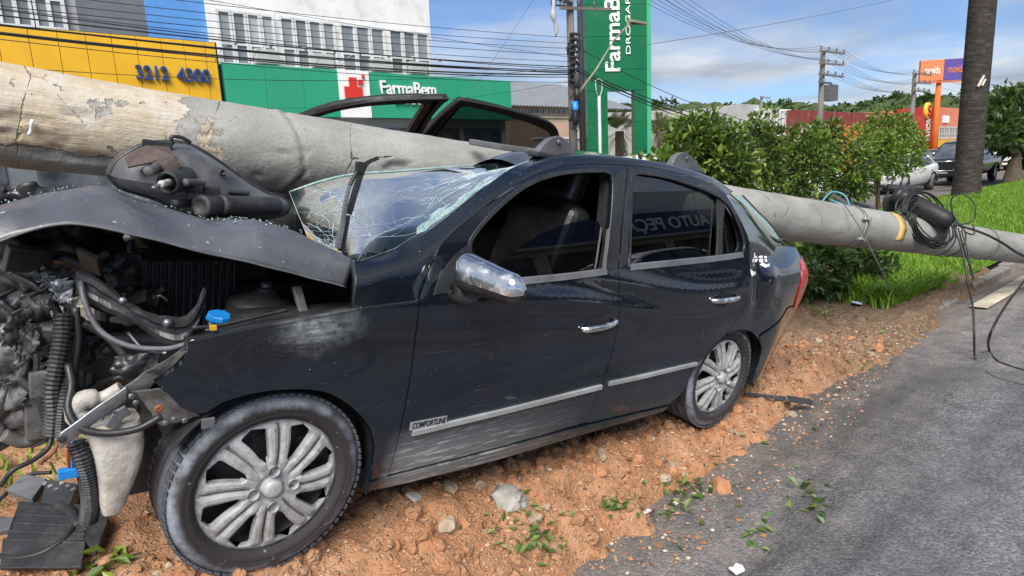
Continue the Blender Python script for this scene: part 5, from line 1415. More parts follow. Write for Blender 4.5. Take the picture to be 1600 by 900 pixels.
for k in range(15):
    a0 = rl.uniform(-.15, .15); RX, RY = rl.uniform(.20, .30), rl.uniform(.15, .22); dx, dy = rl.gauss(-.02, .035), rl.gauss(0, .03); tl = rl.uniform(.45, .62)
    P = []
    for q in np.linspace(0, 2 * math.pi, 42):
        ex, ey = RX * math.cos(q) + dx, RY * math.sin(q) + dy
        x_ = ex * math.cos(tl) + ey * math.sin(tl); y_ = -ex * math.sin(tl) + ey * math.cos(tl)
        P.append(rx_ * x_ + ry_ * y_ + rz_ * (.10 * math.sin(q + 1) + rl.gauss(0, .002) + (.06 if y_ > .05 else -.03)))
    b = MB(); b.tube(P, .0055, 6, cap=False); b.build('coil_turn', MATS['cable_black'], co_)
tag(co_, 'untidy coil of thin black cable looped on the fallen pole', 'cable')
G_ = lambda u, v, z=0.02: Vector(on_z(u, v, z))
cable('dropped_cable', [dep(1490, 352, 5.3), dep(1503, 390, 5.2), dep(1512, 440, 5.1), dep(1520, 480, 4.95), dep(1522, 520, 4.85), G_(1524, 562), G_(1545, 585), G_(1575, 597), G_(1620, 607)], .008, MATS['cable_black'], 'thick black cable hanging from the coil and trailing off along the asphalt')
cable('dropped_cable', [dep(1497, 356, 5.3), dep(1508, 395, 5.2), dep(1520, 432, 5.12), dep(1521, 436, 5.1), dep(1514, 400, 5.15), dep(1502, 360, 5.25)], .006, MATS['cable_black'], 'short hanging hairpin of black cable beside the coil')
cable('dropped_cable', [dep(1490, 350, 5.35), dep(1530, 362, 5.3), dep(1560, 376, 5.3), dep(1590, 395, 5.4), dep(1640, 420, 5.6)], .010, MATS['cable_black'], 'twisted black cable running along the fallen pole out of the picture')
cable('dropped_cable', [dep(1640, 395, 5.1), dep(1600, 440, 4.95), dep(1570, 480, 4.8), dep(1548, 520, 4.6), G_(1546, 548), G_(1560, 565), G_(1590, 576), G_(1640, 590)], .009, MATS['cable_black'], 'black cable bowing down to the asphalt at the far right of the picture')
cable('dropped_cable', [dep(1492, 352, 5.3), dep(1520, 345, 5.3), dep(1523, 320, 5.3), dep(1505, 303, 5.35), dep(1487, 310, 5.4), dep(1490, 335, 5.4), dep(1508, 362, 5.3), dep(1522, 366, 5.3), dep(1520, 350, 5.3)], .006, MATS['cable_black'], 'small loop of black cable springing up from the coil')
cable('dropped_cable', [dep(1318, 318, 4.85), dep(1340, 350, 4.75), dep(1362, 392, 4.75), dep(1376, 420, 4.8), dep(1385, 440, 4.9), Vector(on_z(1400, 462, .15))], .004, MATS['wire_grey'], 'thin wire hanging from the steel clamp down to the grass')
cable('dropped_cable', [dep(1282, 318, 5.1), dep(1300, 300, 5.2), dep(1318, 304, 5.2), dep(1326, 322, 5.0), dep(1312, 318, 5.0), dep(1296, 312, 5.1)], .007, simple('cable_teal', (0.10, 0.30, 0.36), .5), 'teal wire bunched behind the steel clamp')
st_ = empty('pole_bracket'); st_.location = dep(1420, 300, 6.0); q0 = st_.location.copy()
b = MB(); b.tube([dep(1386, 293, 6.0) - q0, dep(1438, 298, 5.95) - q0], .035, 12); b.build('bracket_tube', MATS['black_plastic'], st_)
b = MB(); b.bar(dep(1340, 318, 5.6) - q0, dep(1368, 330, 5.5) - q0, .05, .05); b.build('bracket_arm', MATS['dark_metal'], st_, bevel=.006)
b = MB(); b.bar(dep(1300, 305, 5.3) - q0, dep(1345, 330, 5.3) - q0, .03, .03); b.build('bracket_brace', MATS['grimy_metal'], st_, bevel=.004)
b = MB(); b.box(dep(1392, 318, 5.8) - q0, (.12, .10, .14)); b.build('bracket_block', MATS['black_plastic'], st_, bevel=.015)
b = MB(); b.bar(dep(1437, 296, 5.95) - q0, dep(1437, 312, 5.9) - q0, .03, .03); b.build('bracket_pin', MATS['bare_metal'], st_)
tag(st_, 'broken black mounting bracket jutting up behind the fallen pole', 'bracket')

# ================================================================== TORN-OUT HEADLIGHT ON THE BONNET
hl = empty('headlight_unit'); h0 = c_y(300, 330, -.30); hl.matrix_world = CAR_M @ Matrix.Translation(Vector(h0))
tag(hl, 'torn-out headlight lying face down on the buckled bonnet', 'headlight')
def LH(u, v, y): return c_y(u, v, y) - h0
out = [(170, 272), (178, 255), (196, 240), (225, 226), (262, 222), (292, 226), (320, 240), (352, 262), (385, 285), (418, 303), (442, 312), (448, 322), (440, 332), (410, 338), (360, 340), (315, 338), (280, 330), (250, 312), (215, 300), (185, 290)]
ring0 = catmull([LH(u, v, -.08) for u, v in out + out[:1]], 61)[:-1]; ctr = np.mean(ring0, axis=0)
rows = []
for sc_f, dy in ((1.0, .06), (1.02, .0), (1.0, -.03), (.93, -.07), (.80, -.115), (.58, -.145), (.30, -.155), (.02, -.16)):
    rows.append([ctr + (p - ctr) * sc_f + np.array([0, dy, 0.004 * noise.noise((p[0] * 20, p[2] * 20, dy * 30))]) for p in ring0])
rows = [list(r_) + [r_[0]] for r_ in rows]
b = MB(); b.sheet(rows); b.build('lamp_housing', simple('lamp_grey', (0.085, 0.088, 0.095), .42, var=.5, scale=9, bump=.2, bscale=30, dirt=.7, dirtcol=(.17, .13, .10)), hl, fix=True)
b = MB(); b.tube([p + np.array([0, -.02, 0]) for p in list(ring0) + [ring0[0]]], .010, 8, cap=False); b.build('lamp_rim', MATS['black_plastic'], hl)
b = MB(); b.add([LH(*p) for p in ((195, 248, -.20), (228, 228, -.21), (265, 230, -.22), (270, 243, -.25), (235, 255, -.25), (200, 262, -.24))], [(0, 1, 2, 3, 4, 5)]); b.build('rusty_shield', simple('shield_brown', (.055, .033, .027), .6, var=.4, scale=9, dirt=.4), hl, solid=.006)
crumple('brown_flap', [(235, 255), (270, 240), (285, 262), (262, 270)], (-.26, -.26, -.28, -.28), MATS['shield_brown'], 5, 4, .006, 10, 2, parent=hl).data.transform(Matrix.Translation(-Vector(h0)))
def barrel(name, a, c_, r, mat, prof=None):
    A, C_ = Vector(LH(*a)), Vector(LH(*c_)); d = C_ - A; L = d.length
    b = MB(); b.lathe(prof(r, L) if prof else [(.001, -.004), (r * .8, -.004), (r, 0), (r * 1.02, .012), (r * .94, .016), (r * .94, L)], A, d, 24); return b.build(name, mat, hl)
barrel('bulb_cap', (314, 322, -.34), (350, 320, -.27), .036, MATS['black_plastic'], lambda r, L: [(.001, -.002), (r * .55, -.003), (r * .6, -.006), (r * .9, -.005), (r, .0), (r * 1.03, .006), (r * .95, .010), (r * 1.0, .016), (r * .9, .022), (r * .9, L)])
barrel('motor_barrel', (345, 320, -.30), (432, 322, -.20), .034, MATS['black_plastic'])
barrel('bulb_socket', (262, 286, -.33), (292, 278, -.24), .036, MATS['black_plastic'], lambda r, L: [(r * .7, .03), (r * .72, .0), (r * .9, -.004), (r, .004), (r, L)])
barrel('bulb_base', (252, 288, -.37), (266, 284, -.31), .011, MATS['dirty_white_plastic'])
barrel('bulb_prongs', (240, 294, -.38), (253, 287, -.36), .007, MATS['bare_metal'])
barrel('adjuster', (290, 285, -.34), (318, 285, -.28), .012, MATS['grimy_metal'])
barrel('adjuster', (272, 318, -.34), (300, 318, -.28), .014, MATS['black_plastic'])
barrel('side_bulb', (232, 268, -.33), (246, 262, -.26), .015, MATS['grimy_metal'])
b = MB(); b.bar(LH(222, 222, -.16), LH(270, 228, -.17), .012, .022); b.build('mount_tab', MATS['black_plastic'], hl, bevel=.002)
b = MB(); b.tube(catmull([LH(270, 226, -.17), LH(268, 214, -.17), LH(284, 215, -.17), LH(298, 223, -.17)], 14), .006, 6); b.build('mount_loop', MATS['black_plastic'], hl)
b = MB(); b.box(LH(330, 300, -.27), (.05, .03, .035)); b.box(LH(372, 300, -.24), (.07, .03, .012)); b.box(LH(300, 305, -.30), (.03, .04, .02)); b.build('connector_block', MATS['black_plastic'], hl, bevel=.004)
b = MB(); b.lathe([(.012, -.004), (.010, -.008), (.006, -.008), (.006, -.002), (.001, -.002)], LH(347, 270, -.225), (0, 1, -.3), 16); b.build('vent_cap', MATS['black_plastic'], hl)

# ================================================================== LOOSE THINGS ON THE GROUND
def g_px(u, v):
    z = .2
    for _ in range(30):
        p = on_z(u, v, z); z = .5 * z + .5 * max(soil_z(p[0], p[1]), 0)
    return on_z(u, v, z)
# plastic fuse box and tray torn off the nose
fz = float(g_px(60, 888)[2]); fb = empty('fuse_box'); f0 = Vector(on_z(70, 850, fz)); fb.location = f0
tag(fb, 'broken black plastic fuse box and battery tray lying by the front wheel', 'fuse box')
def FW(u, v, y):
    p = Vector(on_z(u, v, fz + .015 + max(0, 892 - v) / 150 * .13)); return p + (Vector(CAM_O) - p).normalized() * (.20 * (-y - .76)) - f0
def quadplate(name, px, ys, mat, th=.01, parent=fb, bev=.003):
    P = [FW(u, v, y) for (u, v), y in zip(px, ys)]; n = (P[1] - P[0]).cross(P[-1] - P[0]).normalized()
    b = MB(); b.prism(P, tuple(n * -th / 2), tuple(n * th / 2)); return b.build(name, mat, parent, bevel=bev)
BP = MATS['black_plastic']
quadplate('tray_panel', [(30, 785), (140, 790), (132, 845), (10, 845)], (-.86, -.84, -.95, -.97), BP, .012)
quadplate('tray_front', [(5, 842), (135, 848), (128, 888), (0, 890)], (-.97, -.95, -.98, -1.0), BP, .012)
quadplate('tray_side', [(140, 790), (170, 812), (150, 868), (132, 846)], (-.82, -.80, -.88, -.93), BP, .012)
for k in range(5):
    a = k / 4; quadplate('tray_rib', [(28 - 20 * a, 790 + 52 * a), (140 - 6 * a, 795 + 52 * a), (140 - 6 * a, 799 + 52 * a), (28 - 20 * a, 794 + 52 * a)], (-.875 - .1 * a, -.855 - .1 * a, -.86 - .1 * a, -.88 - .1 * a), BP, .014)
quadplate('label_plate', [(40, 800), (88, 802), (80, 822), (36, 820)], (-.885, -.885, -.915, -.915), simple('label_grey', (.16, .17, .15), .5, var=.2), .004)
quadplate('fuse_cover', [(38, 745), (75, 752), (52, 785), (12, 770)], (-.80, -.80, -.86, -.86), MATS['grey_plastic'], .03)
quadplate('fuse_module', [(-10, 810), (25, 812), (18, 832), (-12, 838)], (-.86, -.86, -.90, -.90), MATS['grey_plastic'], .03)
quadplate('relay_bank', [(75, 755), (125, 762), (110, 800), (66, 790)], (-.78, -.78, -.84, -.84), MATS['dark_metal'], .035)
for k in range(6):
    u, v = 70 + 9 * k, 758 + 5 * (k % 3); b = MB(); p = FW(u, v, -.83); b.cyl(p, p + Vector((0, -.012, .012)), .008, 8); b.build('terminal_stud', MATS['bare_metal'], fb)
b = MB(); b.tube(catmull([tuple(FW(*p)) for p in ((-10, 868, -.98), (30, 872, -.99), (70, 862, -1.0), (105, 838, -.98), (120, 815, -.92))], 24), .010, 8); b.build('thick_cable', MATS['cable_black'], fb)
b = MB(); b.tube(catmull([tuple(FW(*p)) for p in ((-5, 785, -.80), (20, 762, -.80), (45, 742, -.78), (80, 738, -.76))], 24), .007, 8); b.build('thin_cable', MATS['cable_black'], fb)
b = MB(); b.tube(catmull([tuple(FW(*p)) for p in ((90, 790, -.86), (110, 800, -.86), (125, 825, -.88))], 12), .02, 8); b.build('cable_boot', BP, fb)
quadplate('strap', [(92, 785), (104, 783), (140, 830), (125, 832)], (-.86, -.86, -.9, -.9), BP, .02)

def rock_mesh(name, size, seed, mat, flat=.7, sub=3):
    bm = bmesh.new(); bmesh.ops.create_icosphere(bm, subdivisions=sub, radius=1.0)
    for v in bm.verts:
        d = 1 + .38 * noise.fractal((v.co.x * 1.3 + seed, v.co.y * 1.3, v.co.z * 1.3), 1, 2, 3) + .12 * noise.noise((v.co.x * 5, v.co.y * 5 + seed, v.co.z * 5))
        q = v.co * d
        for ax_ in (Vector((.8, .3, .5)).normalized(), Vector((-.6, .7, .4)).normalized(), Vector((.1, -.9, .45)).normalized(), Vector((0, 0, 1))):
            h_ = q.dot(ax_)
            if h_ > .72: q -= ax_ * (h_ - .72) * .85
        v.co = Vector((q.x * size[0], q.y * size[1], q.z * size[2] * flat))
    me = bpy.data.meshes.new(name); bm.to_mesh(me); bm.free()
    return link(name, me, mat)
simple('rock_grey', (.30, .29, .26), .95, var=.45, scale=12, bump=.8, bscale=50, dirt=.6, dirtcol=(.4, .22, .12))
simple('rock_pale', (.36, .28, .20), .95, var=.35, scale=14, bump=.7, bscale=60, dirt=.5, dirtcol=(.36, .2, .11))
simple('clod_orange', (.40, .19, .095), 1.0, var=.3, scale=16, bump=.9, bscale=60)
simple('tile_white', (.7, .69, .65), .6, var=.1, scale=14, dirt=.3)
def put_rock(u, v, px, mat, label, cat, seed, flat=.7, asp=.8):
    p = g_px(u, v); k = float(CAM_M[:, 2] @ (p - CAM_O)); r = px * k / 1000 / 2
    o = rock_mesh('rock' if cat == 'rock' else 'soil_clod', (r, r * asp, r), seed, MATS[mat], flat); o.location = Vector(p) + Vector((0, 0, r * .25 * flat)); o.rotation_euler = (0, 0, seed * 1.7)
    tag(o, label, cat); return o
put_rock(793, 780, 66, 'rock_grey', 'largest grey broken rock on the soil below the front door', 'rock', 1.0, .62)
put_rock(702, 822, 36, 'rock_pale', 'lumpy pinkish stone on the soil below the badge end of the front door', 'rock', 2.0, .8)
put_rock(803, 708, 34, 'rock_pale', 'beige stone half pushed under the sill of the front door', 'rock', 3.0, .7)
put_rock(1050, 730, 20, 'rock_pale', 'rounded cream pebble below the rear door among fallen leaves', 'rock', 4.0, .9)
put_rock(1236, 650, 17, 'rock_pale', 'cream pebble touching the black plastic strip on the road edge', 'rock', 5.0, .9)
put_rock(1127, 762, 38, 'clod_orange', 'crumbling orange clod of soil at the edge of the asphalt', 'soil clod', 6.0, .7)
put_rock(1150, 640, 24, 'clod_orange', 'small orange brick lump beside the rear wheel', 'soil clod', 7.0, .7)
put_rock(940, 712, 24, 'rock_pale', 'thin upright pale stone on the soil under the rear door edge', 'rock', 8.0, 1.0, .5)
put_rock(485, 868, 26, 'clod_orange', 'orange clod against the front of the front tyre tread', 'soil clod', 9.0, .7)
def put_flat(name, u, v, size, rz, mat, label, cat, tilt=(.1, .1), th=.006, pts=None):
    p = g_px(u, v); b = MB()
    poly = pts or [(-.5, -.4), (.45, -.5), (.5, .4), (-.4, .5)]
    b.prism([(x * size[0], y * size[1], 0) for x, y in poly], (0, 0, -th / 2), (0, 0, th / 2)); o = b.build(name, mat, bevel=.001)
    o.location = Vector(p) + Vector((0, 0, .012)); o.rotation_euler = (tilt[0], tilt[1], rz); tag(o, label, cat); return o
put_flat('tile_piece', 648, 780, (.055, .055), .4, MATS['tile_white'], 'square white tile chip on the soil near the front sill', 'tile', (.35, .2), .012)
put_flat('paper_scrap', 1010, 803, (.07, .022), .2, MATS['tile_white'], 'crumpled white strip of paper by the asphalt edge', 'paper', (.1, .2))
put_flat('plastic_scrap', 1152, 893, (.075, .05), .1, MATS['tile_white'], 'torn white plastic scrap lying on the near asphalt', 'plastic', (.2, .1), .008, [(-.5, -.3), (.2, -.5), (.5, -.1), (.35, .4), (-.1, .3), (-.35, .5)])
put_flat('plastic_scrap', 1338, 476, (.16, .10), .5, simple('pale_blue_plastic', (.45, .55, .62), .4), 'pale blue plastic scrap on the soil below the pole', 'plastic', (.2, .3), .02)
put_flat('broken_lens', 1272, 822, (.12, .07), .9, MATS['grey_plastic'], 'grey plastic shard under a leafy sprig on the asphalt', 'plastic', (.1, .1), .008)
A = Vector(g_px(1163, 627)); B_ = Vector(g_px(1266, 641)); b = MB(); dv_ = B_ - A; L = dv_.length
b.sheet([[(0, -.004, 0), (L * .6, -.018, 0), (L * .62, -.028, 0), (L, -.026, 0)], [(0, 0, .012), (L * .6, 0, .022), (L * .62, 0, .030), (L, 0, .026)], [(0, .004, 0), (L * .6, .018, 0), (L * .62, .028, 0), (L, .026, 0)]], smooth=False)
o = b.build('trim_strip', MATS['black_plastic'], solid=.006); o.location = A + Vector((0, 0, .045)); o.rotation_euler = (0, -math.atan2(dv_.z, math.hypot(dv_.x, dv_.y)), math.atan2(dv_.y, dv_.x))
tag(o, 'long black plastic trim strip lying behind the rear wheel', 'trim strip')

# ================================================================== STREET BACKGROUND
def wallmat(name, color, var=.12, scale=.6, rough=.85, dirt=.35, dirtcol=(.25, .24, .22), bump=.15):
    dirt = min(1, dirt * 1.5)
    return simple(name, color, rough, var=var, scale=scale, bump=bump, bscale=14, dirt=dirt, dirtcol=dirtcol)
wallmat('wall_white', (.74, .74, .73)); wallmat('wall_grey', (.13, .145, .165)); wallmat('wall_blue', (.09, .27, .62), dirt=.3, dirtcol=(.3, .45, .7))
wallmat('fascia_yellow', (.72, .40, .012), .08, .7, .5, .35, (.50, .31, .04), 0); wallmat('fascia_green', (.02, .30, .165), .10, .7, .5, .4, (.05, .27, .17), 0)
wallmat('totem_green', (.003, .135, .05), .06, .7, .35, .1, (.01, .15, .07), 0); wallmat('totem_edge', (.06, .36, .20), .05, .7, .4, .1)
wallmat('wall_beige', (.58, .50, .36)); wallmat('wall_peach', (.55, .36, .27)); wallmat('metal_roof', (.17, .18, .20), .15, 1.5, .5)
wallmat('roof_fibre', (.30, .28, .25), .25, 1.2); wallmat('shed_red', (.20, .035, .03), .2, .8); wallmat('panel_orange', (.72, .15, .015), .1)
wallmat('sign_red', (.42, .03, .02), .1); wallmat('wall_salmon', (.62, .20, .12), .1); wallmat('sign_orange', (.68, .20, .07), .05, .5, .5, .05); wallmat('sign_purple', (.09, .055, .27), .05, .5, .5, .05)
wallmat('wall_dull', (.42, .42, .41)); wallmat('paint_purple', (.16, .08, .36)); wallmat('wall_cream', (.62, .58, .48)); wallmat('navy', (.02, .05, .16), .1, .5, .5, .1)
simple('text_white', (.82, .82, .80), .5, var=.04); simple('text_navy', (.02, .06, .20), .4, var=.1); simple('cross_red', (.62, .035, .02), .5, var=.05); simple('text_yellow', (.8, .45, .03), .5, var=.05)
simple('frame_white', (.62, .63, .63), .5, var=.15, scale=3); simple('pole_old', (.17, .155, .14), .9, var=.3, scale=2, bump=.3, bscale=20); simple('pole_dark', (.04, .04, .042), .8, var=.3)
t = NT('window_dark'); co = t.coord('Object')
t.set(color=t.ramp(t.noise(co, 1.1, 5), [(.35, (.03, .036, .042)), (.7, (.16, .18, .20))]), rough=.08, spec=.6)

t = NT('window_pale'); co = t.coord('Object')
oi = t.new('ShaderNodeObjectInfo'); t.set(color=t.mix(.6, t.ramp(t.noise(co, .9, 5), [(.35, (.10, .115, .125)), (.7, (.36, .39, .41))]), t.ramp(oi.outputs['Random'], [(.0, (.05, .06, .07)), (.5, (.2, .22, .24)), (1.0, (.55, .56, .55))])), rough=.15, spec=.6)

def bld(name, x0, x1, y0, y1, z0, z1, mat, label, cat='building', part='wall', group=None):
    e = empty(name, ((x0 + x1) / 2, y0, 0)); tag(e, label, cat, group)
    e['o'] = 0; del e['o']
    boxpart(e, part, x0, x1, y0, y1, z0, z1, mat); return e
def boxpart(e, name, x0, x1, y0, y1, z0, z1, mat, bevel=0.0, parent=None):
    c = Vector(((x0 + x1) / 2, (y0 + y1) / 2, (z0 + z1) / 2)) - e.location
    b = MB(); b.box(c, (abs(x1 - x0), abs(y1 - y0), abs(z1 - z0))); return b.build(name, MATS[mat] if isinstance(mat, str) else mat, parent or e, bevel=bevel)
def window(e, x0, x1, z0, z1, y, cols=2, rows=2, fw=.06, frame='frame_white'):
    """recessed pane behind a proud frame with mullions"""
    f = MB(); c = lambda x, z: Vector((x, y - .03, z)) - e.location
    for x in np.linspace(x0, x1, cols + 1): f.box(c(x, (z0 + z1) / 2), (fw, .10, z1 - z0 + fw))
    for z in (z0, z1): f.box(c((x0 + x1) / 2, z), (x1 - x0, .096, fw))
    for z in np.linspace(z0, z1, rows + 1)[1:-1]: f.box(c((x0 + x1) / 2, z - .12 * (z1 - z0)), (x1 - x0, .092, fw * .7))
    w = f.build('window', MATS[frame], e)
    p = MB(); p.box(Vector(((x0 + x1) / 2, y - .012, (z0 + z1) / 2)) - e.location, (x1 - x0, .02, z1 - z0)); p.build('pane', MATS['window_pale'], w)
    return w
def X20(u, v, Y): return float(on_y(u, v, Y)[0])
def Z20(u, v, Y): return float(on_y(u, v, Y)[2])
def face_text(e, name, s, x, z, y, size, mat, bold=0.0, shear=0.0, width=None, ext=.02, vertical=False):
    xd, yd = ((0, 0, 1), (-1, 0, 0)) if vertical else ((1, 0, 0), (0, 0, 1))
    o = text_obj(name, s, MATS[mat], size, ext, None, 'CENTER', shear, bold, None)
    if width:
        w = max(v.co.x for v in o.data.vertices) - min(v.co.x for v in o.data.vertices); o.data.transform(Matrix.Diagonal((width / w, 1, 1, 1)))
    o.data.transform(frame_matrix(Vector((x, y, z)) - e.location, xd, yd)); o.parent = e; return o

# ---- yellow-fronted shop at the left
Y0 = 20.0
e = bld('yellow_shop', -14, 6.2, Y0, Y0 + 14, 0, 5.3, 'wall_grey', 'shop with a yellow panelled fascia and blue phone number')
us = [-46, 2, 50, 95, 138, 178, 216, 254, 289, 322, 338]; xs = [X20(u, 90, 19.7) for u in us]; xs = [xs[0] - 1.05 * k for k in range(8, 0, -1)] + xs
for a, c in zip(xs[:-1], xs[1:]): boxpart(e, 'fascia_panel', a + .006, c - .006, 19.66, 19.95, 3.55, 5.38, 'fascia_yellow', .008)
boxpart(e, 'fascia_backing', xs[0], xs[-1] + .06, 19.75, 20.05, 3.5, 5.41, 'black_trim')
face_text(e, 'phone_digits', '3212', X20(238, 115, 19.6), Z20(238, 115, 19.6), 19.60, .50, 'text_navy', .008, 0, X20(264, 115, 19.6) - X20(213, 115, 19.6), .04)
face_text(e, 'phone_digits', '4300', X20(303, 119, 19.6), Z20(303, 119, 19.6), 19.60, .50, 'text_navy', .008, 0, X20(329, 119, 19.6) - X20(277, 119, 19.6), .04)
boxpart(e, 'upper_wall', -14, X20(120, 20, 20.6), 20.6, 33, 5.3, 9.5, 'wall_dull')
boxpart(e, 'upper_wall', X20(120, 20, 20.6), X20(228, 20, 20.6), 20.55, 33, 5.3, 9.5, 'wall_grey')
boxpart(e, 'blue_panel', X20(228, 20, 20.5), X20(325, 20, 20.5), 20.5, 33, 5.3, 9.5, 'wall_blue')
for u0, u1 in ((-48, -6), (0, 50), (55, 100)): window(e, X20(u0, 25, 20.5), X20(u1, 25, 20.5), Z20(50, 43, 20.5), 7.4, 20.52, 2, 2, .09)
for k in range(4): boxpart(e, 'shop_window', -11 + k * 4.2, -7.4 + k * 4.2, 19.96, 20.02, .4, 3.2, 'window_dark')
# ---- white block with a window band and the pharmacy fascia
e = bld('white_block', 6.25, 13.95, 20.4, 34, 0, 10.5, 'wall_white', 'tall white block with a long band of framed windows')
xs = [X20(u, 80, 20.3) for u in (340, 437, 530, 606, 674)]
for i, (a, c) in enumerate(zip(xs[:-1], xs[1:])):
    n = (4, 4, 3, 3)[i]
    for k in range(n):
        w = (c - a - .16) / n; window(e, a + .08 + k * w + .03, a + .08 + (k + 1) * w - .03, 4.95, 6.42, 20.36, 1, 2, .07)
boxpart(e, 'band_sill', 6.3, 13.9, 20.2, 20.42, 4.80, 4.90, 'wall_white')
for k in range(4):
    x = (7.4, 9.2, 11.3, 12.8)[k]; a = boxpart(e, 'air_conditioner', x, x + .7, 20.05, 20.36, 4.98, 5.4, 'wall_dull', .02)
e = bld('pharmacy', 6.3, 17.0, 20.02, 20.38, 0, 4.7, 'wall_dull', 'pharmacy front with a long green fascia and red cross')
for xa, xb, nn in ((6.28, X20(528, 120, 19.6), 3), (X20(577, 120, 19.6), 17.0, 5)):
    for k in range(nn): boxpart(e, 'fascia_panel', xa + (xb - xa) * k / nn + .004, xa + (xb - xa) * (k + 1) / nn - .004, 19.6 + .004 * (k % 2), 20.0, 3.4, 4.86, 'fascia_green', .01)
xa, xb = X20(529, 125, 19.56), X20(577, 125, 19.56); boxpart(e, 'cross_panel', xa, xb, 19.57, 20.0, 3.4, 4.87, 'text_white', .005)
cxm, czm = X20(553, 140, 19.5), Z20(553, 141, 19.5)
b = MB(); b.box(Vector((cxm, 19.53, czm)) - e.location, (.26, .06, .80)); b.box(Vector((cxm - .22, 19.531, czm - .06)) - e.location, (.18, .06, .34)); b.box(Vector((cxm + .22, 19.531, czm - .06)) - e.location, (.18, .06, .34)); b.build('red_cross', MATS['cross_red'], e)
boxpart(e, 'cross_square', cxm + .20, cxm + .36, 19.50, 19.56, czm + .2, czm + .34, 'cross_red'); boxpart(e, 'cross_square', cxm + .34, cxm + .43, 19.50, 19.56, czm + .40, czm + .49, 'cross_red')
face_text(e, 'fascia_name', 'FarmaBem', X20(640, 137, 19.5), Z20(640, 139, 19.5), 19.55, .62, 'text_white', .006, 0, X20(683, 137, 19.5) - X20(597, 137, 19.5), .03)
face_text(e, 'fascia_line', 'DROGARIA', X20(645, 160, 19.5), Z20(645, 160, 19.5), 19.55, .2, 'text_white', .0, 0, X20(672, 160, 19.5) - X20(620, 160, 19.5), .03)
for k in range(5): boxpart(e, 'shop_window', 6.7 + k * 2.05, 8.5 + k * 2.05, 19.96, 20.02, .3, 3.1, 'window_dark')
# spotlight arms above the fascia
for u in (345, 400, 455, 500, 540, 585, 625, 665):
    x = X20(u, 110, 19.2); b = MB(); b.tube([Vector((x, 19.7, 4.87)) - e.location, Vector((x + .15, 19.3, 5.2)) - e.location, Vector((x + .3, 18.9, 5.32)) - e.location], .010, 6); b.cyl(Vector((x + .3, 18.9, 5.32)) - e.location, Vector((x + .36, 18.8, 5.24)) - e.location, .03, 8, .05); b.build('sign_lamp', MATS['wall_dull'], e)

# ---- beige works with a corrugated roof
YB = 30.0
e = bld('beige_works', X20(786, 170, YB), X20(960, 170, YB), YB, YB + 16, 0, Z20(840, 165, YB), 'wall_beige', 'beige two-storey works with a grey corrugated roof')
x0, x1 = X20(780, 150, YB) - .3, X20(985, 150, YB); zt0, zt1 = Z20(840, 167, YB - .6), Z20(840, 137, YB + 6)
rf = MB(); 
for k in range(48):
    a = x0 + (x1 - x0) * k / 48; c = x0 + (x1 - x0) * (k + 1) / 48; m = (a + c) / 2
    L_ = e.location
    rf.add([Vector((a, YB - .6, zt0)) - L_, Vector((m, YB - .6, zt0 + .09)) - L_, Vector((m, YB + 7, zt1 + .5)) - L_, Vector((a, YB + 7, zt1 + .41)) - L_], [(0, 1, 2, 3)]); rf.add([Vector((m, YB - .6, zt0 + .09)) - L_, Vector((c, YB - .6, zt0)) - L_, Vector((c, YB + 7, zt1 + .41)) - L_, Vector((m, YB + 7, zt1 + .5)) - L_], [(0, 1, 2, 3)])
rf.build('roof', MATS['metal_roof'], e, solid=.03)
for u0, u1 in ((796, 812), (822, 850), (858, 882)): window(e, X20(u0, 175, YB), X20(u1, 175, YB), Z20(840, 178, YB), Z20(840, 169, YB), YB, 3, 1, .07, 'wall_beige')
boxpart(e, 'string_course', X20(786, 170, YB), X20(960, 170, YB), YB - .12, YB, Z20(840, 184, YB), Z20(840, 182, YB), 'wall_beige')
YP = 26.0
e = bld('peach_wall', X20(800, 200, YP), X20(900, 200, YP), YP, YP + .3, 0, Z20(850, 192, YP), 'wall_peach', 'weathered peach yard wall below the beige works', 'wall', 'wall_panel')
YP = 19.0
e = bld('white_wall', X20(840, 220, YP), X20(918, 220, YP), YP, YP + .25, 0, Z20(890, 217, YP), 'wall_dull', 'low pale boundary wall beside the green totem', 'wall', 'wall_panel')
boxpart(e, 'coping', X20(838, 220, YP), X20(919, 220, YP), YP - .05, YP + .3, Z20(890, 217, YP), Z20(890, 217, YP) + .08, 'wall_white')

# ---- green totem
tc = on_y(966, 150, 17.6); td = float(CAM_M[:, 2] @ (tc - CAM_O)); px_m = td / 1000
tot = empty('green_totem', (tc[0], tc[1], 0), math.atan2(CAM_M[1, 0], CAM_M[0, 0]) + R(9)); tag(tot, 'tall green pharmacy totem sign with a lettered face', 'sign')
wT = 102 * px_m; zc = lambda v: float(tc[2] + (150 - v) * px_m * 1.02)
def tbox(name, x0, x1, z0, z1, mat, y0=-.22, y1=.22, bev=.004):
    b = MB(); b.box(((x0 + x1) / 2, (y0 + y1) / 2, (z0 + z1) / 2), (x1 - x0, y1 - y0, z1 - z0)); return b.build(name, MATS[mat], tot, bevel=bev)
TX = lambda u: (u - 966) * px_m
zz = [zc(143) - .0, zc(112), zc(65), zc(20), zc(-30), zc(-80), zc(-120)]
for a, c in zip(zz[:-1], zz[1:]): tbox('cladding_panel', TX(914), TX(1010), a + .006, c - .006, 'totem_green')
for a, c in ((0, zc(230)), (zc(230), zc(190)), (zc(190), zc(143))):
    tbox('cladding_panel', TX(914), TX(946), a + .006, c - .006, 'totem_green'); tbox('cladding_panel', TX(990), TX(1010), a + .006, c - .006, 'totem_green')
tbox('edge_strip', TX(1010) + .003, TX(1017), 0, zz[-1], 'totem_edge', -.21, .21)
tbox('core', TX(916), TX(944), 0, zz[-1] - .05, 'totem_green', -.18, .18); tbox('core', TX(992), TX(1008), 0, zz[-1] - .05, 'totem_green', -.18, .18)
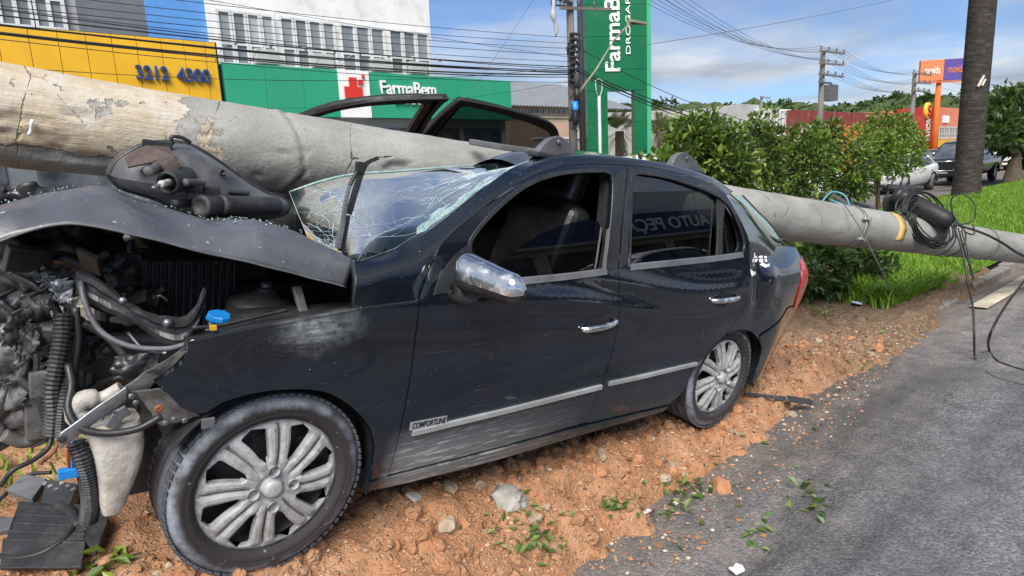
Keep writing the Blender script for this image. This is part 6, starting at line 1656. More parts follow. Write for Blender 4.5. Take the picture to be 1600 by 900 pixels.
def ttext(name, s, u, v0, v1, size, bold=0.0):
    o = text_obj(name, s, MATS['text_white'], size, .02, None, 'LEFT', 0, bold); w = max(q.co.x for q in o.data.vertices)
    L = zc(v1) - zc(v0); o.data.transform(Matrix.Diagonal((L / w, 1, 1, 1))); o.data.transform(frame_matrix(Vector((TX(u), -.245, zc(v0))), (0, 0, 1), (-1, 0, 0))); o.parent = tot
ttext('totem_name', 'FarmaBem', 956, 117, -32, .86, .014)
ttext('totem_word', 'DROGARIA', 980, 92, -9, .27, .0)

# ---- grey shed, ivy wall, white hoardings and the red/orange shops further down the street
YS = 24.0
e = bld('grey_shed', X20(1018, 180, YS), X20(1158, 180, YS), YS, YS + 14, 0, Z20(1090, 184, YS), 'wall_dull', 'long low shed with a sloping grey fibre-cement roof')
L_ = e.location; x0, x1 = X20(1014, 180, YS), X20(1160, 180, YS)
b = MB(); b.add([Vector((x0, YS - .5, Z20(1018, 190, YS))) - L_, Vector((x1, YS - .5, Z20(1158, 186, YS))) - L_, Vector((x1, YS + 6, Z20(1158, 167, YS) + .3)) - L_, Vector((x0, YS + 6, Z20(1018, 174, YS) + .4)) - L_], [(0, 1, 2, 3)]); b.build('roof', MATS['roof_fibre'], e, solid=.08)
YS = 21.0
e = bld('white_hoarding', X20(1157, 180, YS), X20(1186, 180, YS), YS, YS + 5, 0, Z20(1170, 163, YS), 'wall_dull', 'pale grey block with a purple band between the shrubs')
boxpart(e, 'purple_band', X20(1156, 205, YS), X20(1187, 205, YS), YS - .1, YS, Z20(1170, 214, YS), Z20(1170, 202, YS), 'paint_purple')
window(e, X20(1160, 190, YS), X20(1178, 190, YS), Z20(1170, 197, YS), Z20(1170, 189, YS), YS, 2, 1, .08)
YS = 20.5
e = bld('white_frontage', X20(1190, 180, YS), X20(1236, 180, YS), YS, YS + 8, 0, Z20(1212, 170, YS), 'wall_white', 'white shop frontage with vertical slats behind the shrubs')
for k in range(9): x = X20(1194 + k * 5, 180, YS); boxpart(e, 'slat', x, x + .12, YS - .1, YS, Z20(1212, 200, YS), Z20(1212, 173, YS), 'wall_dull')
YS = 20.0
e = bld('dark_red_shed', X20(1240, 190, YS), X20(1443, 190, YS), YS, YS + 14, 0, Z20(1340, 176, YS), 'shed_red', 'long dark red metal-clad shed above the shrubs')
boxpart(e, 'orange_front', X20(1292, 200, YS), X20(1345, 200, YS), YS - .3, YS, 0, Z20(1318, 196, YS), 'panel_orange')
for k in range(30): x = X20(1240, 190, YS) + (X20(1443, 190, YS) - X20(1240, 190, YS)) * k / 30; boxpart(e, 'cladding_rib', x, x + .08, YS - .06, YS, Z20(1340, 194, YS), Z20(1340, 177, YS), 'shed_red')
YS = 19.0
x0, x1 = X20(1445, 200, YS), X20(1457, 200, YS); x2, x3 = X20(1446, 200, YS - .4), X20(1458, 200, YS - .4)
e = bld('red_sign_tower', X20(1440, 200, YS), X20(1456.5, 200, YS), YS, YS + 2, 0, Z20(1452, 168, YS), 'sign_red', 'narrow red sign tower with a round yellow emblem', 'sign', 'tower')
o = face_text(e, 'tower_letters', 'IECRETA', X20(1450.5, 205, YS - .1), Z20(1450, 203, YS - .1), YS - .05, 1.35, 'text_white', .02, 0, Z20(1450, 185, YS) - Z20(1450, 220, YS), .03, False)
o.data.transform(Matrix.Translation(-(Vector((X20(1450.5, 205, YS - .1), YS - .05, Z20(1450, 203, YS - .1))) - e.location))); o.data.transform(Matrix.Rotation(R(90), 4, 'Y')); o.data.transform(Matrix.Translation(Vector((X20(1450.5, 205, YS - .1), YS - .05, Z20(1450, 203, YS - .1))) - e.location))
c = Vector((X20(1449.5, 173, YS - .1), YS - .1, Z20(1450, 173, YS))) - e.location; b = MB(); b.lathe([(.001, -.1), (.62, -.1), (.66, -.05), (.66, .1)], c, (0, 1, 0), 28); b.build('emblem', MATS['text_yellow'], e)
b = MB(); P = [(.28 * math.cos(a), .20 + .19 * math.sin(a)) for a in np.linspace(.3, 4.3, 14)] + [(.28 * math.cos(a), -.20 + .19 * math.sin(a)) for a in np.linspace(1.2, -2.8, 14)]; b.tube([c + Vector((x, -.14, z)) for x, z in P], .07, 6); b.build('emblem_letter', MATS['sign_red'], e)
boxpart(e, 'orange_base', X20(1437, 230, YS - 1), X20(1462, 230, YS - 1), YS - 1.0, YS - .2, 0, Z20(1450, 233, YS - 1), 'panel_orange')
YS = 19.5
e = bld('salmon_shop', X20(1457.5, 200, YS), X20(1512, 200, YS), YS, YS + 12, 0, Z20(1480, 168, YS), 'wall_salmon', 'salmon two-storey shop with an upper row of windows')
boxpart(e, 'yellow_canopy', X20(1458, 222, YS - .8), X20(1510, 222, YS - .8), YS - .8, YS, Z20(1480, 229, YS - .8), Z20(1480, 218, YS - .8), 'fascia_yellow')
for k in range(6): u = 1459 + k * 8; window(e, X20(u, 205, YS), X20(u + 7, 205, YS), Z20(1480, 216, YS), Z20(1480, 199, YS), YS, 2, 2, .14, 'wall_dull')
boxpart(e, 'shopfront', X20(1459, 238, YS), X20(1508, 238, YS), YS - .05, YS, .2, Z20(1480, 233, YS), 'window_dark')
boxpart(e, 'white_poster', X20(1475, 180, YS - .1), X20(1484, 180, YS - .1), YS - .1, YS, Z20(1480, 192, YS), Z20(1480, 181, YS), 'text_white')
# two-coloured billboard on an orange mast
YS = 18.2
bp = on_y(1473.5, 110, YS); bk = float(CAM_M[:, 2] @ (bp - CAM_O)) / 1000
e = empty('billboard', (bp[0], YS, 0), math.atan2(CAM_M[1, 0], CAM_M[0, 0]) - R(6)); tag(e, 'half orange half purple billboard on a slim orange mast', 'sign')
bw, bz0, bz1 = 34.5 * bk, Z20(1473, 126, YS), Z20(1473, 92.5, YS)
for sg, mt, tm in ((-1, 'sign_orange', 'text_white'), (1, 'sign_purple', 'sign_orange')):
    b = MB(); b.box((sg * (bw / 2 + .005), 0, (bz0 + bz1) / 2), (bw, .3, bz1 - bz0)); b.build('board', MATS[mt], e, bevel=.02)
    o = text_obj('board_name', 'movida', MATS[tm], .9, .02, None, 'CENTER', 0, 0, None); w_ = max(v.co.x for v in o.data.vertices) - min(v.co.x for v in o.data.vertices)
    o.data.transform(Matrix.Diagonal((bw * .66 / w_, 1, 1, 1))); o.data.transform(frame_matrix((sg * bw / 2, -.17, (bz0 + bz1) / 2), (1, 0, 0), (0, 0, 1))); o.parent = e
b = MB(); b.box((0, 0, bz0 - .1), (bw * 1.9, .16, .12)); b.build('board_rail', MATS['panel_orange'], e)
b = MB(); b.tube([(-.1, .3, 0), (-.1, .3, bz1 - .3)], [.30, .16], 12); b.build('mast', MATS['panel_orange'], e)

# ================================================================== UTILITY POLES AND WIRES
def upole(name, u, vtop, Y, arms, label, r=.14, mat='pole_old', armlen=2.2, ztop=None):
    x = X20(u, 150, Y); z = ztop or Z20(u, vtop, Y); e = empty(name, (x, Y, 0)); tag(e, label, 'utility pole')
    b = MB(); b.tube([(0, 0, 0), (0, 0, z)], [r * 1.05, r * .7], 14); b.build('shaft', MATS[mat], e)
    out = []
    for (za, side, tilt) in arms:
        b = MB(); b.bar((-armlen * .28 * side, -.16, za - tilt), (armlen * .85 * side, -.16, za + tilt), .07, .09); a_ = b.build('crossarm', MATS[mat], e)
        for k in range(4):
            q = -armlen * .22 + armlen * .34 * k; b = MB(); b.lathe([(.03, 0), (.05, .04), (.03, .08), (.055, .12), (.02, .16)], (q * side, -.16, za + .06 + tilt * (q / armlen)), (0, 0, 1), 8); b.build('insulator', MATS['grey_plastic'], a_)
            out.append(Vector((x + q * side, Y - .16, za + .2)))
    return e, out
YL = 15.6
zA = Z20(893, 12, YL)
main, pm_ = upole('utility_pole', 894, 0, YL, [(zA, 1, .12), (zA + 1.5, 1, 0), (zA + 2.4, 1, 0), (zA + 3.3, 1, 0)], 'cable-clad utility pole in front of the green totem', .15, ztop=zA + 3.8)
mx = main.location.x
b = MB(); b.bar((0, -.1, zA + .1), (-1.0, -.1, zA + .2), .08, .08); b.bar((-1.0, -.1, zA + .35), (.1, -.1, zA + .35), .05, .05); b.bar((-.9, -.1, zA - .05), (0, -.1, zA), .05, .05)
for k in range(5): b.bar((-.95 + k * .2, -.1, zA - .05), (-.95 + k * .2, -.1, zA + .4), .04, .04)
b.build('switch_frame', MATS['dark_metal'], main)
b = MB(); b.tube(catmull([(-.85, -.1, zA + .1), (-.9, -.12, zA - .4), (-.75, -.1, zA - .8), (-.8, -.1, zA - 1.0)], 10), [.05, .08, .05, .09, .1, .06, .04, .08, .05, .03], 7); b.build('switch_fuse', MATS['wall_dull'], main)
rw = random.Random(9)
for k in range(26):
    z = rw.uniform(Z20(893, 195, YL), Z20(893, 60, YL)); r = rw.uniform(.16, .30); P = []
    for q in np.linspace(0, 2 * math.pi, 15): P.append((r * math.cos(q) * rw.uniform(.6, 1.1), -.12 + r * math.sin(q) * .6, z + rw.uniform(-.12, .12) + .2 * math.sin(q + k)))
    b = MB(); b.tube(P, rw.uniform(.008, .018), 5, cap=False); b.build('cable_loop', MATS['cable_black'], main)
for k in range(9): z = Z20(893, 55 + k * 9, YL); b = MB(); b.box((.0, -.18, z), (.34, .16, .06)); b.cyl((-.2, -.2, z), (.2, -.2, z), .03, 6); b.build('cable_clamp', MATS['dark_metal'], main)
for k, (v, c_) in enumerate(((172, 'blue_plastic'), (150, 'cable_black'), (185, 'cable_black'), (128, 'pole_dark'))):
    z = Z20(893, v, YL); b = MB(); b.cyl((-.14 + .1 * (k % 2), -.26, z - .25), (-.14 + .1 * (k % 2), -.26, z + .25), .10, 10); b.build('junction_box', MATS[c_], main)
b = MB(); b.tube([(.12, -.1, Z20(893, 150, YL)), (.9, -.3, Z20(893, 108, YL)), (1.7, -.4, Z20(893, 60, YL))], [.06, .035, .025], 8); b.tube([(1.7, -.4, Z20(893, 60, YL)), (2.5, -.4, Z20(893, 30, YL)), (3.0, -.4, Z20(893, 26, YL))], .03, 8); b.box((3.0, -.4, Z20(893, 24, YL)), (.9, .25, .08)); b.build('lamp_arm', simple('arm_yellow', (.25, .24, .16), .7, var=.3), main)
upole('utility_pole', 909, -10, 16.6, [], 'plain black utility pole close beside the green totem', .13, 'pole_dark', ztop=9.0)
p2, pm2 = upole('utility_pole', 1283, 79, YL, [(Z20(1283, 80, YL), 1, .03), (Z20(1283, 99, YL), 1, .05), (Z20(1283, 117, YL), 1, .0)], 'utility pole with three crossarms rising above the shrubs', .17, armlen=2.6)
b = MB(); b.box((.6, -.2, Z20(1290, 146, YL)), (.7, .5, .8)); b.box((.2, -.1, Z20(1290, 130, YL)), (1.4, .1, .1)); b.build('transformer', MATS['grey_plastic'], p2)
p3, pm3 = upole('utility_pole', 1427, 113, YL, [(Z20(1427, 115, YL), 1, .03), (Z20(1427, 129, YL), 1, .03), (Z20(1427, 142, YL), 1, 0)], 'utility pole with three crossarms left of the billboard', .17, armlen=3.0)
upole('utility_pole', 1190, 150, 40, [(Z20(1190, 153, 40), 1, 0)], 'small distant utility pole above the grey shed', .2, armlen=2.0)
e = empty('street_post', (X20(937, 200, 16.2), 16.2, 0)); tag(e, 'slim white post with a wire cage top beside the totem', 'post')
zt = Z20(937, 150, 16.2); b = MB(); b.cyl((0, 0, 0), (0, 0, zt), .06, 10); b.build('post_shaft', MATS['frame_white'], e)
for s_ in (-1, 1):
    b = MB(); b.tube([(0, 0, zt - .1), (s_ * .16, 0, zt + .2), (s_ * .18, 0, zt + .55), (0, 0, zt + .6)], .02, 6); b.build('cage_wire', MATS['frame_white'], e)

def wire(a, c, sag, r, label, group, mat='cable_black', n=26):
    a, c = Vector(a), Vector(c); P = []
    for k in np.linspace(0, 1, n): p = a.lerp(c, k); p.z -= sag * 4 * k * (1 - k); P.append(p)
    b = MB(); b.tube(P, r * .62, 5); o = b.build('overhead_cable', MATS[mat]); tag(o, label, 'cable', group); return o
LB = 'thin overhead cable crossing the facades to the cable-clad pole'
def leftwire(v_pole, v_left, sag, r, ul=0.0, tw=0.0):
    a = Vector((mx - .1, YL - .2, Z20(893, v_pole, YL))); P = on_y(ul, v_left, YL - .4 + tw); d = Vector(P) - a
    wire(a, a + d * 1.6, sag, r, LB, 'cables in front of the shops')
for vp, vl, sg, r in ((61, -60, .3, .012), (70, -42, .3, .012), (78, -28, .3, .012), (88, -12, .25, .014), (98, -20, .4, .012), (106, -6, .35, .024), (112, 4, .4, .026), (118, 8, .5, .034), (122, 12, .5, .024), (130, 20, .5, .013), (104, 30, .9, .011), (92, -75, .2, .01), (126, 52, 1.2, .008), (114, 0, .45, .022), (116, 14, .3, .024), (110, -14, .35, .018)): leftwire(vp, vl, sg, r, 0, rw.uniform(-.4, .4))
for k in range(8):
    a = pm_[4 + k]; c = pm2[k if k < 8 else 7]; wire(a + Vector((0, 0, .0)), c, 1.1, .014, 'overhead cable sagging from the cable-clad pole to the three-armed pole', 'cables over the shrubs', 'wire_grey')
for k in range(12): wire(pm2[k], pm3[k], .6, .014, 'overhead cable between the two three-armed poles', 'cables down the street', 'wire_grey')
for k in (0, 3, 5, 8, 10): wire(pm3[k], pm3[k] + Vector((24, .5, .4)), .6, .014, 'overhead cable running from the farther three-armed pole behind the billboard', 'cables behind the billboard', 'wire_grey')
for v0, v1, r in ((108, 158, .03), (112, 166, .045), (116, 172, .03), (75, 150, .02)):
    a = Vector((mx + .1, YL - .2, Z20(893, v0, YL))); P = Vector(on_y(1150, v1 + 25, YL - .4)); wire(a, a + (P - a) * 1.3, .35, r, 'heavy low cable dipping right from the cable-clad pole behind the shrubs', 'low cables by the totem')
wire(on_y(1010, 70, 13), on_y(1420, -6, 13), .1, .014, 'single cable rising alone across the sky to the upper right', 'lone cable', 'wire_grey')
wire(on_y(700, 190, 19.4), on_y(836, -5, 15.6), .1, .008, 'faint stay wire slanting up from the pharmacy fascia', 'stay wire', 'wire_grey')

# ---- across the road behind the camera: seen only as reflections in the car's glass
e = bld('parts_shop', 4, 60, -24, -16, 0, 3.4, 'wall_cream', 'cream car-parts shop reflected in the rear door window')
boxpart(e, 'fascia', 4, 60, -16.0, -15.7, 3.4, 5.2, 'navy'); boxpart(e, 'upper_wall', 4, 60, -24, -16.2, 5.2, 7.0, 'wall_white'); boxpart(e, 'awning', 4, 60, -16, -14.6, 3.2, 3.36, 'wall_dull')
for k in range(12): boxpart(e, 'shop_window', 5 + k * 4.5, 8.6 + k * 4.5, -16.0, -15.95, .3, 2.9, 'window_dark')
for xc in (27,):
    o = text_obj('fascia_name', 'AUTO PEÇAS', MATS['text_white'], 1.3, .03, None, 'CENTER', 0, .02); o.data.transform(frame_matrix(Vector((xc, -15.66, 4.25)) - e.location, (-1, 0, 0), (0, 0, 1))); o.parent = e

# ================================================================== TRAFFIC
def auto_paint(name, c, metal=0.0):
    t = NT(name); co = t.coord('Object'); n = t.noise(co, 3, 5)
    t.set(color=t.ramp(n, [(.3, tuple(a * .88 for a in c)), (.7, c)]), metal=metal, rough=.28, coat=.8, coat_rough=.05); return t.m
auto_paint('paint_white', (.72, .73, .74)); auto_paint('paint_steel', (.030, .032, .037), .1); auto_paint('paint_dark', (.03, .032, .036), .1)
simple('lamp_clear', (.75, .77, .8), .12, var=.15, scale=12, coat=.8); simple('alloy', (.42, .43, .45), .35, metal=.7, var=.2)
def road_car(name, loc, rz, paint, label, kind='sedan', group='traffic beyond the median'):
    """front at -x; all sizes in metres"""
    e = empty(name, loc, rz); tag(e, label, 'pickup' if kind == 'pickup' else 'car', group)
    P = MATS[paint]
    if kind == 'pickup':
        st = [(-2.62, .55, .98, .70), (-2.55, .42, 1.06, .84), (-2.35, .40, 1.12, .91), (-1.4, .38, 1.20, .93), (-.6, .38, 1.20, .93), (.6, .38, 1.20, .93), (1.0, .40, 1.20, .93), (2.3, .42, 1.18, .92), (2.62, .55, 1.16, .88)]
        gh = [(-1.05, 1.19, 1.19, .84), (-.35, 1.19, 1.74, .68), (.1, 1.19, 1.81, .68), (.7, 1.19, 1.79, .67), (1.05, 1.19, 1.19, .82)]; wb, wr, tk = (-1.62, 1.46), .385, .80
    elif kind == 'hatch':
        st = [(-1.95, .40, .66, .60), (-1.88, .28, .76, .76), (-1.6, .24, .84, .84), (-1.0, .22, .94, .86), (0, .22, .96, .86), (1.2, .24, .98, .86), (1.75, .28, 1.0, .84), (1.96, .40, .98, .76)]
        gh = [(-1.0, .95, .95, .78), (-.30, .95, 1.42, .60), (.3, .95, 1.50, .60), (1.2, .96, 1.46, .60), (1.75, .98, 1.24, .62), (1.93, .98, 1.0, .70)]; wb, wr, tk = (-1.22, 1.25), .30, .74
    else:
        st = [(-2.2, .42, .62, .62), (-2.12, .30, .74, .78), (-1.8, .24, .82, .86), (-1.0, .22, .92, .88), (0, .22, .95, .89), (1.2, .24, .98, .88), (1.9, .30, 1.03, .84), (2.22, .42, 1.0, .74)]
        gh = [(-1.15, .92, .92, .80), (-.35, .93, 1.38, .62), (.2, .94, 1.47, .62), (.9, .95, 1.43, .62), (1.75, 1.0, 1.05, .70)]; wb, wr, tk = (-1.36, 1.30), .315, .76
    S_ = np.array(catmull(st, 40)); rows = []
    for x, zb, zt, w in S_:
        hgt = zt - zb; half_ = [(0, zb), (w * .80, zb), (w * .96, zb + hgt * .16), (w * 1.0, zb + hgt * .45), (w * .985, zb + hgt * .72), (w * .93, zt - hgt * .06), (w * .78, zt), (0, zt + .03)]
        ring = [(x, y, z) for y, z in half_] + [(x, -y, z) for y, z in half_[::-1][1:]]
        rows.append(ring)
    b = MB(); b.sheet(rows); b.add(rows[0][:-1], [tuple(range(len(rows[0]) - 1))]); b.add(rows[-1][:-1], [tuple(range(len(rows[0]) - 1))]); body = b.build('body', P, e)
    G2 = np.array(catmull(gh, 30)); rows = []
    for x, z0, z1, w in G2:
        z1 = max(z1, z0 + .01); k = (z1 - z0) / .5; w0 = w + .18 * min(1, k) if kind != 'pickup' else w + .16 * min(1, k)
        w0 = min(w0, .86); rows.append([(x, -w0, z0 - .02), (x, -w - .02, z1 - .05), (x, -w + .06, z1), (x, 0, z1 + .02), (x, w - .06, z1), (x, w + .02, z1 - .05), (x, w0, z0 - .02)])
    b = MB(); b.sheet(rows); b.build('glasshouse', MATS['window_dark'], e)
    i0, i1 = [i for i, r_ in enumerate(G2) if r_[2] > max(g[2] for g in gh) - .12][0], [i for i, r_ in enumerate(G2) if r_[2] > max(g[2] for g in gh) - .14][-1]
    b = MB(); b.sheet([[(p[0], p[1] * 1.02, p[2] + .012) for p in r_[1:6]] for r_ in rows[i0:i1 + 1]]); b.build('roof', P, e, solid=.01)
    for s_ in (1, 5):
        b = MB()
        b.tube([Vector(rows[k][s_]) + Vector((0, .01 * (1 if s_ == 5 else -1), .0)) for k in range(0, i0 + 1)], .035, 6); b.build('front_pillar', P, e)
        b = MB(); b.tube([Vector(rows[k][s_]) + Vector((0, .01 * (1 if s_ == 5 else -1), .0)) for k in range(i1, len(rows))], .05, 6); b.build('rear_pillar', P, e)
        km = int((i0 + i1) * .5); b = MB(); b.bar(rows[km][s_], rows[km][0 if s_ == 1 else 6], .05, .03, (0, 1, 0)); b.build('centre_pillar', MATS['black_trim'], e)
    f0 = st[0][0]
    gz = (.62, 1.0) if kind == 'pickup' else (.42, .60)
    b = MB(); b.box((f0 - .0, 0, sum(gz) / 2), (.10, .95 if kind == 'pickup' else .8, gz[1] - gz[0])); b.build('grille', MATS['black_trim'], e, bevel=.03)
    if kind == 'pickup':
        b = MB(); b.tube([(f0 - .06, y, z) for y, z in ((-.50, 1.0), (-.42, .62), (.42, .62), (.50, 1.0), (-.50, 1.0))], .028, 6); b.build('grille_surround', MATS['chrome'], e)
        for s_ in (-1, 1):
            b = MB(); b.box((f0 + .12, s_ * .72, .58), (.2, .26, .24)); b.build('fog_recess', MATS['black_trim'], e, bevel=.03)
        b = MB(); b.box((f0 - .02, 0, .46), (.12, 1.5, .16)); b.build('lower_bumper', MATS['black_trim'], e, bevel=.04)
    else:
        b = MB(); b.box((f0 + .0, 0, .32), (.12, 1.1, .12)); b.build('air_intake', MATS['black_trim'], e, bevel=.03)
    for s_ in (-1, 1):
        zl = .98 if kind == 'pickup' else .68; b = MB(); b.box((f0 + .10, s_ * .72, zl), (.36, .34, .17), Matrix.Rotation(R(-32 * s_), 3, 'Z')); b.build('headlight', MATS['lamp_clear'], e, bevel=.04)
        b = MB(); b.box((-f0 - .10, s_ * .62, .86), (.2, .20, .20), Matrix.Rotation(R(32 * s_), 3, 'Z')); b.build('tail_lamp', MATS['tail_red'], e, bevel=.04)
        b = MB(); b.box((gh[0][0] + .35, s_ * (.98 if kind == 'pickup' else .95), gh[0][1] + .10), (.10, .20, .15)); b.build('side_mirror', P if kind != 'pickup' else MATS['chrome'], e, bevel=.03)
        for x in wb:
            b = MB(); b.lathe([(wr * .62, -.11), (wr * .86, -.12), (wr * .98, -.09), (wr, 0), (wr * .98, .09), (wr * .8, .11)], (x, s_ * tk, wr), (0, s_, 0), 24); w_ = b.build('wheel', MATS['tyre_rubber'], e)
            b = MB(); b.lathe([(wr * .64, .06), (wr * .60, .10), (wr * .3, .085), (.03, .10), (.001, .10)], (x, s_ * tk, wr), (0, s_, 0), 20); b.build('rim', MATS['alloy'], w_)
            b = MB(); b.tube([(x + wr * 1.13 * math.cos(a), s_ * (st[3][3] - .0), wr + wr * 1.13 * math.sin(a)) for a in np.linspace(.0, math.pi, 14)], .035, 6); b.build('wheel_arch', MATS['black_trim'], e)
        for x in ((gh[1][0] + .35), (gh[1][0] + 1.25)):
            b = MB(); b.box((x + .25, s_ * (st[4][3] + .002), st[4][2] - .16), (.2, .03, .03)); b.build('handle', P, e)
    b = MB(); b.box((f0 - .06, 0, .5 if kind == 'pickup' else .42), (.02, .42, .12)); b.build('number_plate', MATS['tile_white'], e)
    return e
p = on_z(1497, 291, 0); road_car('pickup_truck', (p[0] + 2.65, p[1] + .62, 0.01), 0, 'paint_steel', 'dark grey pickup half hidden by the palm trunk', 'pickup')
p = on_z(1412, 303, 0); road_car('road_sedan', (p[0] + 1.2, p[1] + .75, 0.01), R(-2), 'paint_white', 'white sedan just left of the palm, nosing out of the shrubs')
p = on_z(1459, 283, 0); road_car('road_sedan', (p[0] + 3.2, p[1] + 1.2, 0.01), 0, 'paint_dark', 'dark car between the white sedan and the pickup')
p = on_z(1580, 267, 0); road_car('road_sedan', (p[0] + 2.3, p[1] + .3, 0.01), 0, 'paint_white', 'small distant white car beside the far tree')
road_car('road_van', (11.9, 9.4, .01), 0, 'paint_white', 'white car showing its roof above the wrecked sedan', 'hatch').scale = (1.1, 1.06, 1.14)
road_car('road_sedan', (18.6, 9.2, .01), 0, 'paint_white', 'white car glimpsed through the leaves of the shrubs')
road_car('parked_hatchback', (9.6, -3.6, .01), R(180), 'paint_white', 'white hatchback reflected in the sedan windows', 'hatch', 'traffic behind the viewer')

# ================================================================== PLANTS
def leaf_mat(name, dark, mid, lite, rough=.42, spec=.5):
    t = NT(name); g = t.new('ShaderNodeNewGeometry'); co = t.coord('Object'); n = t.noise(co, 1.6, 3)
    f = t.math('ADD', t.math('MULTIPLY', g.outputs['Random Per Island'], .75), t.math('MULTIPLY', n, .25))
    c = t.ramp(f, [(.12, dark), (.5, mid), (.88, lite), (.955, (.24, .20, .06))])
    t.set(color=c, rough=rough, spec=spec)
    tl = t.new('ShaderNodeBsdfTranslucent'); t.link(t.mix(.5, c, (.25, .36, .03), 'MIX'), tl.inputs['Color'])
    mx = t.new('ShaderNodeMixShader'); mx.inputs[0].default_value = .26; t.link(t.b.outputs[0], mx.inputs[1]); t.link(tl.outputs[0], mx.inputs[2]); t.link(mx.outputs[0], t.out.inputs['Surface'])
    return t.m
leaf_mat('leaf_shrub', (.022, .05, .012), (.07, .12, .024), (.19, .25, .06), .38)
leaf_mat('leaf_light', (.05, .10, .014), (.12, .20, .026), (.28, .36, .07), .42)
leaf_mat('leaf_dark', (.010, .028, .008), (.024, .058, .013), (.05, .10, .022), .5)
leaf_mat('leaf_tree', (.012, .032, .010), (.03, .07, .016), (.075, .13, .03), .5)
leaf_mat('grass_blade', (.075, .17, .015), (.15, .30, .03), (.29, .42, .06), .5, .3)
leaf_mat('fallen_leaf', (.04, .10, .02), (.11, .20, .05), (.30, .34, .14), .45)
leaf_mat('palm_leaf', (.07, .085, .03), (.17, .18, .075), (.36, .33, .17), .6, .3)
simple('bark', (.10, .075, .05), .95, var=.4, scale=8, bump=.6, bscale=30)
def leaf_verts(C, D, U, L, Wd, fold=.28):
    """two-triangle folded leaves; C bases, D directions, U up vectors"""
    Sd = np.cross(D, U); Sd /= np.maximum(np.linalg.norm(Sd, axis=1), 1e-6)[:, None]; Nn = np.cross(Sd, D)
    m = C + D * (L * .48)[:, None]
    V = np.stack([C, m + Sd * (Wd / 2)[:, None] + Nn * (Wd * fold)[:, None], C + D * L[:, None] - Nn * (L * .10)[:, None], m - Sd * (Wd / 2)[:, None] + Nn * (Wd * fold)[:, None]], 1)
    return V
def unit(v): return v / np.maximum(np.linalg.norm(v, axis=1), 1e-9)[:, None]
def foliage(name, ell, n_cl, per, L0, mat, parent, seed, spread=.14, origin=(0, 0, 0), shell=.55, wr=.5):
    """sprays of leaves grown through ellipsoids: ell = (cx, cy, cz, rx, ry, rz)"""
    g = np.random.default_rng(seed); ell = np.array(ell, float); wgt = ell[:, 3] * ell[:, 4] * ell[:, 5]; wgt /= wgt.sum()
    which = g.choice(len(ell), n_cl, p=wgt); d = unit(g.normal(size=(n_cl, 3))); gap_ = np.array([noise.noise((q[0] * 3.1 + seed * .7, q[1] * 3.1, q[2] * 3.1)) for q in d]) > -.12; which, d = which[gap_], d[gap_]; n_cl = len(d); rr = (shell + (1 - shell) * g.random(n_cl)) ** .8
    lump = np.array([1 + .45 * noise.noise((q[0] * 2.3 + seed, q[1] * 2.3, q[2] * 2.3)) for q in d])
    cen = ell[which, :3] + d * ell[which, 3:] * (rr * lump)[:, None]
    C = np.repeat(cen, per, 0); out = np.repeat(unit(d + np.array([0, 0, .35])), per, 0)
    rnd = unit(g.normal(size=C.shape)); D = unit(rnd + out * .65); C = C + rnd * (spread * g.random(len(C)))[:, None] * .7
    L = L0 * g.uniform(.6, 1.25, len(C)); U = unit(np.array([0, 0, 1.0]) + .5 * g.normal(size=C.shape))
    V = leaf_verts(C, D, U, L, L * wr * g.uniform(.8, 1.2, len(C))) - np.array(origin)
    k = np.arange(len(C)) * 4; F3 = np.concatenate([np.stack([k, k + 1, k + 2], 1), np.stack([k, k + 2, k + 3], 1)])
    return rawnp(name, V.reshape(-1, 3), F3, MATS[mat], parent)
def canopy(u, v, ru, rv, Y, flat=.8):
    c = on_y(u, v, Y); k = float(CAM_M[:, 2] @ (c - CAM_O)) / 1000; return (c[0], c[1], c[2], ru * k, min(ru, 60) * k * flat, rv * k)
def shrub(name, cans, n_cl, per, L0, mat, label, seed, base=None, cat='shrub', stems=5, spread=.14, shell=.5):
    cx = np.mean([c[0] for c in cans]); cy_ = np.mean([c[1] for c in cans]); base = base or (cx, cy_, .12)
    e = empty(name, base); tag(e, label, cat)
    foliage('foliage', cans, int(n_cl * .62), per, L0, mat, e, seed, spread, base, shell)
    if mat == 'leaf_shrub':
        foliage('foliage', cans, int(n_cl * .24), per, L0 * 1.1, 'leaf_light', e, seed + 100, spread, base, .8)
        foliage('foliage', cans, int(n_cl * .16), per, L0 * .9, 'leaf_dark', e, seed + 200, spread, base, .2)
    else: foliage('foliage', cans, int(n_cl * .3), per, L0 * 1.15, mat, e, seed + 100, spread, base, .8)
    g = random.Random(seed)
    for k in range(stems):
        c = cans[k % len(cans)]; tip = Vector((c[0] + g.uniform(-.3, .3) * c[3], c[1] + g.uniform(-.3, .3) * c[4], c[2] + g.uniform(-.1, .5) * c[5])) - Vector(base)
        b = MB(); mid = tip * .5 + Vector((g.uniform(-.12, .12), g.uniform(-.12, .12), .1)); b.tube(catmull([(g.uniform(-.1, .1), g.uniform(-.1, .1), -.1), tuple(mid), tuple(tip)], 8), [.03, .028, .025, .022, .018, .014, .010, .006], 6); b.build('stem', MATS['bark'], e)
    return e
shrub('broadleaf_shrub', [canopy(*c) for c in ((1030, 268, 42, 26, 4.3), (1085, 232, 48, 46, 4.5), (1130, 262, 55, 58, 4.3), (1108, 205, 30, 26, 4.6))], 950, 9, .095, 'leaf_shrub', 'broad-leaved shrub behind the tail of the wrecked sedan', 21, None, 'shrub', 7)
shrub('broadleaf_shrub', [canopy(*c) for c in ((1190, 250, 48, 66, 4.7), (1192, 200, 20, 26, 4.9), (1250, 262, 56, 62, 4.6), (1285, 225, 42, 34, 5.0), (1325, 275, 48, 46, 4.7))], 1250, 9, .095, 'leaf_shrub', 'largest broad-leaved shrub rising behind the middle of the fallen pole', 22, None, 'shrub', 9)
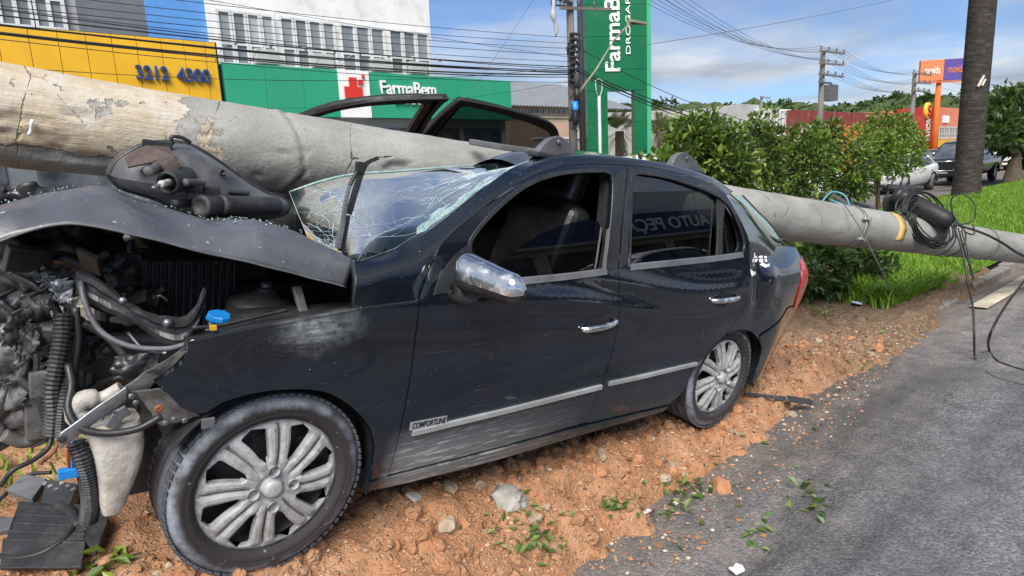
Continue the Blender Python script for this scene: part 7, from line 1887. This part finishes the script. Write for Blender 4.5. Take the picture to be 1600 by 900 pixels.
shrub('small_tree', [canopy(*c) for c in ((1385, 208, 52, 32, 5.4), (1372, 240, 50, 34, 5.3), (1408, 238, 38, 36, 5.5), (1345, 225, 26, 24, 5.2))], 800, 9, .105, 'leaf_light', 'bright green rounded small tree in front of the white sedan', 23, None, 'tree', 5)
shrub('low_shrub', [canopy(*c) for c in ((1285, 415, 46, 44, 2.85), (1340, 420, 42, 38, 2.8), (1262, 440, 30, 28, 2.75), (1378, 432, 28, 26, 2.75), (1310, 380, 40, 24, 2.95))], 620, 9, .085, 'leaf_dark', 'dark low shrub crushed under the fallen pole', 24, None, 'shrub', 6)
# far tree with a leaning trunk at the right edge
p = on_z(1583, 284, .2); e = shrub('dark_tree', [canopy(*c) for c in ((1590, 175, 50, 34, p[1]), (1625, 205, 70, 44, p[1]), (1572, 205, 36, 24, p[1] - .4), (1600, 222, 46, 16, p[1]))], 1300, 9, .30, 'leaf_tree', 'dense dark tree at the right edge beyond the palm', 25, (p[0], p[1], .2), 'tree', 0, .35)
b = MB(); q = on_y(1583, 235, p[1]) - np.array([p[0], p[1], .2]); b.tube(catmull([(0, 0, -.1), (-.02, 0, .5), (.12, 0, 1.0), tuple(q)], 10), [.42, .36, .3, .25, .2, .17, .15, .13, .11, .1], 10); b.build('trunk', MATS['bark'], e)
b = MB(); q2 = on_y(1566, 225, p[1]) - np.array([p[0], p[1], .2]); b.tube(catmull([(.05, 0, .6), (-.1, 0, 1.3), tuple(q2)], 8), .09, 8); b.build('limb', MATS['bark'], e)

# palm trunk
t = NT('palm_bark'); co = t.coord('Object'); s = t.xyz(co)
ring = t.noise(t.coord('Object', scale=(1.2, 1.2, 5)), 3, 8, .7); n = t.noise(co, 5, 6, .65)
c = t.ramp(ring, [(.3, (.022, .019, .017)), (.55, (.055, .048, .042)), (.75, (.11, .10, .088))]); c = t.mix(t.ramp(n, [(.55, 0), (.75, .5)]), c, (.13, .12, .105))
t.set(color=c, rough=.95, spec=.2, normal=t.bump(t.math('ADD', ring, t.math('MULTIPLY', n, .6)), .9, .04))
p = on_z(1509, 306, .40); e = empty('palm', (p[0], p[1], .38)); tag(e, 'tall bare grey palm trunk standing on the grass median', 'palm tree')
rows = []; k = float(CAM_M[:, 2] @ (p - CAM_O)) / 1000
for i, z in enumerate(np.linspace(-.1, 9.5, 120)):
    r = 18.2 * k * (1 + .10 * math.exp(-z / .35)) * (1 - .006 * z) * (1 + .004 * math.sin(i * 2.4) + .012 * noise.noise((z * 3, 0, 0)))
    rows.append([(r * (1 + .03 * noise.noise((math.cos(a) * 2, math.sin(a) * 2, z))) * math.cos(a), r * math.sin(a), z) for a in np.linspace(0, 2 * math.pi, 29)])
b = MB(); b.sheet(rows); b.build('trunk', MATS['palm_bark'], e)
for u, v, h_ in ((1519, 132, .34), (1524, 134, .2)):
    q = on_z(u, v, 0); d = ray(u, v); m = CAM_O + d * (k * 1000 / 1.0) ; m = Vector(m) - Vector((p[0], p[1], .38)); nrm = Vector((-CAM_M[0, 2], -CAM_M[1, 2], 0)).normalized()
    b = MB(); b.box(nrm * (18.6 * k) + Vector((m.x, m.y, m.z)) * Vector((0, 0, 1)).dot(Vector((0, 0, 1))) * 0 + Vector((CAM_M[0, 0], CAM_M[1, 0], 0)) * ((u - 1526) * k * .8) + Vector((0, 0, m.z)), (.05, .03, h_ * .8), Matrix.Rotation(R(50), 3, 'Z') @ Matrix.Rotation(R(25), 3, 'X')); b.build('bark_scar', MATS['tile_white'], e)
# shaggy palms by the totem
def fan_palm(u, v, Y, H, label, seed, rad=1.6, n=46):
    x = X20(u, v, Y); z = Z20(u, v, Y); e = empty('shaggy_palm', (x, Y, 0)); tag(e, label, 'palm tree'); g = random.Random(seed)
    b = MB(); b.tube([(0, 0, 0), (0, 0, z)], [.25, .2], 10); b.build('trunk', MATS['bark'], e)
    for k in range(n):
        a = g.uniform(0, 6.28); el = g.uniform(-1.2, 1.35); L = rad * g.uniform(.7, 1.1); D = Vector((math.cos(a) * math.cos(el), math.sin(a) * math.cos(el), math.sin(el)))
        Vv, Ff = [], []
        for s_ in range(10):
            t_ = .25 + .75 * s_ / 9; base = D * (L * t_) + Vector((0, 0, z - .35 * L * t_ * t_))
            for sg in (-1, 1):
                sd = D.cross(Vector((0, 0, 1))); sd = sd.normalized() if sd.length > .01 else Vector((1, 0, 0)); tip = base + (sd * sg * .8 + D * .9 + Vector((0, 0, -.15))).normalized() * (L * .34 * (1.15 - t_)); w = D * .03
                o = len(Vv); Vv += [base - w, base + w, tip]; Ff.append((o, o + 1, o + 2))
        raw('frond', Vv, Ff, MATS['palm_leaf'], e)
fan_palm(968, 205, 19.2, 3, 'shaggy palm seen through the opening in the green totem', 31, 1.5)
fan_palm(1034, 205, 19.4, 3, 'shaggy palm just right of the green totem', 32, 1.4)
e = empty('ivy_wall', (X20(1085, 200, 22.5), 22.5, 0)); tag(e, 'leafy creeper covering the low wall of the grey shed', 'creeper')
c0 = e.location; boxpart(e, 'wall_panel', X20(1030, 200, 22.5), X20(1135, 200, 22.5), 22.6, 22.8, 0, Z20(1085, 190, 22.5), 'wall_dull')
foliage('foliage', [canopy(u, 196 + 2 * math.sin(u), 12, 11, 22.4, .5) for u in range(1032, 1136, 9)], 520, 8, .22, 'leaf_light', e, 41, .2, tuple(c0))

# far wooded hills
t = NT('hill_wood'); co = t.coord('Object'); n = t.noise(co, .16, 6, .7); n2 = t.noise(co, .9, 4, .7)
t.set(color=t.mix(.5, t.ramp(n, [(.3, (.035, .06, .028)), (.7, (.11, .15, .06))]), t.ramp(n2, [(.3, (.02, .04, .02)), (.7, (.12, .16, .07))])), rough=1.0, spec=.1, normal=t.bump(n2, 1.0, .8))
hv = np.array([1000, 1060, 1120, 1200, 1260, 1320, 1380, 1420, 1460, 1500, 1540, 1580, 1640, 1900]); hz = np.array([166, 158, 163, 160, 166, 163, 158, 152, 150, 152, 146, 142, 146, 150])
us = np.linspace(880, 2000, 90); hx, hy, hh = [], [], []
for u in us:
    d = ray(u, 200); d2 = d / math.hypot(d[0], d[1]); dist = 330; c = CAM_O + d2 * dist; v = np.interp(u, hv, hz); dv = ray(u, v); hh.append(1.62 + dv[2] / math.hypot(dv[0], dv[1]) * dist); hx.append(c[0]); hy.append(c[1])
rows = [[(hx[i] - .25 * hx[i] * k, hy[i] - .25 * hy[i] * k, max(-.04, hh[i] * (1 - k) - 4.0 * (1 - k))) for k in (0, .3, .6, 1)] for i in range(len(us))]
b = MB(); b.sheet(rows); o = b.build('far_hills', MATS['hill_wood']); tag(o, kind='structure')
g = np.random.default_rng(5); bm = bmesh.new(); bmesh.ops.create_icosphere(bm, subdivisions=2, radius=1.0); bv = np.array([v.co for v in bm.verts]); bf = np.array([[v.index for v in f.verts] for f in bm.faces]); bm.free()
Vs, Fs = [], []
for k in range(620):
    i = g.random() * (len(us) - 2); i0 = int(i); f = i - i0; kk = g.random() ** 1.6 * .8; x = (hx[i0] * (1 - f) + hx[i0 + 1] * f) * (1 - .25 * kk); y = (hy[i0] * (1 - f) + hy[i0 + 1] * f) * (1 - .25 * kk); z = max(1.5, ((hh[i0] * (1 - f) + hh[i0 + 1] * f) - 4.0) * (1 - kk))
    r = g.uniform(2.2, 4.6); q = bv * (1 + .35 * np.array([noise.noise((p[0] * 2.5 + k, p[1] * 2.5, p[2] * 2.5)) for p in bv]))[:, None]
    Vs.append(q * np.array([r * 1.15, r * 1.15, r * .9]) + np.array([x, y, z + r * .35])); Fs.append(bf + len(bv) * k)
o = rawnp('far_wood', np.concatenate(Vs), np.concatenate(Fs), MATS['hill_wood'], None, True); tag(o, 'wooded skyline behind the street', 'trees', kind='stuff')

ell = []
for k in range(260):
    i = g.random() * (len(us) - 2); i0 = int(i); f = i - i0; kk = g.random() ** 2.2 * .5; r = g.uniform(2.5, 5.5)
    ell.append(((hx[i0] * (1 - f) + hx[i0 + 1] * f) * (1 - .25 * kk), (hy[i0] * (1 - f) + hy[i0 + 1] * f) * (1 - .25 * kk), max(2.0, ((hh[i0] * (1 - f) + hh[i0 + 1] * f) - 3.6) * (1 - kk)) + r * .3, r * 1.2, r * 1.2, r * .8))
o = foliage('far_foliage', ell, 5200, 6, 1.7, 'leaf_tree', None, 77, 1.2, (0, 0, 0), .7, .8); tag(o, 'ragged tree crowns along the wooded skyline', 'trees', kind='stuff')

# ---- grass on the median
def blades(name, xs, ys, zs, hs, mat, seed, lean=.5, label=None):
    g = np.random.default_rng(seed); n = len(xs); a = g.uniform(0, 6.28, n); le = lean * g.random(n); D = np.stack([np.cos(a) * le, np.sin(a) * le, np.ones(n)], 1); D = unit(D)
    C = np.stack([xs, ys, zs], 1); Sd = np.stack([-np.sin(a), np.cos(a), np.zeros(n)], 1); w = (hs * .022 + .0028)[:, None]; H = hs[:, None]
    bend = np.stack([np.cos(a), np.sin(a), -.25 * np.ones(n)], 1) * H * .35
    V = np.stack([C - Sd * w, C + Sd * w, C + D * H * .55 + Sd * w * .8, C + D * H * .55 - Sd * w * .8, C + D * H + bend], 1)
    k = np.arange(n) * 5; F3 = np.concatenate([np.stack([k, k + 1, k + 2], 1), np.stack([k, k + 2, k + 3], 1), np.stack([k + 3, k + 2, k + 4], 1)])
    o = rawnp(name, V.reshape(-1, 3), F3, MATS[mat]); tag(o, label, 'grass', kind='stuff'); return o
g = np.random.default_rng(8); n = 90000
xs = 7.0 + 30 * g.random(n) ** 1.9; ys = g.uniform(2.16, 6.25, n); kp = xs > 7.0 + 1.1 * np.clip(ys - 2.4, 0, 1.5); xs, ys = xs[kp], ys[kp]; n = len(xs); zs = np.array([verge_z(x, y) - .02 for x, y in zip(xs, ys)])
hs = g.uniform(.04, .11, n) * (1 + .5 * np.array([noise.noise((x * .8, y * .8, 0)) for x, y in zip(xs, ys)]))
blades('grass', xs, ys, zs, hs, 'grass_blade', 9, .6, 'bright green grass covering the median')
n = 7000; xs = 6.75 + 1.5 * g.random(n) ** 1.3 + .1 * g.normal(size=n); ys = 2.22 + .75 * g.random(n) ** 1.2; zs = np.array([max(verge_z(max(x, 6.7), y), soil_z(x, y)) - .02 for x, y in zip(xs, ys)])
blades('tall_grass', xs, ys, zs, g.uniform(.08, .26, n), 'grass_blade', 10, .9, 'taller tufts of grass by the kerb under the pole')
n = 4600; xs = np.concatenate([-1.2 + 1.5 * g.random(1000), 3.4 + 3.6 * g.random(n - 1000)]); ys = np.concatenate([2.75 + 1.8 * g.random(1000), 2.9 + 2.6 * g.random(n - 1000)])
keep = np.array([noise.noise((x * 1.3, y * 1.3, 4)) > -.05 for x, y in zip(xs, ys)]); xs, ys = xs[keep], ys[keep]
blades('sparse_grass', xs, ys, np.array([soil_z(x, y) - .01 for x, y in zip(xs, ys)]), g.uniform(.05, .16, len(xs)), 'grass_blade', 12, .9, 'sparse weeds on the disturbed soil')

# ---- gravel on the soil and along the asphalt edge
oct_v = np.array([(1, 0, 0), (-1, 0, 0), (0, 1, 0), (0, -1, 0), (0, 0, 1), (0, 0, -1)], float); oct_f = np.array([(0, 2, 4), (2, 1, 4), (1, 3, 4), (3, 0, 4), (2, 0, 5), (1, 2, 5), (3, 1, 5), (0, 3, 5)])
t = NT('gravel_mat'); gg = t.new('ShaderNodeNewGeometry')
t.set(color=t.ramp(gg.outputs['Random Per Island'], [(.05, (.10, .065, .045)), (.3, (.32, .155, .08)), (.6, (.42, .22, .12)), (.85, (.46, .32, .21)), (.98, (.55, .48, .40))]), rough=.95, spec=.2)
n = 15000; xs = np.concatenate([-1.2 + 7.4 * g.random(9500), .6 + 6 * g.random(n - 9500)]); ys = np.concatenate([1.0 + 1.5 * g.random(9500), 1.25 + .75 * g.random(n - 9500)])
toe = np.interp(xs, TOE_X, TOE_Y); keep = ys > toe - .6 * g.random(n) ** 1.7; xs, ys = xs[keep], ys[keep]; n = len(xs)
zs = np.array([soil_z(x, y) for x, y in zip(xs, ys)]); r = .0025 + .011 * g.random(n) ** 3.5
V = oct_v[None] * (r[:, None] * g.uniform(.6, 1.3, (n, 3)))[:, None, :] * g.uniform(.75, 1.25, (n, 6, 1)); ca, sa = np.cos(g.uniform(0, 6.28, n)), np.sin(g.uniform(0, 6.28, n))
V = np.stack([V[..., 0] * ca[:, None] - V[..., 1] * sa[:, None], V[..., 0] * sa[:, None] + V[..., 1] * ca[:, None], V[..., 2] * .8], -1) + np.stack([xs, ys, zs + r * .2], 1)[:, None, :]
o = rawnp('gravel', V.reshape(-1, 3), (oct_f[None] + 6 * np.arange(n)[:, None, None]).reshape(-1, 3), MATS['gravel_mat']); tag(o, 'small stones mixed into the soil bank', 'gravel', kind='stuff')
n = 4200; r = .007 + .036 * g.random(n) ** 3.4; xs = -1 + 6.5 * g.random(n); ys = 1.1 + 1.2 * g.random(n); keep = ys > np.interp(xs, TOE_X, TOE_Y) + .03; xs, ys, r = xs[keep], ys[keep], r[keep]; n = len(xs); zs = np.array([soil_z(x, y) for x, y in zip(xs, ys)])
ico = bv[:, :] ; V = ico[None] * (r[:, None] * g.uniform(.6, 1.2, (n, 3)))[:, None, :] * g.uniform(.75, 1.2, (n, len(ico), 1)) + np.stack([xs, ys, zs], 1)[:, None, :]
o = rawnp('soil_crumbs', V.reshape(-1, 3), (bf[None] + len(ico) * np.arange(n)[:, None, None]).reshape(-1, 3), MATS['soil'], None, False); tag(o, 'crumbs and clods of orange soil', 'soil', kind='stuff')
o.data.materials.append(MATS['rock_pale']); o.data.materials.append(MATS['clod_orange']); mi_ = np.repeat(g.choice([0, 1, 2], n, p=[.76, .05, .19]), len(bf)); o.data.polygons.foreach_set('material_index', mi_.astype(np.int32)) if len(o.data.polygons) == len(mi_) else None

# ---- fallen leaves and leafy sprigs
def leaves_on(name, P, L, seed, mat='fallen_leaf', label=None, flat=.25):
    g = np.random.default_rng(seed); n = len(P); a = g.uniform(0, 6.28, n); D = unit(np.stack([np.cos(a), np.sin(a), flat * g.normal(size=n)], 1)); U = unit(np.array([0, 0, 1.0]) + .35 * g.normal(size=(n, 3)))
    V = leaf_verts(np.array(P), D, U, L, L * .52, .12); k = np.arange(n) * 4
    return rawnp(name, V.reshape(-1, 3), np.concatenate([np.stack([k, k + 1, k + 2], 1), np.stack([k, k + 2, k + 3], 1)]), MATS[mat])
P = []; pxs = [(830, 845, 40, 34), (870, 855, 34, 16), (800, 800, 30, 14), (960, 790, 26, 34), (1085, 772, 26, 24), (1040, 760, 24, 14), (910, 800, 30, 10), (1060, 800, 30, 12), (1120, 680, 60, 6), (730, 720, 60, 5), (1180, 830, 60, 26), (1300, 700, 120, 26), (1450, 800, 110, 24), (1350, 850, 110, 18), (1500, 650, 70, 14), (1250, 620, 50, 8), (600, 790, 60, 4), (1350, 560, 60, 12), (1420, 500, 60, 10)]
for (u, v, sp, n_) in pxs:
    for k in range(n_):
        uu, vv = u + g.normal() * sp * .8, v + g.normal() * sp * .4
        if vv < 905: q = g_px(uu, vv); P.append((q[0], q[1], q[2] + .008))
P = np.array(P); o = leaves_on('fallen_leaves', P, g.uniform(.03, .065, len(P)), 15); tag(o, 'scattered fallen leaves on soil and asphalt', 'leaves', kind='stuff')
def sprig(u, v, n_, L, label, seed, rad=.06):
    g = np.random.default_rng(seed); q = Vector(g_px(u, v)); e = empty('leafy_sprig', q + Vector((0, 0, .01))); tag(e, label, 'sprig')
    Pp = np.stack([g.normal(size=n_) * rad, g.normal(size=n_) * rad * .6, .01 + .03 * g.random(n_)], 1)
    o = leaves_on('leaves', Pp, g.uniform(.6, 1.2, n_) * L, seed, 'leaf_shrub' if seed % 2 else 'leaf_light', flat=.5); o.parent = e
    b = MB(); b.tube(catmull([(-rad * 1.6, -.01, .004), (0, .01, .014), (rad * 1.5, 0, .01)], 8), .0025, 5); b.build('twig', MATS['bark'], e)
sprig(1262, 776, 14, .055, 'leafy green sprig on the asphalt, farther of the two by the grey shard', 51)
sprig(1268, 808, 16, .055, 'leafy green sprig on the asphalt lying over the grey shard', 53)
sprig(1080, 773, 14, .05, 'leafy sprig where the soil meets the asphalt below the rear door', 55)
sprig(835, 848, 16, .05, 'leafy sprig in the middle of the leaf litter below the front door', 57)
sprig(180, 888, 12, .08, 'green weed sprig at the foot of the front tyre', 58, .05)
sprig(1280, 492, 16, .07, 'green tuft on the soil behind the rear bumper', 60, .08)
